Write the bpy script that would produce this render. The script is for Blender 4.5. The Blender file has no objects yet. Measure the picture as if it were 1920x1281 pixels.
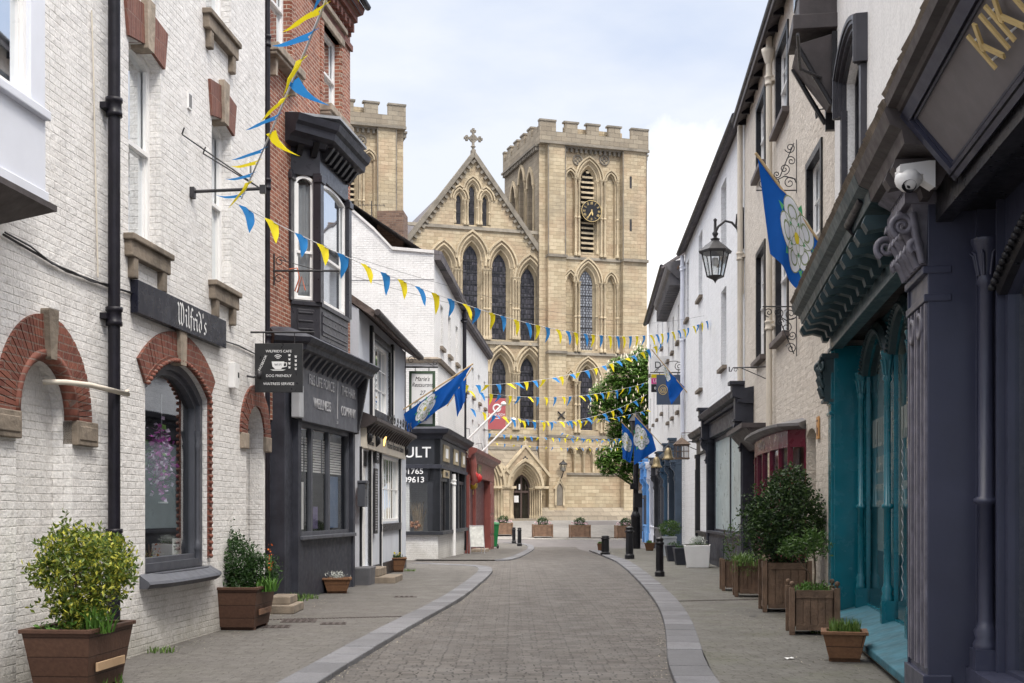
import bpy, bmesh, math, random
from mathutils import Vector, Matrix
from mathutils.geometry import tessellate_polygon
R = math.radians
S = bpy.context.scene
COL = S.collection
random.seed(7)
# ---------------------------------------------------------------- camera
FP, CX, HY, EYE = 2300.0, 960.0, 955.0, 1.65      # focal length in photo pixels, principal column, horizon row, eye height
cam_d = bpy.data.cameras.new('camera'); cam = bpy.data.objects.new('camera', cam_d); COL.objects.link(cam)
cam.location = (0, 0, EYE); cam.rotation_euler = (R(90), 0, 0)
cam_d.sensor_width = 36; cam_d.lens = 36 * FP / 1920; cam_d.shift_y = (HY - 640.5) / 1920
cam_d.clip_start = .1; cam_d.clip_end = 3000
S.camera = cam
S.view_settings.view_transform = 'Standard'; S.view_settings.look = 'None'
S.view_settings.exposure = 0.66; S.view_settings.gamma = 1
# ---------------------------------------------------------------- sky and sun
SUN_EL, SUN_AZ = 52, 152       # degrees; azimuth clockwise from +Y (behind the camera, to the right)
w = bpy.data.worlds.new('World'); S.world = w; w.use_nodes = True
nt = w.node_tree; nt.nodes.clear()
def wn(t, **k):
    n = nt.nodes.new(t)
    for a, b in k.items(): setattr(n, a, b)
    return n
sky = wn('ShaderNodeTexSky', sky_type='NISHITA', sun_disc=False, sun_elevation=R(SUN_EL), sun_rotation=R(SUN_AZ))
tc = wn('ShaderNodeTexCoord'); mp = wn('ShaderNodeMapping'); mp.inputs['Scale'].default_value = (1, 1, 2.6)
n1 = wn('ShaderNodeTexNoise'); n1.inputs['Scale'].default_value = 2.3; n1.inputs['Detail'].default_value = 8; n1.inputs['Roughness'].default_value = .52
r1 = wn('ShaderNodeValToRGB'); r1.color_ramp.elements[0].position = .42; r1.color_ramp.elements[1].position = .62
r1.color_ramp.elements[0].color = (4.15, 4.8, 6.15, 1); r1.color_ramp.elements[1].color = (6.0, 6.25, 6.75, 1)
mx = wn('ShaderNodeMixRGB'); mx.inputs[0].default_value = .93
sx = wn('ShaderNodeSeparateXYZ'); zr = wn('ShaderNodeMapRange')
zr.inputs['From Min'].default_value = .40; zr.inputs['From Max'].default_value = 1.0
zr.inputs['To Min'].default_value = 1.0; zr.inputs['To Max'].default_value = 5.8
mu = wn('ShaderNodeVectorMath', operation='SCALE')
bg = wn('ShaderNodeBackground'); bg.inputs['Strength'].default_value = .10; wo = wn('ShaderNodeOutputWorld')
L = nt.links.new
L(tc.outputs['Generated'], mp.inputs[0]); L(mp.outputs[0], n1.inputs['Vector']); L(n1.outputs[0], r1.inputs[0])
L(sky.outputs[0], mx.inputs[1]); L(r1.outputs[0], mx.inputs[2])
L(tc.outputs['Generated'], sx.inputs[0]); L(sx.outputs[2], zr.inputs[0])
nz_ = wn('ShaderNodeMapRange'); nz_.inputs['From Min'].default_value = .44; nz_.inputs['From Max'].default_value = .8
wt = wn('ShaderNodeMixRGB'); wt.inputs[2].default_value = (6.4, 6.1, 5.75, 1)      # the overcast overhead is neutral, the gaps near the roofs bluer
L(sx.outputs[2], nz_.inputs[0]); L(nz_.outputs[0], wt.inputs[0]); L(mx.outputs[0], wt.inputs[1])
cdv = wn('ShaderNodeVectorMath', operation='DISTANCE'); cdv.inputs[1].default_value = (.15, .957, .205); nrmv = wn('ShaderNodeVectorMath', operation='NORMALIZE')
n2 = wn('ShaderNodeTexNoise'); n2.inputs['Scale'].default_value = 14; n2.inputs['Detail'].default_value = 7; n2.inputs['Roughness'].default_value = .6
ad2 = wn('ShaderNodeMath', operation='MULTIPLY_ADD'); ad2.inputs[1].default_value = .13; cr = wn('ShaderNodeMapRange'); cr.inputs['From Min'].default_value = .175; cr.inputs['From Max'].default_value = .135
cm_ = wn('ShaderNodeMixRGB'); cm_.inputs[2].default_value = (8.6, 8.6, 8.7, 1)      # one bright cumulus low beyond the right-hand roofs
L(tc.outputs['Generated'], nrmv.inputs[0]); L(nrmv.outputs[0], cdv.inputs[0]); L(nrmv.outputs[0], n2.inputs['Vector'])
L(n2.outputs[0], ad2.inputs[0]); L(cdv.outputs['Value'], ad2.inputs[2]); L(ad2.outputs[0], cr.inputs['Value']); L(cr.outputs[0], cm_.inputs[0])
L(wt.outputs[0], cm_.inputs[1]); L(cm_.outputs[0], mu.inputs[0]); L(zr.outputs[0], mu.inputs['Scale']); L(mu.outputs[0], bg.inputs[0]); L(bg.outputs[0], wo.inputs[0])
sd = bpy.data.lights.new('sun', 'SUN'); sd.energy = 1.5; sd.angle = R(10); sd.color = (1, .95, .87)
so = bpy.data.objects.new('sun', sd); COL.objects.link(so)
a, e = R(SUN_AZ), R(SUN_EL)
sdir = Vector((math.sin(a) * math.cos(e), math.cos(a) * math.cos(e), math.sin(e)))
so.rotation_euler = sdir.to_track_quat('Z', 'Y').to_euler(); so.location = (0, 0, 40)

# ---------------------------------------------------------------- materials
class NT:
    def __init__(s, name):
        m = bpy.data.materials.new(name); m.use_nodes = True
        s.m = m; s.t = m.node_tree; s.b = s.t.nodes['Principled BSDF']; s.out = s.t.nodes['Material Output']
    def n(s, t, **k):
        n = s.t.nodes.new('ShaderNode' + t)
        for a, b in k.items():
            if a[0] == '_': n.inputs[a[1:].replace('_', ' ')].default_value = b
            else: setattr(n, a, b)
        return n
    def l(s, a, b): s.t.links.new(a, b)
    def coord(s, scale=(1, 1, 1)):
        c = s.n('TexCoord'); mp = s.n('Mapping'); mp.inputs['Scale'].default_value = scale
        s.l(c.outputs['Object'], mp.inputs[0]); return mp.outputs[0]
    def xz(s):           # (x+y, z): courses run level round the corners of a wall
        c = s.n('TexCoord'); sp = s.n('SeparateXYZ'); ad = s.n('Math', operation='ADD'); cb = s.n('CombineXYZ')
        s.l(c.outputs['Object'], sp.inputs[0]); s.l(sp.outputs[0], ad.inputs[0]); s.l(sp.outputs[1], ad.inputs[1])
        s.l(ad.outputs[0], cb.inputs[0]); s.l(sp.outputs[2], cb.inputs[1]); return cb.outputs[0]
    def noise(s, vec, scale, detail=4, rough=.55):
        n = s.n('TexNoise'); n.inputs['Scale'].default_value = scale; n.inputs['Detail'].default_value = detail
        n.inputs['Roughness'].default_value = rough; s.l(vec, n.inputs['Vector']); return n.outputs[0]
    def rng(s, v, a, b, c, d):
        n = s.n('MapRange'); n.inputs[1].default_value = a; n.inputs[2].default_value = b
        n.inputs[3].default_value = c; n.inputs[4].default_value = d; s.l(v, n.inputs[0]); return n.outputs[0]
    def mix(s, f, a, b, mode='MIX'):
        n = s.n('MixRGB', blend_type=mode)
        for i, v in ((0, f), (1, a), (2, b)):
            if isinstance(v, (int, float)): n.inputs[i].default_value = v if i == 0 else (v, v, v, 1)
            elif isinstance(v, tuple): n.inputs[i].default_value = v + (1,) if len(v) == 3 else v
            else: s.l(v, n.inputs[i])
        return n.outputs[0]
    def bump(s, h, dist, strength=1, prev=None):
        n = s.n('Bump'); n.inputs['Distance'].default_value = dist; n.inputs['Strength'].default_value = strength
        s.l(h, n.inputs['Height'])
        if prev is not None: s.l(prev, n.inputs['Normal'])
        return n.outputs[0]
def setc(b, k, v): b.inputs[k].default_value = v
MATS = {}
def plain(name, col, rough=.6, var=.15, vs=2.0, bump=0, bs=30, metal=0, spec=.5, coat=0, streak=0):
    if name in MATS: return MATS[name]
    t = NT(name); c = t.coord(); b = t.b
    nz = t.noise(c, vs, 5); d = tuple(x * (1 - var) for x in col); u = tuple(min(1, x * (1 + var)) for x in col)
    cc = t.mix(t.rng(nz, .3, .7, 0, 1), d, u)
    if streak:
        sv = t.noise(t.coord((3, 3, .25)), 1.6, 6, .65); cc = t.mix(t.rng(sv, .52, .75, 0, streak), cc, tuple(x * .45 for x in col))
    t.l(cc, b.inputs['Base Color']); t.l(t.rng(t.noise(c, vs * 3, 3), .3, .7, max(0, rough - .1), min(1, rough + .1)), b.inputs['Roughness'])
    setc(b, 'Metallic', metal); setc(b, 'Specular IOR Level', spec)
    if coat: setc(b, 'Coat Weight', coat); setc(b, 'Coat Roughness', .08)
    if bump: t.l(t.bump(t.noise(c, bs, 4), bump), b.inputs['Normal'])
    MATS[name] = t.m; return t.m
def stones(name, col, rough=.8):
    t = NT(name); g = t.n('NewGeometry'); c = t.coord(); cc = t.mix(g.outputs['Random Per Island'], tuple(x * .78 for x in col), tuple(x * 1.2 for x in col))
    cc = t.mix(t.rng(t.noise(c, 2.2, 6, .65), .48, .7, 0, .5), cc, tuple(x * .55 for x in col)); cc = t.mix(1, cc, t.mix(t.rng(t.noise(c, 70, 2), .3, .7, 0, 1), (.8, .8, .8), (1.18, 1.18, 1.18)), 'MULTIPLY')
    t.l(cc, t.b.inputs['Base Color']); setc(t.b, 'Roughness', rough); t.l(t.bump(t.noise(c, 30, 5, .65), .01), t.b.inputs['Normal']); MATS[name] = t.m; return t.m
def brick(name, c1, c2, mortar, bw=.225, bh=.075, ms=.008, rough=.75, bd=.006, nb=.004, ns=14, blot=None, bf=.5, bsc=.6, smooth=.3, streak=0, dark=None, dsc=3, df=.5, patchy=False, base=0):
    t = NT(name); v = t.xz(); b = t.b; c = t.coord()
    wob = t.n('VectorMath', operation='SCALE'); wob.inputs['Scale'].default_value = .012
    nn = t.n('TexNoise'); nn.inputs['Scale'].default_value = 2.2; t.l(v, nn.inputs['Vector']); t.l(nn.outputs['Color'], wob.inputs[0])
    ad = t.n('VectorMath', operation='ADD'); t.l(v, ad.inputs[0]); t.l(wob.outputs[0], ad.inputs[1])
    br = t.n('TexBrick'); t.l(ad.outputs[0], br.inputs['Vector'])
    for k, x in (('Scale', 1), ('Brick Width', bw), ('Row Height', bh), ('Mortar Size', ms), ('Mortar Smooth', smooth), ('Bias', 0)): br.inputs[k].default_value = x
    br.inputs['Color1'].default_value = c1 + (1,); br.inputs['Color2'].default_value = c2 + (1,); br.inputs['Mortar'].default_value = mortar + (1,)
    cc = br.outputs[0]
    if blot: cc = t.mix(t.rng(t.noise(c, bsc, 5), .45, .7, 0, bf), cc, blot)
    if dark: cc = t.mix(t.rng(t.noise(c, dsc, 6, .7), .5, .72, 0, df), cc, dark)
    if streak: cc = t.mix(t.rng(t.noise(t.coord((2.5, 2.5, .2)), 1.3, 7, .65), .5, .78, 0, streak), cc, tuple(x * .5 for x in c1))
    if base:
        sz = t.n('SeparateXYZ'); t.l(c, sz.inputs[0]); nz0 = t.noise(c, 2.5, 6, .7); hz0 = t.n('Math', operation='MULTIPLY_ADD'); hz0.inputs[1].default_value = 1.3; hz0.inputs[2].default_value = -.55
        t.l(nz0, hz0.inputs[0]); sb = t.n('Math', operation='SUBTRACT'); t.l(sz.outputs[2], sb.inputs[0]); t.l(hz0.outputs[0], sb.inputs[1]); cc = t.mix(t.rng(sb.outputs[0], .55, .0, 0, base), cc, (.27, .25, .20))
    fine = t.noise(c, 35, 3); cc = t.mix(1, cc, t.mix(t.rng(fine, .3, .7, 0, 1), (.84, .84, .84), (1.12, 1.12, 1.12)), 'MULTIPLY')
    t.l(cc, b.inputs['Base Color']); setc(b, 'Roughness', rough); setc(b, 'Specular IOR Level', .3)
    inv = t.n('Math', operation='MULTIPLY'); t.l(br.outputs['Fac'], inv.inputs[0])
    if patchy: t.l(t.rng(t.noise(c, 1.7, 5, .65), .42, .62, -.08, -1), inv.inputs[1])
    else: inv.inputs[1].default_value = -1
    h = t.bump(inv.outputs[0], bd, 1); h = t.bump(t.noise(c, ns, 5, .6), nb, 1, h); h = t.bump(t.noise(c, ns * 6, 3, .6), nb * .15, 1, h)
    t.l(h, b.inputs['Normal']); MATS[name] = t.m; return t.m
def ground_brick(name, c1, c2, mortar, bw, bh, ms, rot=0, bd=.006, blot=(.1, .09, .08), bf=.5, c3=None, moss=0):
    t = NT(name); b = t.b; c = t.coord()
    mp = t.n('Mapping'); mp.inputs['Rotation'].default_value = (0, 0, R(rot)); tc_ = t.n('TexCoord'); t.l(tc_.outputs['Object'], mp.inputs[0])
    nn = t.n('TexNoise'); nn.inputs['Scale'].default_value = 3.2; t.l(c, nn.inputs['Vector'])
    wob = t.n('VectorMath', operation='SCALE'); wob.inputs['Scale'].default_value = .11; t.l(nn.outputs['Color'], wob.inputs[0])
    ad = t.n('VectorMath', operation='ADD'); t.l(mp.outputs[0], ad.inputs[0]); t.l(wob.outputs[0], ad.inputs[1])
    br = t.n('TexBrick'); br.offset = .37; br.offset_frequency = 3; br.squash = .8; br.squash_frequency = 4; t.l(ad.outputs[0], br.inputs['Vector'])
    for k, x in (('Scale', 1), ('Brick Width', bw), ('Row Height', bh), ('Mortar Size', ms), ('Mortar Smooth', .4), ('Bias', 0)): br.inputs[k].default_value = x
    br.inputs['Color1'].default_value = c1 + (1,); br.inputs['Color2'].default_value = c2 + (1,); br.inputs['Mortar'].default_value = mortar + (1,)
    cc = t.mix(t.rng(t.noise(c, .45, 6, .6), .38, .66, 0, bf), br.outputs[0], blot)
    cc = t.mix(t.rng(t.noise(c, 3.2, 5, .65), .48, .7, 0, .4), cc, tuple(x * .9 for x in c2))
    cc = t.mix(t.rng(t.noise(t.coord((1.2, .12, 1)), 1.1, 5, .6), .5, .68, 0, .35), cc, tuple(x * .55 for x in c1))
    cc = t.mix(t.rng(t.noise(c, 7.5, 3, .5), .66, .72, 0, .6), cc, tuple(x * .45 for x in c1))
    if moss: cc = t.mix(t.rng(t.noise(c, 1.1, 6, .7), .5, .66, 0, moss), cc, (.085, .10, .035))
    sp = t.noise(c, 60, 2); cc = t.mix(1, cc, t.mix(t.rng(sp, .35, .65, 0, 1), (.82, .82, .82), (1.15, 1.15, 1.15)), 'MULTIPLY')
    t.l(cc, b.inputs['Base Color']); t.l(t.rng(t.noise(c, 2, 3), .3, .7, .62, .9), b.inputs['Roughness']); setc(b, 'Specular IOR Level', .35)
    inv = t.n('Math', operation='SUBTRACT'); inv.inputs[0].default_value = 1; t.l(br.outputs['Fac'], inv.inputs[1])
    h = t.bump(inv.outputs[0], bd, 1); h = t.bump(t.noise(c, 22, 5), .004, 1, h)
    t.l(h, b.inputs['Normal']); MATS[name] = t.m; return t.m
def glass(name, tint=(.55, .58, .6), mn=.12, mxx=.85, wav=.0015):
    if name in MATS: return MATS[name]
    t = NT(name); t.t.nodes.remove(t.b)
    tr = t.n('BsdfTransparent'); tr.inputs[0].default_value = tint + (1,); gl = t.n('BsdfGlossy'); gl.inputs['Roughness'].default_value = .02
    gl.inputs[0].default_value = (.92, .95, .97, 1)
    fr = t.n('Fresnel'); fr.inputs[0].default_value = 1.5; mixs = t.n('MixShader')
    t.l(t.rng(fr.outputs[0], 0, 1, mn, mxx), mixs.inputs[0]); t.l(tr.outputs[0], mixs.inputs[1]); t.l(gl.outputs[0], mixs.inputs[2])
    t.l(t.bump(t.noise(t.coord(), 1.1, 1), wav * 4, .2), gl.inputs['Normal'])
    t.l(mixs.outputs[0], t.out.inputs[0]); MATS[name] = t.m; return t.m
def leafmat(name, a, b_, tip=None):
    t = NT(name); g = t.n('NewGeometry'); cc = t.mix(g.outputs['Random Per Island'], a, b_)
    if tip:
        r2 = t.n('Math', operation='MULTIPLY'); r2.inputs[1].default_value = 7.31; t.l(g.outputs['Random Per Island'], r2.inputs[0])
        fr = t.n('Math', operation='FRACT'); t.l(r2.outputs[0], fr.inputs[0]); cc = t.mix(t.rng(fr.outputs[0], .66, .8, 0, 1), cc, tip)
    t.l(cc, t.b.inputs['Base Color']); setc(t.b, 'Roughness', .45); setc(t.b, 'Specular IOR Level', .4)
    tl = t.n('BsdfTranslucent'); t.l(cc, tl.inputs[0]); ms = t.n('MixShader'); ms.inputs[0].default_value = .25
    t.l(t.b.outputs[0], ms.inputs[1]); t.l(tl.outputs[0], ms.inputs[2]); t.l(ms.outputs[0], t.out.inputs[0])
    MATS[name] = t.m; return t.m
def emis(name, col, st):
    t = NT(name); t.b.inputs['Base Color'].default_value = col + (1,); t.b.inputs['Emission Color'].default_value = col + (1,); t.b.inputs['Emission Strength'].default_value = st
    MATS[name] = t.m; return t.m
def cloth(name, col):
    if name in MATS: return MATS[name]
    t = NT(name); c = t.coord(); cc = t.mix(t.rng(t.noise(c, 6, 3), .3, .7, 0, 1), tuple(x * .9 for x in col), col)
    t.l(cc, t.b.inputs['Base Color']); setc(t.b, 'Roughness', .75); setc(t.b, 'Specular IOR Level', .2)
    tl = t.n('BsdfTranslucent'); t.l(cc, tl.inputs[0]); ms = t.n('MixShader'); ms.inputs[0].default_value = .35
    t.l(t.b.outputs[0], ms.inputs[1]); t.l(tl.outputs[0], ms.inputs[2]); t.l(ms.outputs[0], t.out.inputs[0])
    MATS[name] = t.m; return t.m

# ---------------------------------------------------------------- mesh builder
class MB:
    def __init__(s): s.v = []; s.f = []; s.sm = []
    def add(s, vs, fs, smooth=False):
        o = len(s.v); s.v += [tuple(p) for p in vs]; s.f += [tuple(i + o for i in f) for f in fs]; s.sm += [smooth] * len(fs); return s
    def box(s, x0, x1, y0, y1, z0, z1):
        vs = [(x, y, z) for x in (x0, x1) for y in (y0, y1) for z in (z0, z1)]
        return s.add(vs, [(0, 1, 3, 2), (4, 6, 7, 5), (0, 4, 5, 1), (2, 3, 7, 6), (0, 2, 6, 4), (1, 5, 7, 3)])
    def hexa(s, b, t):      # 4 bottom + 4 top points
        return s.add(list(b) + list(t), [(3, 2, 1, 0), (4, 5, 6, 7), (0, 1, 5, 4), (1, 2, 6, 5), (2, 3, 7, 6), (3, 0, 4, 7)])
    def quad(s, a, b, c, d): return s.add([a, b, c, d], [(0, 1, 2, 3)])
    def sheet(s, outer, holes=(), fn=lambda a, b: (a, 0, b)):
        loops = [[Vector((a, b, 0)) for a, b in outer]] + [[Vector((a, b, 0)) for a, b in h] for h in holes]
        tr = tessellate_polygon(loops); flat = [p for l in loops for p in l]
        return s.add([fn(p.x, p.y) for p in flat], [tuple(t) for t in tr])
    def prism(s, poly, y0, y1, holes=(), back=True):     # polygon in (x,z) extruded along y
        s.sheet(poly, holes, lambda a, b: (a, y0, b))
        if back: s.sheet(poly, holes, lambda a, b: (a, y1, b))
        for lp in [poly] + list(holes):
            n = len(lp); s.add([(a, y0, b) for a, b in lp] + [(a, y1, b) for a, b in lp], [(i, (i + 1) % n, n + (i + 1) % n, n + i) for i in range(n)])
        return s
    def prismz(s, poly, z0, z1):                         # polygon in (x,y) extruded along z
        s.sheet(poly, (), lambda a, b: (a, b, z0)); s.sheet(poly, (), lambda a, b: (a, b, z1)); n = len(poly)
        return s.add([(a, b, z0) for a, b in poly] + [(a, b, z1) for a, b in poly], [(i, (i + 1) % n, n + (i + 1) % n, n + i) for i in range(n)])
    def xprof(s, prof, x0, x1):                          # (y,z) profile run along x
        s.sheet(prof, (), lambda a, b: (x0, a, b)); s.sheet(prof, (), lambda a, b: (x1, a, b)); n = len(prof)
        return s.add([(x0, a, b) for a, b in prof] + [(x1, a, b) for a, b in prof], [(i, (i + 1) % n, n + (i + 1) % n, n + i) for i in range(n)])
    def pathprof(s, path, prof):                         # (out,z) profile mitred along a plan path, out = right of travel... towards -y for +x travel
        P = [Vector(p) for p in path]; n = len(prof); rows = []
        for i, p in enumerate(P):
            d0 = (P[i] - P[i - 1]).normalized() if i else None; d1 = (P[i + 1] - P[i]).normalized() if i < len(P) - 1 else None
            if d0 is None: nn = Vector((d1.y, -d1.x))
            elif d1 is None: nn = Vector((d0.y, -d0.x))
            else:
                a_ = Vector((d0.y, -d0.x)); b_ = Vector((d1.y, -d1.x)); nn = (a_ + b_); nn = nn / max(.3, nn.length_squared / 2)
            rows.append([(p.x + nn.x * o, p.y + nn.y * o, z) for o, z in prof])
        vs = [q for r in rows for q in r]; fs = []
        for i in range(len(P) - 1):
            for j in range(n): fs.append((i * n + j, (i + 1) * n + j, (i + 1) * n + (j + 1) % n, i * n + (j + 1) % n))
        s.add(vs, fs)
        s.sheet([(o, z) for o, z in prof], (), lambda o, z, r=rows[0], pr=prof: r[min(range(n), key=lambda j: abs(pr[j][0] - o) + abs(pr[j][1] - z))])
        s.sheet([(o, z) for o, z in prof], (), lambda o, z, r=rows[-1], pr=prof: r[min(range(n), key=lambda j: abs(pr[j][0] - o) + abs(pr[j][1] - z))])
        return s
    def mould(s, path, prof, smooth=False):              # (offset outwards, y) profile swept along an arch path in (x,z)
        P = [Vector(p) for p in path]; n = len(prof); vs = []
        for i, p in enumerate(P):
            d0 = (P[i] - P[i - 1]).normalized() if i else (P[1] - P[0]).normalized()
            d1 = (P[i + 1] - P[i]).normalized() if i < len(P) - 1 else d0
            a_ = Vector((-d0.y, d0.x)); b_ = Vector((-d1.y, d1.x)); nn = a_ + b_; nn = nn / max(.5, nn.length_squared / 2)
            vs += [(p.x + nn.x * o, y, p.y + nn.y * o) for o, y in prof]
        fs = [(i * n + j, (i + 1) * n + j, (i + 1) * n + (j + 1) % n, i * n + (j + 1) % n) for i in range(len(P) - 1) for j in range(n)]
        m = (len(P) - 1) * n
        return s.add(vs, fs + [tuple(range(n)), tuple(m + j for j in range(n))[::-1]], smooth)
    def tube(s, pts, r, n=6, closed=False, smooth=True):
        P = [Vector(p) for p in pts]; N = len(P); rr = r if isinstance(r, (list, tuple)) else [r] * N; vs = []
        up = None
        for i, p in enumerate(P):
            d = (P[(i + 1) % N] - P[i - 1]) if (closed or 0 < i < N - 1) else (P[1] - P[0] if i == 0 else P[-1] - P[-2])
            d = d.normalized() if d.length > 1e-9 else Vector((0, 0, 1))
            if up is None: up = d.orthogonal().normalized()
            up = (up - d * up.dot(d)); up = up.normalized() if up.length > 1e-6 else d.orthogonal().normalized(); q = d.cross(up)
            vs += [p + (up * math.cos(2 * math.pi * k / n) + q * math.sin(2 * math.pi * k / n)) * rr[i] for k in range(n)]
        fs = [(i * n + k, i * n + (k + 1) % n, ((i + 1) % N) * n + (k + 1) % n, ((i + 1) % N) * n + k) for i in range(N if closed else N - 1) for k in range(n)]
        s.add(vs, fs, smooth)
        if not closed: s.add(vs[:n], [tuple(range(n))[::-1]]); s.add(vs[-n:], [tuple(range(n))])
        return s
    def lathe(s, prof, c=(0, 0, 0), n=12, a0=0, a1=360, smooth=True, sx=1, sy=1):
        m = len(prof); full = abs(a1 - a0 - 360) < 1e-6; k = n if full else n + 1; vs = []
        for i in range(k):
            t = R(a0 + (a1 - a0) * i / n); vs += [(c[0] + r * math.cos(t) * sx, c[1] + r * math.sin(t) * sy, c[2] + z) for r, z in prof]
        return s.add(vs, [(i * m + j, ((i + 1) % k) * m + j, ((i + 1) % k) * m + j + 1, i * m + j + 1) for i in range(n) for j in range(m - 1)], smooth)
    def grid(s, fn, nu, nv, smooth=True):
        vs = [fn(i / nu, j / nv) for j in range(nv + 1) for i in range(nu + 1)]
        return s.add(vs, [(j * (nu + 1) + i, j * (nu + 1) + i + 1, (j + 1) * (nu + 1) + i + 1, (j + 1) * (nu + 1) + i) for j in range(nv) for i in range(nu)], smooth)
    def xf(s, m):
        s.v = [tuple(m @ Vector(p)) for p in s.v]; return s
    def merge(s, o, m=None):
        return_ = len(s.v); s.v += [tuple(m @ Vector(p)) if m else p for p in o.v]; s.f += [tuple(i + return_ for i in f) for f in o.f]; s.sm += o.sm; return s
    def build(s, name, mat, parent=None, loc=None, rz=0, bevel=0):
        me = bpy.data.meshes.new(name); me.from_pydata(s.v, [], s.f)
        me.polygons.foreach_set('use_smooth', s.sm)
        me.materials.append(mat); me.update()
        o = bpy.data.objects.new(name, me); COL.objects.link(o)
        if parent: o.parent = parent
        if loc is not None: o.location = loc
        if rz: o.rotation_euler = (0, 0, rz)
        if bevel:
            b = o.modifiers.new('bevel', 'BEVEL'); b.width = bevel; b.segments = 2; b.limit_method = 'ANGLE'; b.angle_limit = R(50)
        return o
def tag(o, label=None, cat=None, group=None, kind=None):
    if label: o['label'] = label
    if cat: o['category'] = cat
    if group: o['group'] = group
    if kind: o['kind'] = kind
    return o
def thing(name, label, cat, loc=(0, 0, 0), rz=0, group=None, rot=None):
    o = bpy.data.objects.new(name, None); COL.objects.link(o); o.location = loc; o.rotation_euler = rot or (0, 0, rz); o.empty_display_size = .2
    return tag(o, label, cat, group)
def copy_tree(o, loc, rz=None, label=None, scale=None):
    def cp(x, par):
        c = x.copy(); COL.objects.link(c); c.parent = par
        for ch in x.children: cp(ch, c)
        return c
    r = cp(o, None); r.location = loc
    if rz is not None: r.rotation_euler = (0, 0, rz)
    if scale: r.scale = scale
    if label: r['label'] = label
    return r
# 2-D outlines in (x,z)
def rect(a, b, c, d): return [(a, c), (a, d), (b, d), (b, c)]
def segm(u0, u1, z0, zt, rise, n=10):       # rectangle with a segmental head, crown at zt
    h = (u1 - u0) / 2; r_ = (h * h + rise * rise) / (2 * rise); c = (u0 + u1) / 2; t0 = math.asin(min(1, h / r_))
    if rise >= h - 1e-6: t0 = math.pi / 2; r_ = h
    return [(u0, z0)] + [(c + r_ * math.sin(-t0 + 2 * t0 * i / n), zt - r_ + r_ * math.cos(-t0 + 2 * t0 * i / n)) for i in range(n + 1)] + [(u1, z0)]
def pointed(u0, u1, z0, zs, za, n=6):
    a_ = (u1 - u0) / 2; h = za - zs; c = (u0 + u1) / 2
    if h < a_ * 1.001: h = a_ * 1.001
    r_ = (a_ * a_ + h * h) / (2 * a_); t = math.atan2(h, r_ - a_)
    lf = [(u0 + r_ - r_ * math.cos(t * i / n), zs + r_ * math.sin(t * i / n)) for i in range(n + 1)]
    rt = [(2 * c - x, z) for x, z in lf[:-1]][::-1]
    return ([(u0, z0)] if z0 is not None and z0 < zs - 1e-6 else []) + lf + rt + ([(u1, z0)] if z0 is not None and z0 < zs - 1e-6 else [])
# ---------------------------------------------------------------- walls along the street
def gz(Y):
    k = [(-50, 0), (38, 0), (50, -.18), (62, -.38), (72, -.36), (80, -.2), (97, .72), (110, .78), (3000, .78)]
    for (a_, p), (b_, q) in zip(k, k[1:]):
        if Y <= b_: t = (Y - a_) / (b_ - a_); return p + (q - p) * t
    return .78
def G(px, py):          # photo pixel on the ground -> (X, Y)
    Y = EYE * FP / (py - HY)
    for _ in range(30): Y = (Y + (EYE - gz(Y)) * FP / (py - HY)) / 2
    return ((px - CX) / FP * Y, Y)
def P3(px, py, Y): return Vector(((px - CX) / FP * Y, Y, EYE + (HY - py) * Y / FP))
class Wall:
    def __init__(s, x0, k, Ya, Yb, side):
        s.x0, s.k, s.side = x0, k, side; n = math.hypot(k, 1); near = Vector((x0 + k * Ya, Ya)); far = Vector((x0 + k * Yb, Yb))
        s.P = near if side == 'L' else far; sg = 1 if side == 'L' else -1
        s.x = Vector((k, 1)) * sg / n; s.y = Vector((-s.x.y, s.x.x)); s.L = (far - near).length; s.rz = math.atan2(s.x.y, s.x.x)
    def u(s, px, v=0):
        t = (px - CX) / FP; P = s.P + s.y * v; return (t * P.y - P.x) / (s.x.x - t * s.x.y)
    def Y(s, u, v=0): return s.P.y + s.y.y * v + s.x.y * u
    def z(s, px, py, v=0): return EYE + (HY - py) * s.Y(s.u(px, v), v) / FP
    def w(s, u, v=0, z=0): q = s.P + s.x * u + s.y * v; return Vector((q.x, q.y, z))
    def root(s, name, label, cat, group=None): return thing(name, label, cat, (s.P.x, s.P.y, 0), s.rz, group)
    def at(s, name, label, cat, u, v, z, group=None): return thing(name, label, cat, s.w(u, v, z), s.rz, group)
GLASS = glass('window_glass'); GLASSD = glass('dark_window_glass', (.25, .27, .28), .16); GLASSC = glass('clear_shop_glass', (.88, .90, .90), .09, .36)
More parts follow.
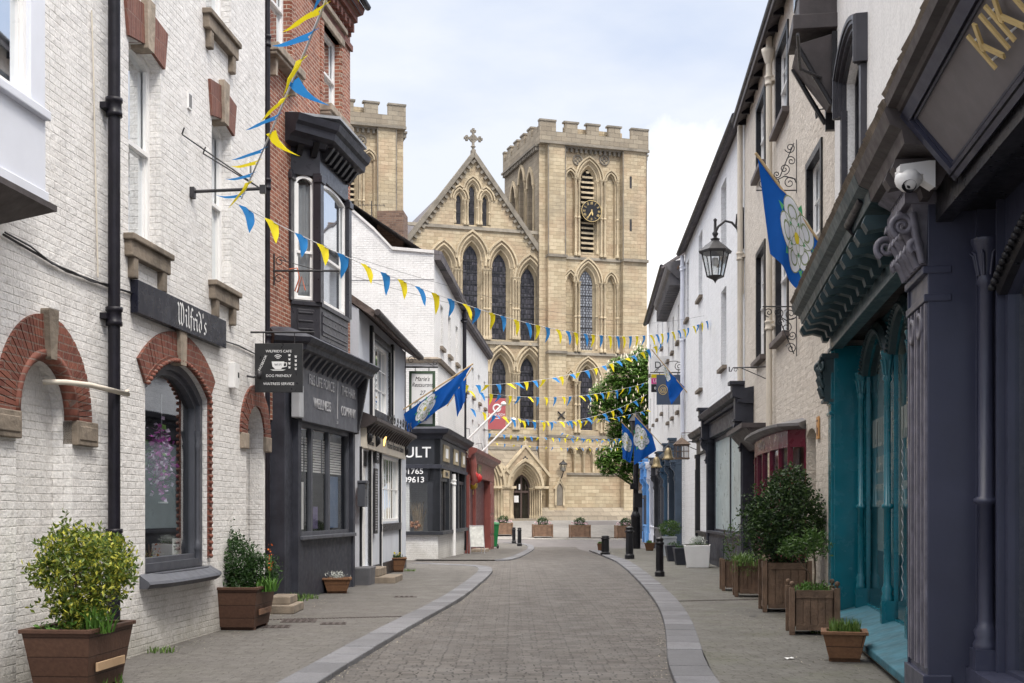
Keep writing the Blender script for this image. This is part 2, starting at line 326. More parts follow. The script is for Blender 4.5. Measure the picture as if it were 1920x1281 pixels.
def shell(W, root, zt, depth, holes, mat, rv=.18, z0=-.9, roofmat=None, roof=None, eave=.25, name='wall', thick=.16, side=None):
    m = MB(); m.sheet(rect(0, W.L, z0, zt), holes)
    for h in holes:
        n = len(h); m.add([(a, 0, b) for a, b in h] + [(a, rv, b) for a, b in h], [(i, (i + 1) % n, n + (i + 1) % n, n + i) for i in range(n)])
    sz0 = z0 if side is None else side; m.quad((0, 0, sz0), (0, depth, sz0), (0, depth, zt), (0, 0, zt)); m.quad((W.L, 0, z0), (W.L, depth, z0), (W.L, depth, zt), (W.L, 0, zt))
    m.quad((0, depth, z0), (W.L, depth, z0), (W.L, depth, zt), (0, depth, zt)); m.quad((0, 0, zt), (W.L, 0, zt), (W.L, depth, zt), (0, depth, zt))
    wl = m.build(name, mat, root)
    if roof:
        h = roof; r_ = MB(); d2 = depth / 2; e_ = eave; k = h / d2
        r_.xprof([(-e_, zt - k * e_ + .03), (d2, zt + h + .03), (depth + e_, zt - k * e_ + .03), (depth + e_, zt - k * e_ + thick), (d2, zt + h + thick), (-e_, zt - k * e_ + thick)], -.02, W.L + .02)
        r_.build('roof', roofmat, root)
        g = MB()
        for x_ in (.02, W.L - .02): g.add([(x_, 0, zt), (x_, depth, zt), (x_, d2, zt + h)], [(0, 1, 2)])
        g.build('gable', mat, root)
    return wl
def window(root, u0, u1, z0, z1, v=.14, rise=0, fm=None, gm=None, fw=.055, cols=1, rows=1, sash=True, sill=None, sd_=.1, sm=None, curtain=None, name='window', bar=.022, mid=None):
    gm = gm or GLASS; out = segm(u0, u1, z0, z1, rise) if rise else rect(u0, u1, z0, z1)
    i_ = segm(u0 + fw, u1 - fw, z0 + fw, z1 - fw, rise * .9) if rise else rect(u0 + fw, u1 - fw, z0 + fw, z1 - fw)
    m = MB(); m.prism(out, v, v + .07, [i_]); zm = mid if mid is not None else (z0 + z1) / 2
    halves = [(z0 + fw, zm), (zm, z1 - fw)] if sash else [(z0 + fw, z1 - fw)]
    if sash: m.box(u0 + fw - .004, u1 - fw + .004, v - .012, v + .05, zm - .025, zm + .025)
    for hi, (a_, b_) in enumerate(halves):
        y0 = v + (.035 if hi == 0 and sash else .012)
        s_ = fw * .6
        if sash:
            top = b_ - (rise if hi and rise else 0)
            m.box(u0 + fw - .003, u0 + fw + s_, y0 - .006, y0 + .03, a_, top); m.box(u1 - fw - s_, u1 - fw + .003, y0 - .006, y0 + .03, a_, top)
            m.box(u0 + fw, u1 - fw, y0 - .004, y0 + .028, a_ - .002, a_ + s_ * .9)
        for c in range(1, cols): x = u0 + fw + (u1 - u0 - 2 * fw) * c / cols; m.box(x - bar / 2, x + bar / 2, y0, y0 + .024, a_, b_ - (rise * .12 if hi else 0))
        for r_ in range(1, rows): z = a_ + (b_ - a_) * r_ / rows; m.box(u0 + fw, u1 - fw, y0 + .001, y0 + .023, z - bar / 2, z + bar / 2)
    o = m.build(name, fm, root)
    p = MB(); p.sheet(i_, (), lambda a, b: (a, v + .055, b)); p.build('pane', gm, o)
    if curtain:
        c = MB(); w_ = u1 - u0
        c.grid(lambda a, b: (u0 + fw + a * (w_ - 2 * fw), v + .13 + .022 * math.sin(a * w_ * 46) + .01 * math.sin(a * w_ * 17 + b), z0 + fw + b * (z1 - z0 - 2 * fw - rise)), int(w_ * 46) + 4, 1)
        c.build('curtain', curtain, o)
    if sill: s_ = MB(); s_.box(u0 - .08, u1 + .08, -sd_, v, z0 - sill, z0); s_.build('sill', sm or fm, o, bevel=.012)
    return o
def text(body, parent, u, z, size, mat, y=-.02, ext=.004, align='CENTER', name='lettering', sx=1, rotz=0, shear=0, bold=0, mtx=None):
    c = bpy.data.curves.new(name, 'FONT'); c.body = body; c.size = size; c.extrude = ext; c.align_x = align; c.align_y = 'CENTER'; c.shear = shear; c.offset = bold
    o = bpy.data.objects.new(name, c); COL.objects.link(o); dg = bpy.context.evaluated_depsgraph_get(); dg.update()
    me = bpy.data.meshes.new_from_object(o.evaluated_get(dg)); bpy.data.objects.remove(o); bpy.data.curves.remove(c)
    me.transform(mtx or (Matrix.Translation((u, y, z)) @ Matrix.Rotation(R(90), 4, 'X') @ Matrix.Rotation(rotz, 4, 'Z') @ Matrix.Diagonal((sx, 1, 1, 1))))
    me.materials.clear(); me.materials.append(mat); me.name = name
    q = bpy.data.objects.new(name, me); COL.objects.link(q); q.parent = parent; return q
def scroll(cx, cz, r, turns=1.5, a0=0, sgn=1, n=26, y=0):
    return [(cx + r * (1 - .85 * i / n) * math.cos(a0 + sgn * turns * 2 * math.pi * i / n), y, cz + r * (1 - .85 * i / n) * math.sin(a0 + sgn * turns * 2 * math.pi * i / n)) for i in range(n + 1)]

def strokes(root, u0, u1, z, h, n, y, mat, seed=1):        # lettering too small to read in the photo: upright and level strokes
    rr = random.Random(seed); m = MB(); w_ = (u1 - u0) / n
    for i in range(n):
        x = u0 + i * w_; t = h * .12; m.box(x, x + t, y - .002, y, z, z + h)
        if rr.random() < .6: zz = z + h * rr.choice((0, .44, .88)); m.box(x, x + w_ * .7, y - .0025, y, zz, zz + t)
        if rr.random() < .4: m.box(x + w_ * .6, x + w_ * .6 + t, y - .002, y, z + h * .3, z + h)
    return m.build('lettering', mat, root)
# ================================================================ palette
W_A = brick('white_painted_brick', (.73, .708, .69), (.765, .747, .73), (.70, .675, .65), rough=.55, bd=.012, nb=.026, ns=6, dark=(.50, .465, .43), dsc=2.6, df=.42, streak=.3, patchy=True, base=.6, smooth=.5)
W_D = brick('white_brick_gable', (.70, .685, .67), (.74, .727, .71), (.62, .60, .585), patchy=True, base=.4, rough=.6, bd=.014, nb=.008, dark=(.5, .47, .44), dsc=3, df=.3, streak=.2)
W_I = brick('white_roughcast', (.74, .745, .76), (.78, .785, .80), (.68, .68, .69), bw=.5, bh=.16, rough=.7, bd=.004, nb=.03, ns=7, dark=(.5, .49, .48), dsc=3, df=.3, streak=.35)
W_J = brick('white_render_far', (.72, .72, .725), (.76, .76, .76), (.62, .61, .60), rough=.7, bd=.004, nb=.02, ns=6, dark=(.42, .40, .38), dsc=2.4, df=.45, streak=.4)
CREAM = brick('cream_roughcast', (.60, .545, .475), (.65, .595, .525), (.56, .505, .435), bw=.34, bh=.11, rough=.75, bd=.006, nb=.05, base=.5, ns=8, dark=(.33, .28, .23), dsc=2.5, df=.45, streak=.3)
REDB = brick('red_brick', (.19, .06, .038), (.35, .13, .08), (.52, .43, .35), rough=.8, bd=.005, blot=(.16, .06, .05), bf=.55, bsc=3.5, dark=(.60, .42, .30), dsc=7, df=.35, ms=.009)
REDV = brick('red_voussoir_brick', (.15, .06, .045), (.22, .095, .07), (.24, .15, .12), bw=.062, bh=.28, ms=.006, rough=.65, bd=.004, dark=(.10, .05, .045), dsc=5, df=.5)
REDM = brick('moulded_red_brick', (.15, .052, .038), (.23, .085, .058), (.20, .135, .11), bw=.2, bh=.075, rough=.7, dark=(.12, .05, .04), dsc=5, df=.4)
BROWNB = brick('brown_brick', (.13, .08, .06), (.22, .14, .10), (.20, .16, .13), rough=.85, dark=(.07, .055, .05), dsc=4, df=.5)
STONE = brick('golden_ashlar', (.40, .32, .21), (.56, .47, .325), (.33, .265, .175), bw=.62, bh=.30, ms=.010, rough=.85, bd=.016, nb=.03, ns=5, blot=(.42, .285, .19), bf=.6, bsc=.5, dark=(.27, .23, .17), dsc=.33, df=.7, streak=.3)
STONE_G = brick('weathered_shaded_grey_ashlar', (.25, .21, .16), (.34, .29, .22), (.18, .155, .12), bw=.85, bh=.36, ms=.015, rough=.9, bd=.012, nb=.02, ns=5, dark=(.25, .23, .19), dsc=.8, df=.6, streak=.3)  # weathered stone, also the shade colour of the clock tower's sides
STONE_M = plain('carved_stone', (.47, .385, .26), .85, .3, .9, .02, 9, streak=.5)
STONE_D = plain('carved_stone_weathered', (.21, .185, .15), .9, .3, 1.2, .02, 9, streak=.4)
SILL = plain('sooty_sandstone', (.19, .155, .12), .85, .35, 4, .012, 18, streak=.5)
SILLC = plain('worn_sandstone', (.31, .255, .20), .85, .35, 6, .012, 18, streak=.3)
SLATE = brick('slate', (.10, .09, .10), (.16, .145, .15), (.05, .05, .05), bw=.3, bh=.22, rough=.75, dark=(.18, .16, .12), dsc=3, df=.5)
WHITE = plain('white_gloss_paint', (.80, .79, .78), .35, .05, 3, coat=.1)
WHITEB = plain('bluish_white_paint', (.66, .68, .75), .45, .05, 2)
CREAMP = plain('cream_paint', (.62, .56, .47), .5, .08, 2, streak=.25)
GREYW = plain('pale_grey_render', (.52, .545, .60), .7, .07, 1.2, .006, 20, streak=.25)
CHAR = plain('charcoal_paint', (.036, .038, .050), .5, .3, 3, .003, 25, spec=.3, streak=.35)
CHARM = plain('mid_grey_paint', (.072, .076, .092), .5, .15, 2, .002, 12, streak=.25)
BLACK = plain('black_gloss_paint', (.014, .0135, .016), .35, .3, 4, spec=.35)
BLACKM = plain('black_iron', (.022, .021, .024), .5, .3, 8, .002, 30)
PIPE = plain('black_pipe_paint', (.010, .009, .014), .42, .35, 5, .003, 14, spec=.28)
BROWNP = plain('dark_umber_paint', (.055, .045, .045), .55, .3, 3, .004, 14, streak=.3)
PURP = plain('dark_slate_purple_paint', (.038, .041, .070), .38, .15, 1.5, .002, 10, streak=.1)
PURPD = plain('worn_purple_grey_paint', (.135, .128, .155), .5, .35, 8, .003, 14)
GREYB = plain('grey_fascia_panel', (.175, .16, .165), .6, .08, 2)
TEAL = plain('teal_gloss_paint', (.003, .115, .155), .25, .2, 1.5, coat=.25)
TEALL = plain('worn_teal_sill_paint', (.022, .11, .15), .65, .35, 3, .004, 14, streak=.4)
TEALD = plain('dark_bottle_green_paint', (.022, .045, .052), .45, .3, 3, .004, 12)
OXB = plain('oxblood_paint', (.21, .062, .052), .45, .15, 2, streak=.2)
MAROON = plain('maroon_gloss_paint', (.125, .008, .026), .32, .2, 2)
BLUEL = plain('sky_blue_paint', (.13, .34, .68), .45, .1, 2)
BLUED = plain('petrol_blue_paint', (.035, .085, .15), .45, .2, 2)
CURT = plain('net_curtain', (.62, .60, .60), .9, .08, 6)
DARK = plain('dark_interior', (.035, .034, .036), .9, .3, 2)
MIDINT = plain('pale_interior', (.35, .33, .31), .9, .15, 2)
GOLD = plain('gold_leaf', (.62, .46, .20), .45, .15, 6)
TXTW = plain('white_lettering', (.80, .80, .80), .5, .03)
TXTG = plain('pewter_lettering', (.36, .36, .38), .4, .1)
LEADGL = brick('leaded_glass', (.018, .018, .024), (.075, .07, .085), (.008, .008, .01), bw=.34, bh=.42, ms=.035, rough=.28, bd=.004, nb=.02, ns=5, dark=(.15, .145, .16), dsc=2.2, df=.45)
LEADGL2 = brick('clear_quarry_glass', (.22, .23, .26), (.32, .34, .38), (.07, .07, .08), bw=.22, bh=.22, ms=.035, rough=.25, bd=.004, nb=.01)
ROOFG = plain('mossy_stone_roof', (.21, .185, .145), .9, .4, 2.5, .03, 8)
# ================================================================ ground
ROADM = ground_brick('worn_setts', (.090, .081, .075), (.165, .151, .139), (.050, .045, .042), .18, .085, .010, 0, .018, blot=(.105, .095, .088))
PAVEM = ground_brick('block_paving', (.108, .100, .093), (.145, .136, .127), (.058, .052, .044), .2, .1, .007, 7, .004, blot=(.098, .092, .086), moss=.06)
PAVEM2 = ground_brick('mossy_block_paving', (.112, .106, .096), (.150, .143, .130), (.06, .056, .042), .2, .1, .008, -10, .004, blot=(.100, .097, .088), moss=.22)
PLAZA = ground_brick('plaza_paving', (.21, .20, .19), (.245, .235, .22), (.14, .13, .12), .6, .4, .01, 17, .003, blot=(.17, .16, .155))
ASPH = plain('asphalt', (.125, .115, .115), .85, .15, 1.2, .006, 60)
KERBM = stones('blue_grey_kerb_stone', (.145, .145, .157))
KERBP = plain('pale_kerb_stone', (.36, .34, .31), .8, .15, 2, .005, 40)
IRON = plain('rusted_cast_iron', (.055, .042, .038), .7, .3, 20, .006, 40)
YS = [-60, 0, 20, 38, 44, 50, 56, 62, 67, 72, 76, 80, 85.7, 91.3, 97, 103.5, 110, 200, 1600]
m = MB(); xs = [-1200, -60, -20, 0, 20, 60, 1200]
for i, y in enumerate(YS): m.v += [(x, y, gz(y) - .012) for x in xs]
n = len(xs); m.f = [(i * n + j, i * n + j + 1, (i + 1) * n + j + 1, (i + 1) * n + j) for i in range(len(YS) - 1) for j in range(n - 1)]; m.sm = [False] * len(m.f)
tag(m.build('ground', ASPH), kind='structure')
def interp(pts, y):
    if y <= pts[0][1]: (a, b), (c, d) = pts[0], pts[1]
    elif y >= pts[-1][1]: (a, b), (c, d) = pts[-2], pts[-1]
    else:
        for (a, b), (c, d) in zip(pts, pts[1:]):
            if b <= y <= d: break
    return a + (c - a) * (y - b) / (d - b)
LE = [(-2.75, -6)] + [G(*p) for p in ((608, 1281), (697, 1225), (786, 1171), (865.6, 1126.6), (903, 1094))]
RE = [(.55, -6)] + [G(*p) for p in ((1252.5, 1281), (1250, 1211), (1245.5, 1168.8), (1231, 1133.6), (1203, 1098.4), (1170.5, 1065.6), (1137.6, 1046.9), (1104.8, 1033.8))]
def strip(fl, fr, ys, dz):
    m = MB(); ys = list(ys)
    for y in ys: m.v += [(fl(y), y, gz(y) + dz), (fr(y), y, gz(y) + dz)]
    m.f = [(2 * i, 2 * i + 1, 2 * i + 3, 2 * i + 2) for i in range(len(ys) - 1)]; m.sm = [False] * len(m.f); return m
lX = lambda y: interp(LE, y) if y < 27.5 else (interp(LE, 27.5) - .12 - (3.0 * min(1, (y - 27.5) / 10)) if y < 60 else -4)
rX = lambda y: interp(RE, y) + .05 if y < 47 else interp(RE, 47)
tag(strip(lX, rX, [-6, 4] + [8 + i * 2 for i in range(30)], 0).build('road', ROADM), kind='structure')
# kerbs: separate stones with open joints
def resample(pts, d):
    P = [Vector(p) for p in pts]; out = [P[0]]; acc = 0
    for a_, b_ in zip(P, P[1:]):
        L_ = (b_ - a_).length; t = d - acc
        while t <= L_: out.append(a_.lerp(b_, t / L_)); t += d
        acc = L_ - (t - d)
    return out
def smoothp(pts, k=3):
    P = [Vector(p) for p in pts]
    for _ in range(k): P = [P[0]] + [q for a_, b_ in zip(P, P[1:]) for q in (a_.lerp(b_, .25), a_.lerp(b_, .75))] + [P[-1]]
    return P
def kerb(name, pts, wd, top, d=.75, gap=.022, mat=KERBM):
    P = resample(smoothp(pts), d); m = MB()
    def nrm(i):
        a_ = P[max(0, i - 1)]; b_ = P[min(len(P) - 1, i + 1)]; t = (b_ - a_).normalized(); return Vector((-t.y, t.x))
    for i in range(len(P) - 1):
        t = (P[i + 1] - P[i]).normalized() * gap / 2; n0, n1_ = nrm(i) * wd, nrm(i + 1) * wd; j = random.uniform(-.004, .004)
        q = [P[i] + t, P[i + 1] - t, P[i + 1] + n1_ - t, P[i] + n0 + t]
        m.hexa([(p.x, p.y, gz(p.y) - .1) for p in q], [(p.x, p.y, gz(p.y) + top + j) for p in q])
    return tag(m.build(name, mat, bevel=.012), kind='structure'), [P[i] + nrm(i) * wd for i in range(len(P))]
KL = [(-2.75, -6)] + [G(*p) for p in ((608, 1281), (697, 1225), (786, 1171), (865.6, 1126.6), (908, 1091.4), (925, 1074), (921, 1067), (905, 1064), (880, 1062.5), (820, 1060), (762, 1058))]
_, outL = kerb('kerb', KL, .37, .062)
_, outR = kerb('kerb', [p for p in RE][::-1], .40, .062)
outR = outR[::-1]
_, outL2 = kerb('kerb', [G(*p) for p in ((946, 1052), (964, 1050.5), (985, 1042), (998, 1034), (1003, 1027), (996, 1022), (975, 1019.5), (940, 1018.5))], .34, .05)
pl = MB(); pl.sheet([(p.x, p.y) for p in outL] + [(-5.8, outL[-1].y), (-5.8, -6)], (), lambda a, b: (a, b, .05)); tag(pl.build('pavement', PAVEM), kind='structure')
oR = [(p.x, p.y) for p in outR]
pr = strip(lambda y: interp(oR, y) if y < 47 else interp(oR, 47) + max(0, y - 47) * .05, lambda y: 11.5, [-6, 4] + [8 + i * 2 for i in range(28)], .05); tag(pr.build('pavement', PAVEM2), kind='structure')
# far pavement on the left before the square
o2 = [(p.x, p.y) for p in outL2]
pf = MB(); ys_ = sorted(p[1] for p in o2)
for y in [ys_[0] + (ys_[-1] - ys_[0]) * i / 10 for i in range(11)]:
    cand = [a_[0] + (b_[0] - a_[0]) * (y - a_[1]) / (b_[1] - a_[1]) for a_, b_ in zip(o2, o2[1:]) if min(a_[1], b_[1]) <= y <= max(a_[1], b_[1]) and a_[1] != b_[1]]
    pf.v += [(-3.2, y, gz(y) + .04), (max(cand), y, gz(y) + .04)]
pf.f = [(2 * i, 2 * i + 1, 2 * i + 3, 2 * i + 2) for i in range(10)]; pf.sm = [False] * 10
tag(pf.build('pavement', PAVEM), kind='structure')
# the square: pale paving rising to the church
pz = MB(); yy = [78.5, 80, 85, 91, 97, 104, 110, 140]
for y in yy: pz.v += [(-40, y - 1.5, gz(y - 1.5) + .02), (0, y, gz(y) + .02), (45, y + 6, gz(y + 6) + .02)]
pz.f = [(3 * i + j, 3 * i + j + 1, 3 * i + j + 4, 3 * i + j + 3) for i in range(len(yy) - 1) for j in (0, 1)]; pz.sm = [False] * len(pz.f)
tag(pz.build('square_paving', PLAZA), kind='structure')
kerb('kerb', [(-30, 75.0), (-1, 77.8), (2.5, 77.0), (9, 76.2), (30, 78)], .45, .06, 1.2, .02, KERBP)
# drainage channel and gully covers
for (xa, ya, xb, yb, lb_) in ((-4.1, 17.6, -1.62, 18.3, 'dark slotted iron drain channel crossing the left pavement'), (2.75, 21.3, 4.9, 21.9, 'dark slotted iron drain channel crossing the right pavement')):
    dc = MB(); n_ = int(math.hypot(xb - xa, yb - ya) / .05); d_ = Vector((xb - xa, yb - ya)) / n_; q = Vector((-d_.y, d_.x)).normalized() * .06
    for i in range(n_):
        p = Vector((xa, ya)) + d_ * (i + .1); e_ = d_ * .62
        dc.hexa([(t.x, t.y, .045) for t in (p - q, p + e_ - q, p + e_ + q, p + q)], [(t.x, t.y, .058) for t in (p - q, p + e_ - q, p + e_ + q, p + q)])
    tag(dc.build('drain_channel', IRON), lb_, 'drain')
def manhole(x, y, wx, wy, label, r=.1, group=None):
    m = MB(); m.box(-wx / 2, wx / 2, -wy / 2, wy / 2, -.02, .004)
    for i in range(int(wx / .09)):
        for j in range(int(wy / .09)): a_ = -wx / 2 + .03 + i * .09; b_ = -wy / 2 + .03 + j * .09; m.box(a_, a_ + .05, b_, b_ + .05, .003, .009)
    o = m.build('drain_cover', IRON, None, (x, y, .052), r); tag(o, label, 'drain cover')
manhole(-3.05, 17.55, .5, .45, 'square rusty iron cover in the left pavement beside the drain channel')
manhole(-3.3, 16.7, .55, .4, 'rusty iron cover in the left pavement, nearest the camera')
manhole(-2.5, 17.15, .36, .3, 'smallest iron cover in the left pavement near the kerb')
manhole(-1.95, 22.4, .42, .28, 'single iron cover further up the left pavement opposite the charcoal shop')
# ================================================================ church
class CF(Wall):
    def __init__(s, P, ang):
        s.P = Vector(P); s.x = Vector((math.cos(R(ang)), math.sin(R(ang)))); s.y = Vector((-s.x.y, s.x.x)); s.rz = R(ang); s.L = 9.4
C = CF((2.2, 100), 17.7)
ch = thing('cathedral', 'golden stone cathedral with two battlemented towers and a pointed gable', 'cathedral', (C.P.x, C.P.y, 0), C.rz)
cu = lambda px, v=0: C.u(px, v); cz = lambda px, py, v=0: C.z(px, py, v)
def splay(m, outer, inner, v0, v1):
    n = len(outer); m.add([(a, v0, b) for a, b in outer] + [(a, v1, b) for a, b in inner], [(i, (i + 1) % n, n + (i + 1) % n, n + i) for i in range(n)])
def shaft(m, u, z0, z1, v, r=.085, rings=()):
    m.lathe([(r * 1.7, z0), (r * 1.7, z0 + .18), (r * 1.2, z0 + .3), (r, z0 + .36)] + [(r, z1 - .42), (r * 1.25, z1 - .38), (r * 1.1, z1 - .3), (r * 1.9, z1 - .1), (r * 2.1, z1 - .08), (r * 2.1, z1)], (u, v, 0), 8)
    for z in rings: m.lathe([(r, z - .1), (r * 1.6, z - .05), (r * 1.6, z + .05), (r, z + .1)], (u, v, 0), 8)
class Bay:      # gathers one stage's holes, mouldings and shafts
    def __init__(s): s.h = []; s.m = MB(); s.g = []
    def lancet(s, u0, u1, z0, za, zs=None, v=0, o=.34, depth=.55, glass='lead', hood=.42, shafts=True, n=8, sill=None):
        w_ = u1 - u0; zs = zs or za - w_ * 1.02; ow = o
        outer = pointed(u0 - ow, u1 + ow, z0 - .1, zs, za + ow * 1.5, n); inner = pointed(u0, u1, z0, zs, za, n)
        s.h.append(outer); splay(s.m, outer, inner, v, v + depth); s.g.append((inner, v + depth - .03, glass))
        ap = pointed(u0 - ow, u1 + ow, None, zs, za + ow * 1.5, n)
        if hood:
            s.m.mould(ap, [(.02, v + .02), (.02, v - .10), (.12, v - .10), (.14, v + .02)]); s.m.mould(ap, [(hood * .55, v + .02), (hood * .55, v - .16), (hood * .85, v - .16), (hood * .9, v + .02)])
            a2 = pointed(u0 - ow * .45, u1 + ow * .45, None, zs, za + ow * .7, n); s.m.mould(a2, [(-.02, v + depth * .5), (-.04, v + depth * .3), (.07, v + depth * .22), (.10, v + depth * .4)])
        if shafts:
            for q in (u0 - ow * .62, u1 + ow * .62): shaft(s.m, q, z0, zs, v + depth * .28, .075, (z0 + (zs - z0) * .5,))
    def blind(s, u0, u1, z0, za, zs=None, v=0, depth=.3, hood=.3, n=7, shafts=False):
        zs = zs or za - (u1 - u0) * 1.0; p = pointed(u0, u1, z0, zs, za, n); s.h.append(p); splay(s.m, p, p, v, v + depth); s.g.append((p, v + depth, 'stone'))
        a2 = pointed(u0, u1, None, zs, za, n); s.m.mould(a2, [(.0, v + .02), (.0, v - .09), (.10, v - .09), (.12, v + .02)]); s.m.mould(a2, [(hood * .6, v + .02), (hood * .6, v - .15), (hood, v - .15), (hood, v + .02)])
        s.m.mould(a2, [(-.12, v + depth), (-.12, v + depth * .4), (-.02, v + depth * .4), (-.02, v + depth)])
    def finish(s, root, outer, v=0, wall=STONE, mould=STONE_M, wname='wall_stage', extra=None):
        m = MB(); m.sheet(outer, s.h, lambda a, b: (a, v, b))
        for p, q, k in s.g:
            if k == 'stone': m.sheet(p, (), lambda a, b, q=q: (a, q, b))
        m.build(wname, wall, root)
        if s.m.v: s.m.build('arch_mouldings', mould, root)
        for p, q, k in s.g:
            if k == 'stone': continue
            if k == 'louvre':
                g = MB(); g.sheet(p, (), lambda a, b: (a, q + .3, b)); g.build('dark_opening', DARK, root)
                l_ = MB(); u0 = min(a for a, b in p); u1 = max(a for a, b in p); zz = p[0][1]; top = max(b for a, b in p); cx_ = (u0 + u1) / 2
                while zz < top - .25:
                    xs_ = [a for a, b in p if b >= zz + .2]; hw = min((u1 - u0) / 2, max([abs(a - cx_) for a in xs_] + [.05])); l_.hexa([(cx_ - hw, q - .22, zz), (cx_ + hw, q - .22, zz), (cx_ + hw, q + .05, zz + .2), (cx_ - hw, q + .05, zz + .2)], [(cx_ - hw, q - .22, zz + .13), (cx_ + hw, q - .22, zz + .13), (cx_ + hw, q + .05, zz + .26), (cx_ - hw, q + .05, zz + .26)]); zz += .42
                l_.build('louvre', STONE_M, root)
            else:
                g = MB(); g.sheet(p, (), lambda a, b: (a, q, b)); g.build('lancet_window', LEADGL if k == 'lead' else LEADGL2, root)
                b_ = MB(); u0 = min(a for a, b in p); u1 = max(a for a, b in p); zz = p[0][1] + .9; zs_ = max(b for a, b in p) - (u1 - u0) * .9
                while zz < zs_: b_.box(u0, u1, q - .05, q - .005, zz - .03, zz + .03); zz += .9
                for f in (.25, .5, .75): x_ = u0 + (u1 - u0) * f; b_.box(x_ - .018, x_ + .018, q - .03, q - .006, p[0][1], zs_ + (u1 - u0) * (.75 if f == .5 else .35))
                b_.build('window_bars', BLACKM, root)
def tower(root, mir, clock):
    X = (lambda u: u) if not mir else (lambda u: -11.3 - u)
    def seg(a, b): return (min(X(a), X(b)), max(X(a), X(b)))
    zt0, z1, z2, z3 = .2, cz(1100, 820), cz(1110, 665), cz(1110, 487); zc = cz(1110, 281); bl, br = cu(1057), cu(1164)
    T = 9.4
    # stage bands of the recessed centre panel
    def stage(za, zb, lo, kind):
        B = Bay()
        B.lancet(*seg(lo[0], lo[1]), lo[2], lo[3], lo[4], glass=kind, o=.38)
        for a_, b_ in ((cu(1061.5), cu(1077)), (cu(1137.5), cu(1153))): B.blind(*seg(a_, b_), lo[2] - .2, lo[3] - .35, lo[4] + .1)
        for pu in (1082, 1130): 
            for d in (-.16, .16): shaft(B.m, X(cu(pu) + d), lo[2] - .25, lo[4] + .05, -.1, .085, (lo[2] + (lo[4] - lo[2]) * .48,))
        for pu in (1157,): shaft(B.m, X(cu(pu)), lo[2] - .25, lo[4] + .05, -.1, .085, (lo[2] + (lo[4] - lo[2]) * .48,))
        B.finish(root, rect(*seg(bl - .1, br + .1), za, zb))
    # louvred belfry
    stage(z3, zc + 1.6, (cu(1092.5), cu(1116.5), cz(1104, 476), cz(1104, 315), cz(1104, 338)), 'louvre')
    stage(z2, z3, (cu(1090), cu(1114.5), cz(1104, 655), cz(1104, 506), cz(1104, 531)), 'quarry' if not mir else 'lead')
    B = Bay(); B.lancet(*seg(cu(1088.6), cu(1115)), cz(1100, 806), cz(1100, 690), cz(1100, 716), o=.38)
    for a_, b_ in ((cu(1061.5), cu(1077)), (cu(1137.5), cu(1153))): B.blind(*seg(a_, b_), cz(1100, 808), cz(1100, 702), cz(1100, 722))
    for pu in (1082, 1130):
        for d in (-.16, .16): shaft(B.m, X(cu(pu) + d), cz(1100, 812), cz(1100, 716), -.1, .085, (cz(1100, 760),))
    B.finish(root, rect(*seg(bl - .1, br + .1), z1, z2))
    B = Bay(); a0 = cu(1059.5); wA = (br - a0) / 6
    for i in range(6):
        B.blind(*seg(a0 + wA * i + .09, a0 + wA * (i + 1) - .09), cz(1100, 886), cz(1100, 840), cz(1100, 852), depth=.25, hood=.14, n=5)
        if i: shaft(B.m, X(a0 + wA * i), cz(1100, 887), cz(1100, 851), -.06, .06)
    B.finish(root, rect(*seg(bl - .1, br + .1), zt0, z1))
    s_ = MB(); zz = cz(1100, 889); e_ = seg(bl, br); s_.box(e_[0], e_[1], -.12, .02, zz - .1, zz + .1); s_.build('string_course', STONE_D, root)
    # corner buttresses, left one with a re-entrant corner
    def butt(a_, b_, v, top):
        m = MB(); x0, x1 = seg(a_, b_); zz = [zt0, z1 + .1, z2, z3, top]
        for i in range(4):
            vv = v - (3 - i) * .07; m.box(x0, x1, vv, .3, zz[i], zz[i + 1] + (.001 if i < 3 else 0))
        m.build('buttress', STONE, root)
        c_ = MB()
        for z in (z1, z2, z3): q_ = MB(); q_.box(x0 - .06, x1 + .06, v - .3, .3, z - .1, z + .12); q_.build('string_course', STONE_D, root)
        c_.hexa([(x0 - .08, v - .15, top - .05), (x1 + .08, v - .15, top - .05), (x1 + .08, .3, top - .05), (x0 - .08, .3, top - .05)], [(x0, v + .12, top + .35), (x1, v + .12, top + .35), (x1, .3, top + .35), (x0, .3, top + .35)])
        for i in (x0 + .02, x1 - .02): c_.tube([(i, v - .02, z3), (i, v - .02, top - .1)], .05, 6)
        c_.build('buttress_cap', STONE_D, root)
    butt(cu(1028, -.5), bl, -.45, zc + .1); butt(br, 9.35, -.45, zc + .1)
    m = MB(); m.box(*seg(0, cu(1028, -.5) + .02), -.02, .5, zt0, zc + 1.6)
    m.build('corner_pier', STONE, root)
    # slit windows on the outer buttress
    sl = MB(); us = X(cu(1183, -.5))
    for y0, y1 in ((334, 356), (414, 436), (545, 566)): sl.box(us - .09, us + .09, -.474, -.40, cz(1183, y1), cz(1183, y0))
    sl.build('slit_window', DARK, root)
